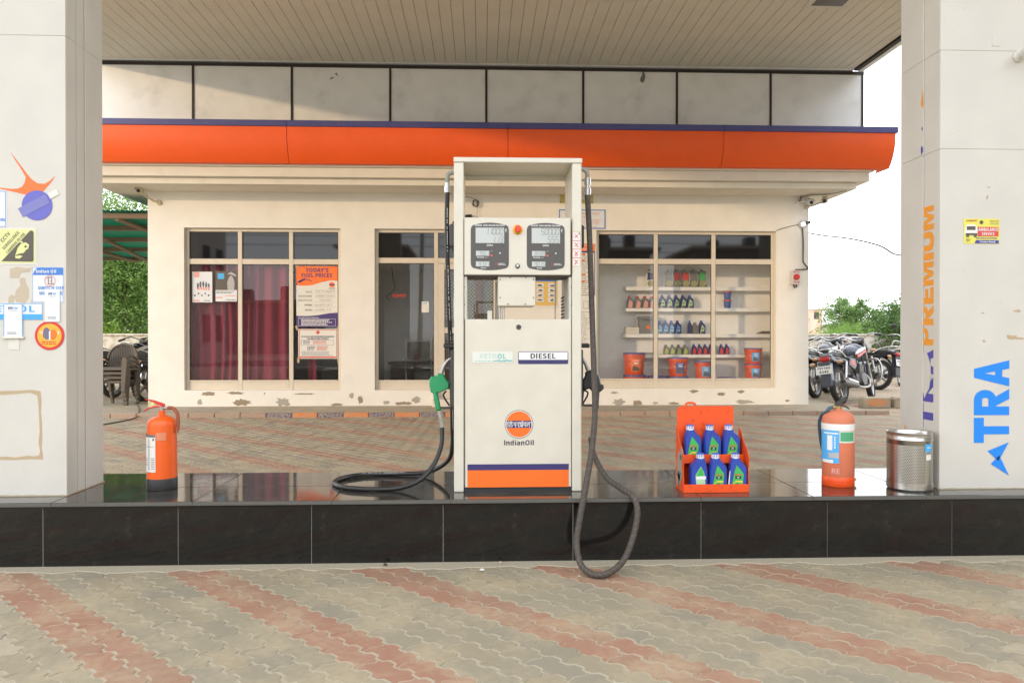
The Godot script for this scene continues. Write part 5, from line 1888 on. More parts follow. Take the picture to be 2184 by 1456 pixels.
func build_pump() -> void:
	var o := thing("fuel_pump", "tall cream two-hose fuel dispenser standing on the granite island", "fuel pump")
	var y0 := ISLAND_TOP
	var zf := -0.20
	var zb := -0.65
	var g := Geo.new()
	g.slab(V(-0.188, y0, zb), V(-0.121, 2.668, zf), 0.006)
	part(o, "side_column", g, M.pump_paint)
	g = Geo.new()
	g.slab(V(0.621, y0, zb), V(0.686, 2.668, zf), 0.006)
	var rc := part(o, "side_column", g, M.pump_paint)
	g = Geo.new()
	g.slab(V(-0.190, 2.669, zb - 0.005), V(0.690, 2.703, zf + 0.003), 0.004)
	g.slab(V(-0.119, 2.64, zb), V(0.619, 2.668, zb + 0.02))
	part(o, "top_beam", g, M.pump_paint)
	g = Geo.new()
	for x in [-0.16, 0.66]: g.lathe([Vector2(0.008, 2.703), Vector2(0.008, 2.710), Vector2(0, 2.711)], 8) if false else g.box(V(x, 2.706, zf - 0.03), V(0.016, 0.007, 0.016), 0.003)
	part(o, "bolt", g, M.dull_steel)
	# lower cabinet
	g = Geo.new()
	g.slab(V(-0.117, 0.446, zb + 0.02), V(0.617, 1.596, zf - 0.022), 0.004)
	part(o, "cabinet", g, M.pump_paint)
	g = Geo.new()
	g.slab(V(-0.112, 0.450, zf - 0.0215), V(0.616, 1.600, zf - 0.003), 0.005)
	var door := part(o, "door", g, M.pump_paint)
	g = Geo.new()
	g.slab(V(-0.116, y0, zb + 0.03), V(0.620, 0.4455, zf - 0.012))
	part(o, "plinth", g, M.black_plastic)
	var z := zf - 0.001
	# stripes at the foot of the door
	g = Geo.new()
	g.rect(-0.096, 0.569, 0.598, 0.610, z)
	part(door, "navy_stripe", g, M.navy_print)
	g = Geo.new()
	g.rect(-0.096, 0.452, 0.598, 0.569, z)
	part(door, "orange_stripe", g, mat("stripe_orange", 0.88, 0.15, 0.012, 0.4))
	# round emblem and company lettering
	var c := Vector2(0.256, 0.882)
	g = Geo.new()
	g.disc(V(c.x, c.y, z), 0.0975, 40, 0.0, 0.0935)
	part(door, "emblem_ring", g, M.khaki_print)
	g = Geo.new()
	g.disc(V(c.x, c.y, z - 0.0005), 0.0935, 40)
	part(door, "emblem_ground", g, M.white_print)
	g = Geo.new()
	var up := PackedVector2Array()
	var dn := PackedVector2Array()
	for k in 25:
		var a := lerpf(0.285, PI - 0.285, k / 24.0)
		up.append(c + Vector2(cos(a), sin(a)) * 0.0885)
		dn.append(c - Vector2(cos(a), sin(a)) * 0.0885)
	g.prism(up, z - 0.001, z + 0.0005)
	g.prism(dn, z - 0.001, z + 0.0005)
	part(door, "emblem_orange", g, M["stripe_orange"])
	g = Geo.new()
	g.rect(c.x - 0.0855, c.y - 0.0245, c.x + 0.0855, c.y + 0.0245, z + 0.0003)
	part(door, "emblem_band", g, M.navy_print)
	g = Geo.new()
	g.at(T(V(c.x - 0.086, c.y - 0.018, z + 0.0014)))
	indian_oil_hindi(g, 0.172, 0.036)
	part(door, "emblem_lettering", g, M.white_print)
	g = Geo.new()
	words(g, "IndianOil", V(c.x, 0.757, z), 0.203, 0.036, "bold", 0.6)
	part(door, "company_lettering", g, mat("print_dark_slate", 0.035, 0.035, 0.05, 0.5))
	# DIESEL and the worn PETROL plate
	g = Geo.new()
	g.prism(rounded(0.250, 1.294, 0.594, 1.380, 0.010), z - 0.001, z)
	part(door, "diesel_plate", g, M.navy_print)
	g = Geo.new()
	g.rect(0.2545, 1.323, 0.5895, 1.3755, z + 0.001)
	part(door, "diesel_plate", g, M.white_print)
	g = Geo.new()
	words(g, "DIESEL", V(0.421, 1.3495, z + 0.002), 0.172, 0.037, "bold", 0.6)
	part(door, "diesel_lettering", g, mat("print_dark_slate", 0.035, 0.035, 0.05, 0.5))
	g = Geo.new()
	g.prism(rounded(-0.062, 1.305, 0.213, 1.378, 0.008), z - 0.001, z)
	part(door, "petrol_plate", g, mat("plate_faded", 0.68, 0.69, 0.62, 0.6))
	g = Geo.new()
	words(g, "PETROL", V(0.078, 1.348, z + 0.001), 0.176, 0.034, "bold", 0.6)
	part(door, "petrol_lettering", g, mat("teal_faded", 0.52, 0.62, 0.57, 0.6))
	g = Geo.new()
	words(g, "OL", V(0.1385, 1.348, z + 0.0015), 0.055, 0.034, "bold", 0.6)
	for k in 9: g.prism(ragged(0.09 + 0.014 * k, 1.316 + rng.randf_range(-0.003, 0.004), 0.011, 0.005, 8, 0.5), z, z + 0.001)
	for k in 6: g.prism(ragged(-0.04 + 0.022 * k, 1.315, 0.006, 0.003, 7, 0.5), z, z + 0.001)
	part(door, "petrol_lettering", g, mat("teal_worn", 0.22, 0.50, 0.47, 0.6))
	g = Geo.new()
	g.at(T(V(0.254, 1.547, zf - 0.003), 0, PI / 2))
	g.lathe([Vector2(0.017, 0), Vector2(0.017, 0.005), Vector2(0.010, 0.006), Vector2(0.009, 0.003), Vector2(0, 0.003)], 20)
	part(door, "door_lock", g, M.dark_grey_plastic)
	# display head
	var hz := -0.185
	g = Geo.new()
	g.slab(V(-0.117, 1.901, -0.56), V(0.609, 2.291, hz), 0.005)
	var head := part(o, "display_head", g, M.pump_paint)
	g = Geo.new()
	for x in [0.02, 0.46]: g.box(V(x, 2.293, -0.22), V(0.05, 0.006, 0.03), 0.002)
	part(head, "hinge", g, M.pump_paint)
	g = Geo.new()
	g.slab(V(-0.119, 1.893, -0.55), V(0.617, 1.900, hz - 0.02))
	part(head, "bottom_seal", g, M.gasket)
	for side in 2:
		var dx := side * 0.3815
		var dd := sub(o, "display")
		g = Geo.new()
		var poly := PackedVector2Array()
		for q in rounded(-0.073, 1.952, 0.186, 2.236, 0.016, 4):
			var bulge := 0.020 * (1.0 - pow((q.x - 0.0565) / 0.1295, 2))
			poly.append(q + Vector2(dx, bulge if q.y > 2.1 else -bulge))
		# finer arcs at top and bottom
		var arc := PackedVector2Array()
		for k in 13: arc.append(Vector2(lerpf(0.172, -0.059, k / 12.0) + dx, 2.2335 + 0.022 * (1.0 - pow((lerpf(0.172, -0.059, k / 12.0) - 0.0565) / 0.1295, 2))))
		arc.append(Vector2(-0.070 + dx, 2.224))
		arc.append(Vector2(-0.073 + dx, 2.205)); arc.append(Vector2(-0.073 + dx, 1.982)); arc.append(Vector2(-0.070 + dx, 1.962))
		for k in 13: arc.append(Vector2(lerpf(-0.059, 0.172, k / 12.0) + dx, 1.953 - 0.020 * (1.0 - pow((lerpf(-0.059, 0.172, k / 12.0) - 0.0565) / 0.1295, 2))))
		arc.append(Vector2(0.183 + dx, 1.962)); arc.append(Vector2(0.186 + dx, 1.982)); arc.append(Vector2(0.186 + dx, 2.205)); arc.append(Vector2(0.183 + dx, 2.224))
		g.prism(arc, hz - 0.001, hz + 0.003, 0.001)
		part(dd, "face_plate", g, M.display_grey)
		z = hz + 0.0042
		g = Geo.new()
		g.rect(-0.040 + dx, 2.117, 0.154 + dx, 2.221, z)
		g.rect(-0.038 + dx, 2.030, 0.053 + dx, 2.064, z)
		g.rect(-0.038 + dx, 1.958, 0.053 + dx, 1.992, z)
		part(dd, "screen", g, M.lcd)
		for q in [[["110.00", "500.00"][side], 0.150, 2.175, 0.040, 0.46], [["1.13", "5.55"][side], 0.150, 2.122, 0.040, 0.50], [["755.1", "843.9"][side], 0.052, 2.034, 0.025, 0.52], [["97.31", "90.15"][side], 0.052, 1.962, 0.025, 0.52]]:
			g = Geo.new()
			digits(g, q[0], q[1] + dx, q[2], q[3], z + 0.001, q[4])
			part(dd, "digits", g, M.lcd_digit)
		g = Geo.new()
		words(g, "ENSURE  ZERO BEFORE DELIVERY", V(0.057 + dx, 2.237, z), 0.202, 0.0105)
		words(g, "Litre", V(0.057 + dx, 2.103, z), 0.040, 0.0135)
		words(g, "Density", V(-0.006 + dx, 2.019, z), 0.046, 0.0125)
		words(g, "kg/m3", V(0.032 + dx, 2.018, z), 0.018, 0.007, "plain")
		words(g, "R/Litre", V(0.014 + dx, 1.948, z), 0.036, 0.009)
		words(g, "GILBARCO", V(0.134 + dx, 1.978, z), 0.044, 0.006)
		words(g, "VEEDER-ROOT", V(0.139 + dx, 1.970, z), 0.054, 0.006)
		g.stroke([Vector2(0.160 + dx, 2.212), Vector2(0.172 + dx, 2.212)], 0.002, z)
		g.stroke([Vector2(0.160 + dx, 2.206), Vector2(0.172 + dx, 2.206)], 0.002, z)
		g.stroke([Vector2(0.162 + dx, 2.212), Vector2(0.169 + dx, 2.209), Vector2(0.168 + dx, 2.202), Vector2(0.161 + dx, 2.201), Vector2(0.169 + dx, 2.191)], 0.0025, z)
		g.disc(V(0.125 + dx, 2.049, z), 0.005, 10)
		part(dd, "lettering", g, M.white_print)
		g = Geo.new()
		g.disc(V(0.0685 + dx, 2.063, z), 0.005, 10)
		part(dd, "indicator", g, mat("led_olive", 0.24, 0.26, 0.16, 0.4))
		g = Geo.new()
		g.disc(V(0.0685 + dx, 2.033, z), 0.006, 10)
		var led := mat("led_red", 0.8, 0.06, 0.05, 0.3)
		led.emission_enabled = true
		led.emission = Color(1.0, 0.25, 0.2)
		led.emission_energy_multiplier = 0.6
		part(dd, "indicator", g, led)
		g = Geo.new()
		for k in 12:
			var a := 0.7 + 0.42 * k
			g.disc(V(0.103 + dx + cos(a) * 0.0075, 1.974 + sin(a) * 0.0075, z), 0.0016, 6)
		part(dd, "maker_mark", g, M.red_print)
	# stop button and key lock
	g = Geo.new()
	g.at(T(V(0.2465, 2.209, hz), 0, PI / 2))
	g.lathe([Vector2(0.0335, 0), Vector2(0.0335, 0.004), Vector2(0.031, 0.006), Vector2(0, 0.006)], 28)
	var st := part(o, "stop_button", g, mat("stop_yellow", 0.80, 0.44, 0.02, 0.4))
	g = Geo.new()
	g.at(T(V(0.2465, 2.211, hz), 0, PI / 2))
	g.lathe([Vector2(0.016, 0.006), Vector2(0.016, 0.018), Vector2(0.0235, 0.02), Vector2(0.0235, 0.032), Vector2(0.020, 0.037), Vector2(0, 0.038)], 24)
	part(st, "button_head", g, mat("stop_red", 0.72, 0.05, 0.015, 0.35))
	g = Geo.new()
	words(g, "STOP", V(0.2465, 2.181, hz + 0.007), 0.022, 0.007)
	words(g, "EMER", V(0.2465, 2.2365, hz + 0.007), 0.022, 0.006)
	part(st, "lettering", g, M.black_print)
	g = Geo.new()
	g.at(T(V(0.2455, 1.961, hz), 0, PI / 2))
	g.lathe([Vector2(0.0155, 0), Vector2(0.0155, 0.006), Vector2(0.010, 0.008), Vector2(0.010, 0.0085)], 20)
	part(head, "lock_ring", g, M.black_plastic)
	g = Geo.new()
	g.at(T(V(0.2455, 1.961, hz), 0, PI / 2))
	g.lathe([Vector2(0.010, 0.007), Vector2(0.009, 0.011), Vector2(0, 0.012)], 18)
	part(head, "lock_barrel", g, M.chrome)
	# the gap between head and cabinet
	for q in [[-0.118, -0.098], [0.598, 0.618]]:
		g = Geo.new()
		g.slab(V(q[0], 1.597, -0.40), V(q[1], 1.892, zf - 0.01), 0.003)
		part(o, "inner_post", g, M.pump_dark_paint)
	g = Geo.new()
	g.slab(V(0.112, 1.691, -0.50), V(0.370, 1.893, zf - 0.012), 0.005)
	var jb := part(o, "junction_box", g, M.pump_paint)
	g = Geo.new()
	for q in [[0.128, 1.872], [0.196, 1.885], [0.304, 1.885], [0.356, 1.872], [0.128, 1.748], [0.356, 1.748], [0.182, 1.704], [0.30, 1.704]]:
		g.at(T(V(q[0], q[1], zf - 0.0115), 0, PI / 2))
		g.lathe([Vector2(0.0045, 0), Vector2(0.004, 0.003), Vector2(0, 0.0032)], 10)
	part(jb, "screw", g, M.dark_grey_plastic)
	g = Geo.new()
	g.tube([V(0.125, 1.597, -0.34), V(0.125, 1.691, -0.34)], 0.012, 10)
	g.tube([V(0.153, 1.597, -0.33), V(0.153, 1.691, -0.33)], 0.010, 10)
	part(o, "conduit_pipe", g, M.steel)
	g = Geo.new()
	g.slab(V(0.040, 1.597, -0.30), V(0.075, 1.662, -0.285), 0.003)
	part(o, "tab", g, M.pump_paint)
	g = Geo.new()
	g.slab(V(0.540, 1.597, -0.62), V(0.548, 1.892, -0.60), 0.002)
	g.slab(V(0.10, 1.597, -0.62), V(0.118, 1.892, -0.60), 0.002)
	part(o, "rear_strip", g, M.pump_paint)
	# louvred vent in the inner face of the right column
	g = Geo.new()
	g.slab(V(0.590, 1.600, -0.60), V(0.596, 1.892, -0.40), 0.002)
	var vent := part(o, "vent_plate", g, M.pump_dark_paint)
	g = Geo.new()
	for r in 7:
		for k in 5: g.box(V(0.588, 1.62 + r * 0.024, -0.585 + k * 0.04), V(0.008, 0.011, 0.026), 0.002)
	part(vent, "louvre", g, M.dark_grey_plastic)
	g = Geo.new()
	for y in [1.70, 1.82]:
		for x in [-0.116, 0.616]: g.box(V(x, y, zf - 0.012), V(0.004, 0.008, 0.006))
	part(o, "screw", g, M.dark_grey_plastic)
	# four warning squares on the right column
	for k in 4:
		var ya := 2.139 - k * 0.0585
		g = Geo.new()
		g.prism(rounded(0.6225, ya, 0.676, ya + 0.0575, 0.006), zf - 0.0005, zf + 0.001)
		var w := part(rc, "warning_label", g, M.white_print)
		g = Geo.new()
		g.frame(0.6225, ya, 0.676, ya + 0.0575, 0.0018, zf + 0.002)
		g.stroke([Vector2(0.637, ya + 0.016), Vector2(0.662, ya + 0.044)], 0.0042, zf + 0.003)
		g.stroke([Vector2(0.662, ya + 0.016), Vector2(0.637, ya + 0.044)], 0.0042, zf + 0.003)
		part(w, "red_cross", g, M.red_print)
		g = Geo.new()
		if k == 0:
			g.prism(P2([0.662, ya + 0.057, 0.672, ya + 0.05, 0.674, ya + 0.036, 0.668, ya + 0.046]), zf + 0.001, zf + 0.002)
			g.disc(V(0.629, ya + 0.028, zf + 0.002), 0.003, 8)
			part(w, "pictogram", g, M.black_print)
		else:
			g.prism(ragged(0.664 - 0.007 * k, ya + 0.014, 0.008, 0.005, 9, 0.35), zf + 0.001, zf + 0.002)
			part(w, "pictogram", g, M.pink_print)
	# pods on the outer sides and nozzle boots
	for q in [[-0.19, -1.0], [0.688, 1.0]]:
		g = Geo.new()
		var px: float = q[0]
		var d: float = q[1]
		g.at(Transform3D(Basis(Vector3(0, 0, 1), Vector3(0, 1, 0), Vector3(d, 0, 0)), V(px, 2.19, -0.42)))
		g.prism(rounded(-0.07, -0.085, 0.07, 0.085, 0.02), 0.0, 0.036, 0.018)
		var pod := part(o, "speaker_pod", g, M.dark_grey_plastic)
		g = Geo.new()
		for sy in [-1.0, 1.0]: g.box(V(px + d * 0.008, 2.19 + sy * 0.096, -0.42), V(0.014, 0.02, 0.05), 0.004)
		part(pod, "lug", g, M.black_plastic)
		g = Geo.new()
		g.slab(V(px, 0.99, -0.50), V(px + d * 0.028, 1.39, -0.34), 0.006)
		part(o, "nozzle_boot", g, M.dark_grey_plastic)
		g = Geo.new()
		g.slab(V(px, 1.402, -0.48), V(px + d * 0.078, 1.432, -0.36), 0.006)
		part(o, "hose_guide", g, M.black_plastic)
	# serrated guard on the outside of the left column
	g = Geo.new()
	for k in 9: g.prism(P2([-0.189, 1.752 - k * 0.0165, -0.198, 1.744 - k * 0.0165, -0.189, 1.736 - k * 0.0165]), -0.36, -0.33)
	part(o, "serrated_strip", g, M.steel)
	# outlet elbows with swivels: left and right
	g = Geo.new()
	g.tube(spline([V(-0.186, 2.632, -0.37), V(-0.215, 2.632, -0.37), V(-0.236, 2.618, -0.37), V(-0.240, 2.59, -0.37), V(-0.240, 2.566, -0.375)], 5), 0.0165, 12)
	part(o, "outlet_elbow", g, mat("elbow_grey", 0.28, 0.27, 0.24, 0.6))
	g = Geo.new()
	g.tube(spline([V(0.684, 2.655, -0.33), V(0.715, 2.655, -0.33), V(0.738, 2.640, -0.33), V(0.744, 2.61, -0.335), V(0.745, 2.595, -0.34)], 5), 0.0165, 12)
	part(o, "outlet_elbow", g, M["elbow_grey"])

# the emblem's own word, laid out by strokes: w long, h high
func indian_oil_hindi(g: Geo, w: float, h: float) -> void:
	var t := h * 0.125
	var u := w / 8.3
	var y := func(k: float) -> float: return k * h
	g.stroke([Vector2(0, y.call(0.84)), Vector2(w, y.call(0.84))], t)
	var put := func(x: float, pts: Array) -> void:
		var o := []
		for q in pts: o.append(Vector2((x + q[0]) * u, q[1] * h))
		g.stroke(o, t)
	put.call(0.1, [[0.5, 0.84], [0.5, 0.70], [0.2, 0.66], [0.2, 0.5], [0.6, 0.44], [0.6, 0.24], [0.25, 0.2], [0.45, 0.0]])
	put.call(0.1, [[0.45, 1.02], [0.6, 1.02]])
	put.call(1.0, [[0.15, 0.84], [0.15, 0.0]])
	put.call(1.0, [[0.15, 0.86], [0.4, 1.06], [0.8, 0.9]])
	put.call(1.35, [[0.5, 0.84], [0.5, 0.70], [0.2, 0.64], [0.2, 0.48], [0.6, 0.40], [0.6, 0.16], [0.2, 0.06]])
	put.call(2.3, [[0.15, 0.84], [0.32, 0.6], [0.15, 0.45], [0.3, 0.3], [0.75, 0.34]])
	put.call(2.3, [[0.75, 0.84], [0.75, 0.0]])
	put.call(3.25, [[0.1, 0.4], [0.35, 0.48], [0.75, 0.45]])
	put.call(3.25, [[0.75, 0.84], [0.75, 0.0]])
	put.call(4.15, [[0.15, 0.70], [0.5, 0.72], [0.5, 0.5], [0.25, 0.44], [0.55, 0.38], [0.55, 0.12], [0.15, 0.06]])
	put.call(4.15, [[0.55, 0.4], [0.85, 0.4]])
	put.call(4.15, [[0.88, 0.84], [0.88, 0.0]])
	put.call(4.15, [[1.25, 0.84], [1.25, 0.0]])
	put.call(4.15, [[0.95, 1.08], [1.15, 0.96], [1.35, 1.08]])
	put.call(5.6, [[0.15, 0.84], [0.32, 0.6], [0.15, 0.45], [0.3, 0.3], [0.75, 0.34]])
	put.call(5.6, [[0.75, 0.84], [0.75, 0.0]])
	put.call(6.6, [[0.35, 0.1], [0.12, 0.35], [0.3, 0.6], [0.48, 0.4], [0.7, 0.62], [0.95, 0.45]])
	put.call(6.6, [[0.95, 0.84], [0.95, 0.0]])

# ------------------------------------------------------------------ hoses and nozzles
func collar(o: Node3D, called: String, a: Vector3, b: Vector3, r: Array, m: Material) -> void:
	var g := Geo.new()
	var pts := []
	for i in r.size(): pts.append(a.lerp(b, float(i) / (r.size() - 1)))
	g.tube(pts, r, 10)
	part(o, called, g, m)

func build_hoses() -> void:
	var g := Geo.new()
	var o := thing("fuel_hose", "glossy black fuel hose looping over the island beside the green nozzle", "hose", Vector3.ZERO, 0.0, "pump hoses")
	var path := spline([V(-0.240, 2.50, -0.38), V(-0.245, 2.268, -0.40), V(-0.239, 1.939, -0.42), V(-0.232, 1.674, -0.44), V(-0.222, 1.406, -0.50), V(-0.216, 1.136, -0.54), V(-0.213, 0.859, -0.58), V(-0.215, 0.679, -0.64), V(-0.255, 0.550, -0.72), V(-0.406, 0.455, -0.80), V(-0.634, 0.438, -0.82), V(-0.882, 0.437, -0.81), V(-1.018, 0.437, -0.690), V(-1.056, 0.437, -0.493), V(-0.948, 0.437, -0.318), V(-0.760, 0.437, -0.245), V(-0.571, 0.443, -0.250), V(-0.425, 0.495, -0.250), V(-0.332, 0.594, -0.310), V(-0.285, 0.714, -0.380), V(-0.281, 0.84, -0.42)], 7)
	g.tube(path, 0.0165, 12)
	part(o, "tube", g, M.rubber)
	# maker's pale print along the hose, in dashes that sit on its skin
	g = Geo.new()
	var rr := RandomNumberGenerator.new()
	rr.seed = 5
	for i in range(4, 44):
		if i in [11, 12, 23, 24, 33]: continue
		var a: Vector3 = path[i]
		var b: Vector3 = path[i + 1]
		for k in 4:
			if rr.randf() < 0.25: continue
			var p := a.lerp(b, (k + 0.2) / 4.0) + V(0.003, 0, 0.0166)
			var q := a.lerp(b, (k + 0.75) / 4.0) + V(0.003, 0, 0.0166)
			g.quad(p + V(-0.0028, 0, 0), p + V(0.0028, 0, -0.0006), q + V(0.0028, 0, -0.0006), q + V(-0.0028, 0, 0), Vector3.BACK)
	for i in range(68, 82):
		var a: Vector3 = path[i]
		var b: Vector3 = path[i + 1]
		for k in 4:
			if rr.randf() < 0.3: continue
			var p := a.lerp(b, (k + 0.2) / 4.0) + V(0, 0.0125, 0.0112)
			var q := a.lerp(b, (k + 0.75) / 4.0) + V(0, 0.0125, 0.0112)
			g.quad(p + V(0, 0.0018, -0.0018), p + V(0, -0.0018, 0.0018), q + V(0, -0.0018, 0.0018), q + V(0, 0.0018, -0.0018), V(0, 1, 1))
	part(o, "printed_dashes", g, M.paper)
	collar(o, "swivel", V(-0.240, 2.565, -0.375), V(-0.240, 2.495, -0.38), [0.016, 0.0165, 0.018, 0.023, 0.023, 0.021, 0.019], M.chrome)
	o = thing("fuel_hose", "dusty dark hose hanging over the island edge down to the paving", "hose", Vector3.ZERO, 0.0, "pump hoses")
	g = Geo.new()
	path = spline([V(0.747, 2.485, -0.350), V(0.761, 2.132, -0.330), V(0.767, 1.735, -0.280), V(0.768, 1.345, -0.200), V(0.763, 0.969, -0.100), V(0.727, 0.731, 0.000), V(0.674, 0.502, 0.090), V(0.627, 0.303, 0.150), V(0.604, 0.164, 0.190), V(0.622, 0.055, 0.277), V(0.690, 0.0235, 0.365), V(0.785, 0.033, 0.361), V(0.893, 0.090, 0.274), V(0.975, 0.212, 0.160), V(1.010, 0.345, 0.110), V(0.991, 0.435, 0.055), V(0.929, 0.470, -0.030), V(0.856, 0.518, -0.140), V(0.809, 0.596, -0.250), V(0.786, 0.680, -0.360), V(0.783, 0.755, -0.420)], 7)
	g.tube(path, 0.0200, 12)
	part(o, "tube", g, M.dusty_rubber)
	g = Geo.new() # thin pale spiral worn into the cover
	for i in range(0, path.size() - 1, 2):
		var d: Vector3 = (path[i + 1] - path[i]).normalized()
		var s := d.cross(V(0, 0, 1)).normalized()
		var f := s.cross(d)
		var pts := []
		for k in 6:
			var a := -1.2 + k * 0.48
			pts.append(path[i] + (s * sin(a) + (f if f.z > 0 else -f) * cos(a)) * 0.0196 + d * 0.006 * k)
		g.tube(pts, 0.0011, 4, false)
	part(o, "cover_ridge", g, mat("hose_ridge", 0.20, 0.17, 0.14, 0.8))
	collar(o, "swivel", V(0.745, 2.60, -0.34), V(0.746, 2.545, -0.345), [0.019, 0.024, 0.025, 0.025, 0.0235, 0.025, 0.019], M.chrome)
	collar(o, "swivel", V(0.746, 2.545, -0.345), V(0.747, 2.48, -0.35), [0.016, 0.016, 0.025, 0.026, 0.026, 0.024, 0.021], M.chrome)
	# nozzles
	nozzle("green nozzle hanging in its boot on the pump's left side", P2([-0.310, 1.223, -0.269, 1.215, -0.249, 1.177, -0.228, 1.157, -0.228, 1.120, -0.261, 1.099, -0.298, 1.087, -0.311, 1.083, -0.298, 1.02, -0.286, 0.959, -0.319, 0.955, -0.335, 1.02, -0.343, 1.079, -0.360, 1.091, -0.370, 1.145, -0.368, 1.182, -0.356, 1.198, -0.315, 1.206]), mat("nozzle_green", 0.015, 0.27, 0.10, 0.35), [V(-0.206, 1.332, -0.42), V(-0.225, 1.322, -0.42), V(-0.245, 1.305, -0.42), V(-0.265, 1.276, -0.42), V(-0.286, 1.222, -0.42)], [V(-0.230, 1.150, -0.42), V(-0.210, 1.105, -0.42), V(-0.207, 1.01, -0.42), V(-0.216, 0.980, -0.42), V(-0.295, 0.976, -0.42)], [V(-0.249, 1.095, -0.42), V(-0.266, 1.079, -0.42), V(-0.268, 1.054, -0.42), V(-0.228, 0.992, -0.42)], [V(-0.303, 0.958, -0.42), V(-0.281, 0.838, -0.42)])
	nozzle("black nozzle half hidden behind the hanging hose on the pump's right side", P2([0.742, 1.227, 0.779, 1.245, 0.832, 1.208, 0.842, 1.190, 0.851, 1.144, 0.872, 1.135, 0.874, 1.112, 0.856, 1.093, 0.842, 1.084, 0.838, 1.02, 0.835, 0.965, 0.808, 0.965, 0.801, 1.075, 0.772, 1.112, 0.721, 1.094, 0.721, 1.167, 0.740, 1.199]), M.black_plastic, [V(0.705, 1.352, -0.42), V(0.721, 1.328, -0.42), V(0.744, 1.287, -0.42), V(0.765, 1.235, -0.42)], [V(0.728, 1.11, -0.42), V(0.722, 1.05, -0.42), V(0.722, 0.995, -0.42), V(0.786, 0.990, -0.42), V(0.815, 0.980, -0.42)], [V(0.735, 1.098, -0.42), V(0.758, 1.084, -0.42), V(0.756, 1.057, -0.42), V(0.723, 1.001, -0.42)], [V(0.812, 0.968, -0.42), V(0.784, 0.752, -0.42)])

func nozzle(label: String, body: PackedVector2Array, m: Material, spout: Array, guard: Array, trigger: Array, swivel: Array) -> void:
	var o := thing("fuel_nozzle", label, "nozzle", Vector3.ZERO, 0.0, "pump nozzles")
	var g := Geo.new()
	g.prism(body, -0.448, -0.392, 0.012, true)
	part(o, "body", g, m)
	g = Geo.new()
	var r := []
	for i in spout.size() * 4: r.append(0.0125)
	var sp := spline(spout, 5)
	var rad := []
	for i in sp.size(): rad.append(0.0105 + 0.004 * i / sp.size() + (0.0018 if i % 4 < 2 and i > sp.size() / 2.5 else 0.0))
	g.tube(sp, rad, 12)
	part(o, "spout", g, M.dull_steel)
	g = Geo.new()
	g.tube(spline(guard, 4), 0.0085, 8)
	part(o, "guard", g, M.dark_grey_plastic)
	g = Geo.new()
	g.tube(spline(trigger, 4), 0.0065, 8)
	part(o, "trigger", g, M.black_plastic)
	collar(o, "swivel", swivel[0], swivel[1], [0.016, 0.018, 0.018, 0.015, 0.017, 0.017, 0.014, 0.018, 0.019, 0.019, 0.018], M.chrome)

# ------------------------------------------------------------------ things standing on the island
func wrap_patch(g: Geo, r: float, a0: float, a1: float, y0: float, y1: float, n := 8) -> void:
	# a label bent round a cylinder; angles in degrees, 90 faces the front
	for k in n:
		var p := deg_to_rad(lerpf(a0, a1, float(k) / n))
		var q := deg_to_rad(lerpf(a0, a1, float(k + 1) / n))
		var np := V(cos(p), 0, sin(p))
		var nq := V(cos(q), 0, sin(q))
		g.tri(np * r + V(0, y0, 0), nq * r + V(0, y0, 0), nq * r + V(0, y1, 0), np, nq, nq)
		g.tri(np * r + V(0, y0, 0), nq * r + V(0, y1, 0), np * r + V(0, y1, 0), np, nq, np)

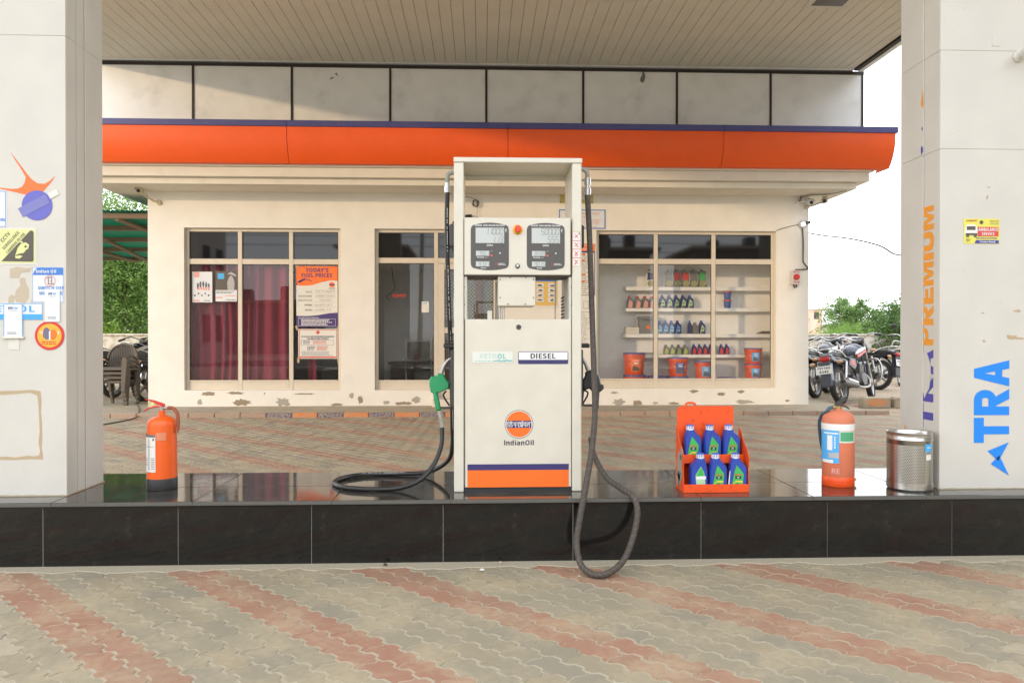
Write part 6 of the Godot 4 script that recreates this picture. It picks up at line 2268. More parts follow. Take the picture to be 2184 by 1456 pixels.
func build_island_things() -> void:
	var g: Geo
	# ---- extinguisher by the left pillar
	var o := thing("fire_extinguisher", "bright orange fire extinguisher with a black foot and white label by the stickered pillar", "fire extinguisher", V(-2.236, ISLAND_TOP, -0.42), 0.0, "extinguishers on the island")
	g = Geo.new()
	g.lathe([Vector2(0.098, 0.075), Vector2(0.0985, 0.09), Vector2(0.0955, 0.44), Vector2(0.0935, 0.462), Vector2(0.082, 0.485), Vector2(0.058, 0.500), Vector2(0.034, 0.508), Vector2(0.0225, 0.512), Vector2(0.0225, 0.545), Vector2(0, 0.546)], 32)
	part(o, "cylinder", g, M.extinguisher_red)
	g = Geo.new()
	g.lathe([Vector2(0.0, 0.001), Vector2(0.099, 0.001), Vector2(0.101, 0.004), Vector2(0.101, 0.072), Vector2(0.0995, 0.079), Vector2(0.097, 0.079)], 32)
	part(o, "foot_ring", g, grime(mottle(mat("foot_rubber", 0.04, 0.038, 0.038, 0.5), M.soft, 3.0), M.dirt_faint, 2.0))
	g = Geo.new()
	wrap_patch(g, 0.1005, 92, 176, 0.128, 0.385, 12)
	var l := part(o, "paper_label", g, M.paper)
	g = Geo.new()
	wrap_patch(g, 0.1013, 93, 176, 0.368, 0.386, 12)
	wrap_patch(g, 0.1013, 100, 170, 0.302, 0.305, 10)
	wrap_patch(g, 0.1013, 120, 124, 0.14, 0.36, 1)
	for k in 7: wrap_patch(g, 0.1013, 96, 112, 0.15 + k * 0.012, 0.154 + k * 0.012, 2)
	for k in 5: wrap_patch(g, 0.1013, 130, 160, 0.17 + k * 0.012, 0.173 + k * 0.012, 3)
	wrap_patch(g, 0.1013, 97, 105, 0.345, 0.36, 2)
	part(l, "label_print", g, M.grey_print)
	g = Geo.new()
	wrap_patch(g, 0.0985, 52, 90, 0.345, 0.40, 6)
	part(o, "sticker_residue", g, mat("residue_pink", 0.70, 0.24, 0.13, 0.8))
	g = Geo.new()
	g.tube([V(0.0, 0.545, 0), V(0.0, 0.565, 0)], 0.02, 12)
	g.tube([V(-0.02, 0.560, 0), V(0.045, 0.563, 0)], 0.011, 8)
	part(o, "valve", g, M.dull_steel)
	g = Geo.new()
	g.tube(spline([V(0.03, 0.566, 0.0), V(-0.04, 0.572, 0.0), V(-0.09, 0.560, 0), V(-0.127, 0.538, 0)], 5), [0.006, 0.006, 0.006, 0.006, 0.006, 0.006, 0.006, 0.0058, 0.0056, 0.0054, 0.005, 0.005, 0.005, 0.0048, 0.0045, 0.004], 8)
	part(o, "lower_lever", g, M.red_print)
	g = Geo.new()
	g.prism(P2([0.018, 0.572, 0.020, 0.588, 0.0, 0.598, -0.06, 0.618, -0.115, 0.626, -0.115, 0.621, -0.06, 0.608, -0.025, 0.585]), -0.011, 0.011, 0.003, true)
	part(o, "upper_lever", g, M.red_print)
	g = Geo.new()
	g.prism(P2([-0.02, 0.580, -0.085, 0.574, -0.097, 0.580, -0.085, 0.612, -0.065, 0.612]), -0.003, 0.003, 0.001, true)
	var tag := part(o, "safety_tag", g, mat("tag_yellow", 0.62, 0.50, 0.14, 0.5))
	g = Geo.new()
	g.disc(V(-0.063, 0.592, 0.0042), 0.011, 16)
	part(tag, "tag_hole", g, M.cornice_paint)
	g = Geo.new()
	g.tube(spline([V(0.04, 0.564, 0), V(0.075, 0.560, 0.0), V(0.107, 0.530, 0.01), V(0.116, 0.47, 0.012), V(0.113, 0.42, 0.014), V(0.108, 0.395, 0.02)], 6), 0.0125, 10)
	part(o, "discharge_hose", g, mat("hose_rust", 0.30, 0.075, 0.03, 0.5))
	# ---- extinguisher by the right pillar
	o = thing("fire_extinguisher", "faded orange fire extinguisher with blue and green labels between oil rack and steel bin", "fire extinguisher", V(2.552, ISLAND_TOP, -0.35), 0.0, "extinguishers on the island")
	g = Geo.new()
	g.lathe([Vector2(0, 0.001), Vector2(0.108, 0.001), Vector2(0.1105, 0.004), Vector2(0.1105, 0.035), Vector2(0.108, 0.037), Vector2(0.1105, 0.039), Vector2(0.1105, 0.066), Vector2(0.107, 0.070)], 32)
	part(o, "foot_ring", g, M.rack_orange)
	g = Geo.new()
	g.lathe([Vector2(0.107, 0.070), Vector2(0.1095, 0.074), Vector2(0.1095, 0.40)], 32)
	part(o, "cylinder", g, M.faded_red)
	g = Geo.new()
	g.lathe([Vector2(0.1095, 0.40), Vector2(0.1098, 0.405), Vector2(0.1098, 0.442), Vector2(0.1095, 0.446)], 32)
	part(o, "white_band", g, M.white_print)
	g = Geo.new()
	g.lathe([Vector2(0.1095, 0.446), Vector2(0.1085, 0.475), Vector2(0.098, 0.505), Vector2(0.075, 0.524), Vector2(0.04, 0.534), Vector2(0.024, 0.538), Vector2(0.024, 0.548), Vector2(0, 0.549)], 32)
	part(o, "shoulder", g, mat("faded_shoulder", 0.62, 0.19, 0.10, 0.65))
	g = Geo.new()
	wrap_patch(g, 0.1112, 112, 196, 0.17, 0.40, 14)
	l = part(o, "blue_label", g, M.sky_blue)
	g = Geo.new()
	wrap_patch(g, 0.1120, 135, 155, 0.26, 0.365, 4)
	wrap_patch(g, 0.1120, 115, 172, 0.375, 0.385, 8)
	wrap_patch(g, 0.1120, 132, 180, 0.17, 0.192, 8)
	for k in 5: wrap_patch(g, 0.1120, 124, 129, 0.275 + k * 0.018, 0.287 + k * 0.018, 1)
	part(l, "label_print", g, M.white_print)
	g = Geo.new()
	wrap_patch(g, 0.1120, 113, 150, 0.205, 0.245, 6)
	part(l, "label_print", g, mat("label_pale_grey", 0.42, 0.44, 0.46, 0.6))
	g = Geo.new()
	wrap_patch(g, 0.1112, 45, 111, 0.315, 0.398, 10)
	l = part(o, "white_label", g, M.paper)
	g = Geo.new()
	wrap_patch(g, 0.1120, 52, 108, 0.325, 0.392, 10)
	part(l, "green_label", g, mat("label_mint", 0.10, 0.42, 0.20, 0.55))
	g = Geo.new()
	for k in 4: wrap_patch(g, 0.1127, 54, 106, 0.336 + k * 0.013, 0.3385 + k * 0.013, 8)
	part(l, "label_print", g, mat("ink_green", 0.03, 0.14, 0.07, 0.6))
	g = Geo.new()
	g.at(T(Vector3.ZERO, deg_to_rad(-33)))
	words(g, "RE", V(0, 0.115, 0.1108), 0.055, 0.036)
	part(o, "lettering", g, M.pink_print)
	g = Geo.new()
	g.tube([V(0, 0.548, 0), V(0, 0.565, 0)], 0.022, 12)
	g.tube([V(-0.04, 0.556, 0.0), V(0.02, 0.556, 0.0)], 0.014, 8)
	part(o, "valve", g, mat("brass", 0.42, 0.30, 0.13, 0.4, 0.8))
	g = Geo.new()
	g.prism(P2([-0.025, 0.562, -0.02, 0.59, 0.02, 0.612, 0.062, 0.635, 0.062, 0.628, 0.035, 0.60, 0.018, 0.575]), -0.012, 0.012, 0.003, true)
	part(o, "upper_lever", g, M.dark_grey_plastic)
	g = Geo.new()
	g.prism(P2([-0.01, 0.560, 0.03, 0.575, 0.06, 0.565, 0.082, 0.545, 0.078, 0.541, 0.055, 0.556, 0.02, 0.560]), -0.01, 0.01, 0.002, true)
	part(o, "lower_lever", g, M.dark_grey_plastic)
	g = Geo.new()
	g.tube(spline([V(-0.035, 0.556, 0), V(-0.062, 0.55, 0), V(-0.085, 0.525, 0.0), V(-0.095, 0.49, -0.06), V(-0.09, 0.40, -0.105), V(-0.04, 0.2, -0.128), V(0.08, 0.07, -0.11), V(0.118, 0.045, -0.08)], 5), 0.012, 10)
	part(o, "discharge_hose", g, mat("hose_blue_grey", 0.05, 0.10, 0.14, 0.5))
	g = Geo.new()
	g.tube([V(0.118, 0.05, -0.06), V(0.138, 0.026, -0.03)], [0.012, 0.017], 10)
	part(o, "hose_end", g, mat("tag_yellow", 0.62, 0.50, 0.14, 0.5))

	# ---- stainless bin with real perforations
	o = thing("litter_bin", "round perforated stainless steel bin beside the lettered pillar", "bin", V(2.995, ISLAND_TOP, -0.21))
	var n := 1008
	var hgt := 256
	var im := Image.create(n, hgt, false, Image.FORMAT_RGBA8)
	im.fill(Color(1, 1, 1, 1))
	for row in 25:
		for k in 84:
			var ang := fposmod((k + (0.5 if row % 2 else 0.0)) / 84.0, 1.0)
			if absf(ang - 0.185) < 0.032: continue # an unperforated strip carries the labels
			for dy in range(-3, 4):
				for dx in range(-3, 4):
					if dx * dx + dy * dy <= 9:
						im.set_pixel(posmod(int(ang * n) + dx, n), clampi(8 + row * 10 + dy, 0, hgt - 1), Color(1, 1, 1, 0))
	var perf := mat("perforated_steel", 0.56, 0.55, 0.52, 0.30, 1.0)
	perf.albedo_texture = ImageTexture.create_from_image(im)
	perf.transparency = BaseMaterial3D.TRANSPARENCY_ALPHA_SCISSOR
	perf.alpha_scissor_threshold = 0.5
	perf.cull_mode = BaseMaterial3D.CULL_DISABLED
	var r := 0.1455
	g = Geo.new()
	g.lathe([Vector2(r, 0.052), Vector2(r, 0.315)], 48)
	part(o, "perforated_wall", g, perf)
	g = Geo.new()
	g.lathe([Vector2(0, 0.003), Vector2(r - 0.004, 0.003), Vector2(r - 0.002, 0.010), Vector2(r + 0.0015, 0.012), Vector2(r + 0.0015, 0.052), Vector2(r - 0.001, 0.054)], 48)
	part(o, "base_band", g, M.steel)
	g = Geo.new()
	g.lathe([Vector2(r - 0.001, 0.314), Vector2(r + 0.001, 0.316), Vector2(r + 0.001, 0.345), Vector2(r + 0.004, 0.348), Vector2(r + 0.004, 0.352), Vector2(r + 0.001, 0.355), Vector2(r + 0.001, 0.392), Vector2(r + 0.0035, 0.396), Vector2(r, 0.400), Vector2(r - 0.008, 0.396), Vector2(r - 0.012, 0.37), Vector2(r - 0.03, 0.355), Vector2(r - 0.05, 0.352), Vector2(r - 0.052, 0.345)], 48)
	part(o, "rim", g, M.steel)
	g = Geo.new()
	g.lathe([Vector2(0, 0.008), Vector2(r - 0.02, 0.008), Vector2(r - 0.02, 0.34)], 32)
	part(o, "liner", g, M.black_plastic)
	g = Geo.new()
	wrap_patch(g, r + 0.0015, 54, 80, 0.275, 0.328, 5)
	l = part(o, "blue_label", g, M.sky_blue)
	g = Geo.new()
	g.at(T(Vector3.ZERO, deg_to_rad(23)))
	scribble(g, -0.018, 0.298, 0.022, 0.308, 1, r + 0.003, 0.8)
	part(l, "lettering", g, M.white_print)
	g = Geo.new()
	wrap_patch(g, r + 0.0015, 58, 77, 0.218, 0.257, 4)
	part(o, "white_label", g, M.paper)

	# ---- orange two-tier rack
	o = thing("oil_rack", "worn orange sheet metal rack holding six blue oil bottles", "display rack", V(1.596, ISLAND_TOP, -0.16))
	g = Geo.new()
	g.prism(P2([-0.222, 0.0, 0.222, 0.0, 0.222, 0.34, 0.186, 0.34, 0.186, 0.566, 0.175, 0.572, -0.195, 0.572, -0.218, 0.552, -0.218, 0.34, -0.222, 0.34]), -0.162, -0.158, 0.0, true)
	part(o, "back_panel", g, M.rack_orange)
	for s in [-1.0, 1.0]:
		g = Geo.new()
		g.at(Transform3D(Basis(Vector3(0, 0, 1), Vector3(0, 1, 0), Vector3(s, 0, 0)), V(s * 0.222, 0, 0)))
		g.prism(P2([-0.160, 0.001, 0.045, 0.001, 0.048, 0.08, 0.040, 0.16, 0.055, 0.235, 0.02, 0.285, -0.05, 0.33, -0.11, 0.405, -0.160, 0.42]), 0.0, 0.004, 0.0, true)
		var sp := part(o, "side_panel", g, M.rack_orange)
		if s < 0:
			g = Geo.new()
			g.at(Transform3D(Basis(Vector3(0, 0, 1), Vector3(0, 1, 0), Vector3(-1, 0, 0)), V(-0.2275, 0, 0)))
			for q in [[-0.05, 0.17, 0.07, 0.10], [-0.08, 0.07, 0.05, 0.05], [0.0, 0.27, 0.03, 0.03]]: g.prism(ragged(q[0], q[1], q[2], q[3], 12, 0.3), -0.002, 0.0)
			part(sp, "worn_paint", g, mat("worn_beige", 0.40, 0.30, 0.22, 0.8))
			g = Geo.new()
			g.at(Transform3D(Basis(Vector3(0, 0, 1), Vector3(0, 1, 0), Vector3(-1, 0, 0)), V(-0.2295, 0, 0)))
			for q in [[-0.02, 0.23, 0.02, 0.02], [-0.05, 0.12, 0.05, 0.012], [-0.07, 0.05, 0.02, 0.03]]: g.prism(ragged(q[0], q[1], q[2], q[3], 10, 0.3), -0.0015, 0.0)
			part(sp, "worn_paint", g, mat("worn_teal", 0.06, 0.17, 0.19, 0.7))
	g = Geo.new() # lower tray and its front lip
	g.slab(V(-0.222, 0.001, -0.157), V(0.222, 0.006, 0.046))
	part(o, "tray", g, M.rack_orange)
	g = Geo.new()
	g.slab(V(-0.2225, 0.0015, 0.0465), V(0.2225, 0.058, 0.0495), 0.001)
	part(o, "front_lip", g, M.rack_orange)
	g = Geo.new()
	g.slab(V(-0.221, 0.185, -0.157), V(0.221, 0.189, -0.052))
	part(o, "tray", g, M.rack_orange)
	g = Geo.new()
	g.slab(V(-0.2215, 0.186, -0.0515), V(0.2215, 0.246, -0.0485), 0.001)
	part(o, "front_lip", g, M.rack_orange)
	g = Geo.new()
	g.tube(spline([V(-0.155, 0.566, -0.165), V(-0.15, 0.588, -0.165), V(-0.12, 0.594, -0.165), V(-0.09, 0.588, -0.165), V(-0.085, 0.566, -0.165)], 4), 0.008, 8)
	part(o, "grip", g, M.rack_orange)
	# six bottles
	var b := make_bottle("oil_bottle", "blue oil bottle with green label, left end of the rack's upper tier", "blue bottles in the orange rack", 0.122, 0.266, M.bottle_blue, M.green_print, mat("cap_blue_bright", 0.05, 0.12, 0.45, 0.4), 0)
	var base := o.position
	b.position = base + V(-0.125, 0.1895, -0.105)
	copy_of(b, base + V(0.012, 0.1895, -0.105), 0.0, "blue oil bottle with green label, middle of the rack's upper tier")
	copy_of(b, base + V(0.147, 0.1895, -0.105), 0.0, "blue oil bottle with green label, right end of the rack's upper tier")
	copy_of(b, base + V(0.022, 0.0065, -0.005), 0.0, "blue oil bottle with green label, middle of the rack's lower tier")
	copy_of(b, base + V(0.162, 0.0065, -0.005), 0.0, "blue oil bottle with a chipped label, right end of the rack's lower tier")
	var turned := copy_of(b, base + V(-0.112, 0.0065, -0.005), 0.0, "blue oil bottle turned to show its back label in the rack's lower tier")
	turned.scale = Vector3(-1, 1, 1)
	for k in turned.get_children():
		if String(k.name).begins_with("label"): k.free()
	g = Geo.new()
	g.prism(P2([-0.045, 0.01, 0.022, 0.01, 0.030, 0.11, -0.008, 0.17, -0.03, 0.13]), 0.0345, 0.0366)
	l = part(turned, "label", g, M.pale_green)
	g = Geo.new()
	g.rect(-0.042, 0.082, 0.026, 0.104, 0.0378)
	part(l, "label_print", g, M.white_print)
	g = Geo.new()
	g.prism(P2([-0.030, 0.104, 0.029, 0.104, -0.008, 0.166, -0.026, 0.13]), 0.036, 0.0378)
	part(l, "label_print", g, M.green_print)
	g = Geo.new()
	g.tube([V(base.x + 0.093, base.y + 0.03, base.z + 0.02), V(base.x + 0.10, base.y + 0.145, base.z + 0.03)], [0.006, 0.003], 6)
	solo("white_stick", "thin white stick standing between two bottles in the lower tier", "stick", g, M.white_print)

# ------------------------------------------------------------------ stickers on the pillars
func build_pillar_signs() -> void:
	var z := -0.185
	var g := Geo.new()
	var o: Node3D
	# orange three-pointed mark
	var star := []
	for q in [[58, 847], [90, 890], [120, 930], [145, 965], [170, 995], [205, 1020], [245, 1022], [272, 1005], [300, 980], [285, 1005], [265, 1030], [235, 1065], [190, 1105], [160, 1100], [135, 1083], [60, 1065], [0, 1052], [-90, 1042], [0, 1046], [60, 1052], [95, 1050], [118, 1040], [133, 1018], [140, 985], [130, 966], [110, 932], [84, 893]]:
		star.append((q[0] / 2.6 - 130.0) * 0.003060 - 2.7915)
		star.append(2.702 - (q[1] / 2.6 - 325.7) * 0.003060)
	g.prism(P2(star), z - 0.002, z)
	solo("orange_mark", "orange three-pointed vinyl mark above the violet disc on the stickered pillar", "sticker", g, mat("mark_orange", 0.80, 0.17, 0.035, 0.5))
	o = thing("violet_disc", "round violet vinyl disc on the stickered pillar", "sticker", V(-2.951, 2.352, z))
	g = Geo.new()
	g.prism(circle2(0, 0, 0.099, 40), 0.0, 0.002)
	part(o, "disc", g, M.violet_blue)
	g = Geo.new()
	g.at(T(V(-0.02, 0.0, 0.0035), 0, 0, 0.5))
	g.rect(-0.10, -0.035, 0.10, 0.03)
	part(o, "tape", g, mat("violet_tape", 0.19, 0.19, 0.46, 0.45))
	g = Geo.new()
	g.at(T(V(0.105, 0.075, 0.003), 0, 0, 0.5))
	g.rect(-0.03, -0.02, 0.035, 0.02)
	part(o, "paper_scrap", g, M.paper)
	# camera warning
	o = sheet("camera_warning", "yellow and black security camera warning on the stickered pillar", "sign", -3.192, 1.958, -2.955, 2.203, z, mat("clear_film", 0.66, 0.64, 0.56, 0.3))
	g = Geo.new()
	g.prism(rounded(-0.116, -0.110, 0.108, 0.112, 0.012), 0.0, 0.0015)
	part(o, "yellow_panel", g, M.pale_yellow)
	g = Geo.new()
	g.prism(P2([-0.108, -0.100, 0.090, -0.102, 0.099, -0.095, 0.100, 0.092, 0.092, 0.104, 0.078, 0.104]), 0.001, 0.003)
	part(o, "dark_panel", g, M.khaki_print)
	g = Geo.new()
	g.at(T(V(-0.005, 0.0, 0.003), 0, 0, 0.845))
	words(g, "CCTV", V(-0.006, 0.098, 0), 0.078, 0.024)
	words(g, "SURVEILLANCE", V(0.0, 0.057, 0), 0.150, 0.020)
	words(g, "CAMERAS IN USE", V(0.008, 0.023, 0), 0.172, 0.018)
	part(o, "lettering", g, M.khaki_print)
	g = Geo.new()
	g.prism(P2([-0.018, -0.062, 0.004, -0.05, 0.036, -0.045, 0.056, -0.02, 0.066, -0.018, 0.072, 0.010, 0.050, 0.026, 0.020, 0.018, -0.002, -0.012]), 0.002, 0.0045)
	g.prism(P2([-0.020, -0.066, 0.012, -0.06, 0.03, -0.066, 0.010, -0.082, -0.015, -0.08]), 0.002, 0.0045)
	g.prism(P2([0.008, 0.024, 0.022, 0.036, 0.034, 0.026, 0.03, 0.022]), 0.002, 0.0045)
	part(o, "camera_picture", g, M.pale_yellow)
	g = Geo.new()
	g.disc(V(0.050, -0.002, 0.0055), 0.008, 10)
	part(o, "camera_picture", g, M.khaki_print)
	# corner of another card
	o = sheet("white_card", "corner of a white card with blue border at the picture's edge", "sign", -3.45, 2.205, -3.148, 2.45, z, M.paper_blue_white)
	g = Geo.new()
	g.frame(-0.145, -0.118, 0.145, 0.118, 0.003, 0.002)
	words(g, "cards", V(0.105, -0.07, 0.002), 0.07, 0.022)
	part(o, "blue_print", g, M.blue_print)
	# mobile phone notice
	o = sheet("phone_notice", "blue and white no mobile phone notice, torn, on the stickered pillar", "sign", -2.985, 1.706, -2.779, 1.944, z, M.paper_blue_white)
	g = Geo.new()
	g.prism(P2([-0.10, 0.066, 0.098, 0.066, 0.098, 0.113, -0.07, 0.113, -0.085, 0.095]), 0.0, 0.002)
	words(g, "SWITCH OFF", V(0.02, -0.02, 0.002), 0.17, 0.022)
	words(g, "MOBILE PHONE", V(0.02, -0.055, 0.002), 0.15, 0.022)
	g.frame(-0.10, -0.115, 0.100, 0.117, 0.002, 0.002)
	part(o, "blue_print", g, mat("notice_blue", 0.055, 0.20, 0.58, 0.5))
	g = Geo.new()
	words(g, "Indian Oil", V(-0.01, 0.09, 0.004), 0.13, 0.022)
	part(o, "white_print", g, M.white_print)
	g = Geo.new()
	g.frame(0.001, 0.004, 0.027, 0.052, 0.004, 0.003)
	part(o, "phone_picture", g, M.khaki_print)
	g = Geo.new()
	g.disc(V(0.014, 0.028, 0.004), 0.037, 24, 0.0, 0.032)
	g.stroke([Vector2(-0.012, 0.052), Vector2(0.04, 0.004)], 0.005, 0.004)
	part(o, "red_ring", g, M.pink_print)
	# glue and torn paper left of it
	g = Geo.new()
	g.prism(P2([-3.13, 1.93, -3.08, 1.945, -3.02, 1.935, -2.99, 1.94, -3.0, 1.91, -3.06, 1.905, -3.07, 1.87, -3.13, 1.87]), z - 0.002, z - 0.0005)
	g.prism(P2([-3.07, 1.86, -3.05, 1.875, -3.03, 1.87, -3.03, 1.84, -3.01, 1.80, -3.01, 1.74, -3.03, 1.705, -3.09, 1.71, -3.10, 1.74, -3.09, 1.79, -3.06, 1.82]), z - 0.002, z - 0.0005)
	g.prism(P2([-3.14, 1.74, -3.12, 1.76, -3.10, 1.75, -3.11, 1.70, -3.06, 1.695, -3.0, 1.70, -2.985, 1.73, -2.97, 1.70, -2.99, 1.69, -3.14, 1.685]), z - 0.002, z - 0.0005)
	solo("torn_paper", "brown glue marks of a torn-off notice under the camera warning", "glue marks", g, mat("glue_tan", 0.50, 0.42, 0.31, 0.9))
	# petrol strip
	o = sheet("petrol_strip", "white strip with blue PETROL lettering behind the payment card", "sign", -3.30, 1.594, -2.917, 1.702, z + 0.001, M.paper_blue_white)
	g = Geo.new()
	words(g, "PETROL", V(-0.01, 0.018, 0.002), 0.30, 0.042, "heavy")
	g.rect(-0.19, -0.052, 0.188, -0.018, 0.002)
	g.frame(-0.19, -0.053, 0.190, 0.053, 0.0025, 0.0025)
	part(o, "blue_print", g, mat("strip_blue", 0.06, 0.36, 0.78, 0.5))
	# payment cards: the square code on each is left blank
	for q in [[-3.167, 1.478, -3.045, 1.70, "payment card with a blue edge on a bracket, lower on the stickered pillar"], [-2.899, 1.580, -2.803, 1.795, "white payment card overlapping the mobile phone notice"]]:
		o = sheet("payment_card", q[4], "card", q[0], q[1], q[2], q[3], z + 0.006, M.paper_blue_white, "payment cards on the pillar", 0.005)
		var w: float = q[2] - q[0]
		var h: float = q[3] - q[1]
		g = Geo.new()
		words(g, "pay", V(-w * 0.13, h * 0.36, 0.002), w * 0.24, h * 0.085, "heavy")
		part(o, "lettering", g, M.navy_print)
		g = Geo.new()
		words(g, "tm", V(w * 0.14, h * 0.37, 0.002), w * 0.22, h * 0.065, "heavy")
		if q[0] < -3.0: g.frame(-w / 2, -h / 2, w / 2, h / 2, 0.0035, 0.002)
		part(o, "lettering", g, M.sky_blue)
		g = Geo.new()
		words(g, "Accepted Here", V(0, h * 0.285, 0.002), w * 0.46, h * 0.03, "plain")
		scribble(g, -w * 0.3, -h * 0.42, w * 0.3, -h * 0.34, 2, 0.002, 0.4)
		part(o, "small_print", g, M.grey_print)
	g = Geo.new()
	g.slab(V(-3.172, 1.468, z), V(-3.035, 1.482, z + 0.016), 0.002)
	g.slab(V(-3.14, 1.395, z - 0.001), V(-3.07, 1.468, z + 0.001))
	solo("card_bracket", "small clear bracket under the blue-edged payment card", "bracket", g, M["clear_film"])
	# round advert sticker
	o = thing("round_sticker", "round red and yellow advertising sticker on the stickered pillar", "sticker", V(-2.872, 1.488, z))
	g = Geo.new()
	g.prism(circle2(0, 0, 0.096, 40), 0.0, 0.002)
	part(o, "red_rim", g, M.red_print)
	g = Geo.new()
	g.disc(V(0.0, 0, 0.0032), 0.079, 36)
	part(o, "yellow_ground", g, mat("sticker_amber", 0.82, 0.40, 0.04, 0.5))
	g = Geo.new()
	g.prism(ragged(-0.015, 0.012, 0.026, 0.04, 14, 0.12), 0.003, 0.0045)
	part(o, "picture_print", g, mat("sticker_slate", 0.16, 0.14, 0.22, 0.5))
	g = Geo.new()
	g.prism(ragged(0.024, 0.008, 0.022, 0.036, 14, 0.12), 0.003, 0.0049)
	part(o, "picture_print", g, M.orange_print)
	g = Geo.new()
	g.rect(-0.002, -0.03, 0.008, 0.03, 0.006)
	words(g, "11", V(-0.055, 0.02, 0.0045), 0.02, 0.02)
	words(g, "4", V(0.058, 0.02, 0.0048), 0.012, 0.02)
	part(o, "white_print", g, M.white_print)
	g = Geo.new()
	scribble(g, -0.05, -0.062, 0.05, -0.036, 2, 0.0045, 0.5)
	part(o, "small_print", g, M.red_print)
	# outline of glue left by a large poster
	g = Geo.new()
	var outer := [[-3.4, 1.118], [-3.1, 1.122], [-2.99, 1.128], [-2.935, 1.118], [-2.928, 1.06], [-2.932, 0.98], [-2.925, 0.90], [-2.924, 0.80], [-2.928, 0.74], [-2.921, 0.70], [-2.920, 0.664], [-3.0, 0.667], [-3.1, 0.662], [-3.4, 0.665]]
	var inner := [[-3.4, 0.680], [-3.15, 0.685], [-3.1, 0.678], [-3.02, 0.690], [-2.975, 0.686], [-2.945, 0.692], [-2.938, 0.72], [-2.948, 0.78], [-2.940, 0.85], [-2.944, 0.95], [-2.948, 1.03], [-2.955, 1.09], [-3.0, 1.108], [-3.1, 1.100], [-3.18, 1.095], [-3.4, 1.10]]
	var ring := PackedVector2Array()
	for q in outer: ring.append(Vector2(q[0], q[1]))
	for q in inner: ring.append(Vector2(q[0], q[1]))
	g.prism(ring, z - 0.002, z - 0.0008)
	solo("glue_outline", "brown glue outline of a removed poster low on the stickered pillar", "glue marks", g, M.glue_brown)
	# ambulance sticker on the right pillar
	z = -0.1675
	o = sheet("ambulance_sticker", "yellow ambulance service sticker on the lettered pillar", "sticker", 3.351, 2.127, 3.606, 2.301, z, mat("sticker_yellow", 0.72, 0.66, 0.12, 0.55))
	g = Geo.new()
	g.rect(-0.03, -0.035, 0.12, 0.03, 0.002)
	part(o, "red_panel", g, mat("panel_red", 0.62, 0.07, 0.05, 0.5))
	g = Geo.new()
	words(g, "AMBULANCE", V(0.045, 0.012, 0.0035), 0.14, 0.022)
	words(g, "SERVICE", V(0.045, -0.018, 0.0035), 0.09, 0.020)
	g.prism(P2([-0.118, -0.03, -0.030, -0.03, -0.030, 0.02, -0.045, 0.045, -0.105, 0.045, -0.118, 0.02]), 0.0, 0.002)
	part(o, "white_print", g, M.white_print)
	g = Geo.new()
	g.rect(-0.107, 0.008, -0.045, 0.034, 0.0032)
	for x in [-0.10, -0.046]: g.disc(V(x, -0.032, 0.003), 0.011, 10)
	g.rect(-0.115, -0.028, -0.032, -0.014, 0.0032)
	words(g, "98140-57033", V(0.09, 0.07, 0.002), 0.062, 0.012, "plain")
	words(g, "97291-18187", V(0.09, 0.052, 0.002), 0.062, 0.012, "plain")
	words(g, "227", V(-0.095, -0.063, 0.002), 0.032, 0.018, "serif")
	g.disc(V(-0.002, 0.062, 0.002), 0.014, 12)
	part(o, "dark_print", g, M.khaki_print)
	g = Geo.new()
	g.prism(P2([-0.05, -0.084, 0.122, -0.084, 0.122, -0.062, -0.04, -0.062]), 0.0, 0.002)
	words(g, "NIGHT SERVICE ALSO AVAILABLE", V(0.035, -0.048, 0.002), 0.15, 0.011)
	part(o, "blue_print", g, mat("sticker_navy", 0.05, 0.06, 0.30, 0.5))
	g = Geo.new()
	words(g, "Cheeka Mandi", V(0.04, -0.073, 0.0035), 0.11, 0.012)
	part(o, "white_print", g, M.white_print)
	g = Geo.new()
	g.at(T(V(-0.11, 0.066, 0.002)))
	hindi(g, 0.075, 0.012, 7)
	part(o, "red_print", g, M.red_print)
	# camera on the right pillar
	o = thing("pillar_camera", "small white security camera high on the lettered pillar", "camera", V(3.735, 3.43, -0.17))
	g = Geo.new()
	g.at(T(Vector3.ZERO, 0, PI / 2))
	g.lathe([Vector2(0.04, 0), Vector2(0.04, 0.015), Vector2(0.02, 0.03), Vector2(0.015, 0.06), Vector2(0.034, 0.065), Vector2(0.036, 0.13), Vector2(0.027, 0.133)], 20)
	part(o, "body", g, M.camera_white)
	g = Geo.new()
	g.disc(V(0, 0, 0.128), 0.027, 18)
	part(o, "lens", g, mat("lens_violet", 0.012, 0.012, 0.03, 0.08))

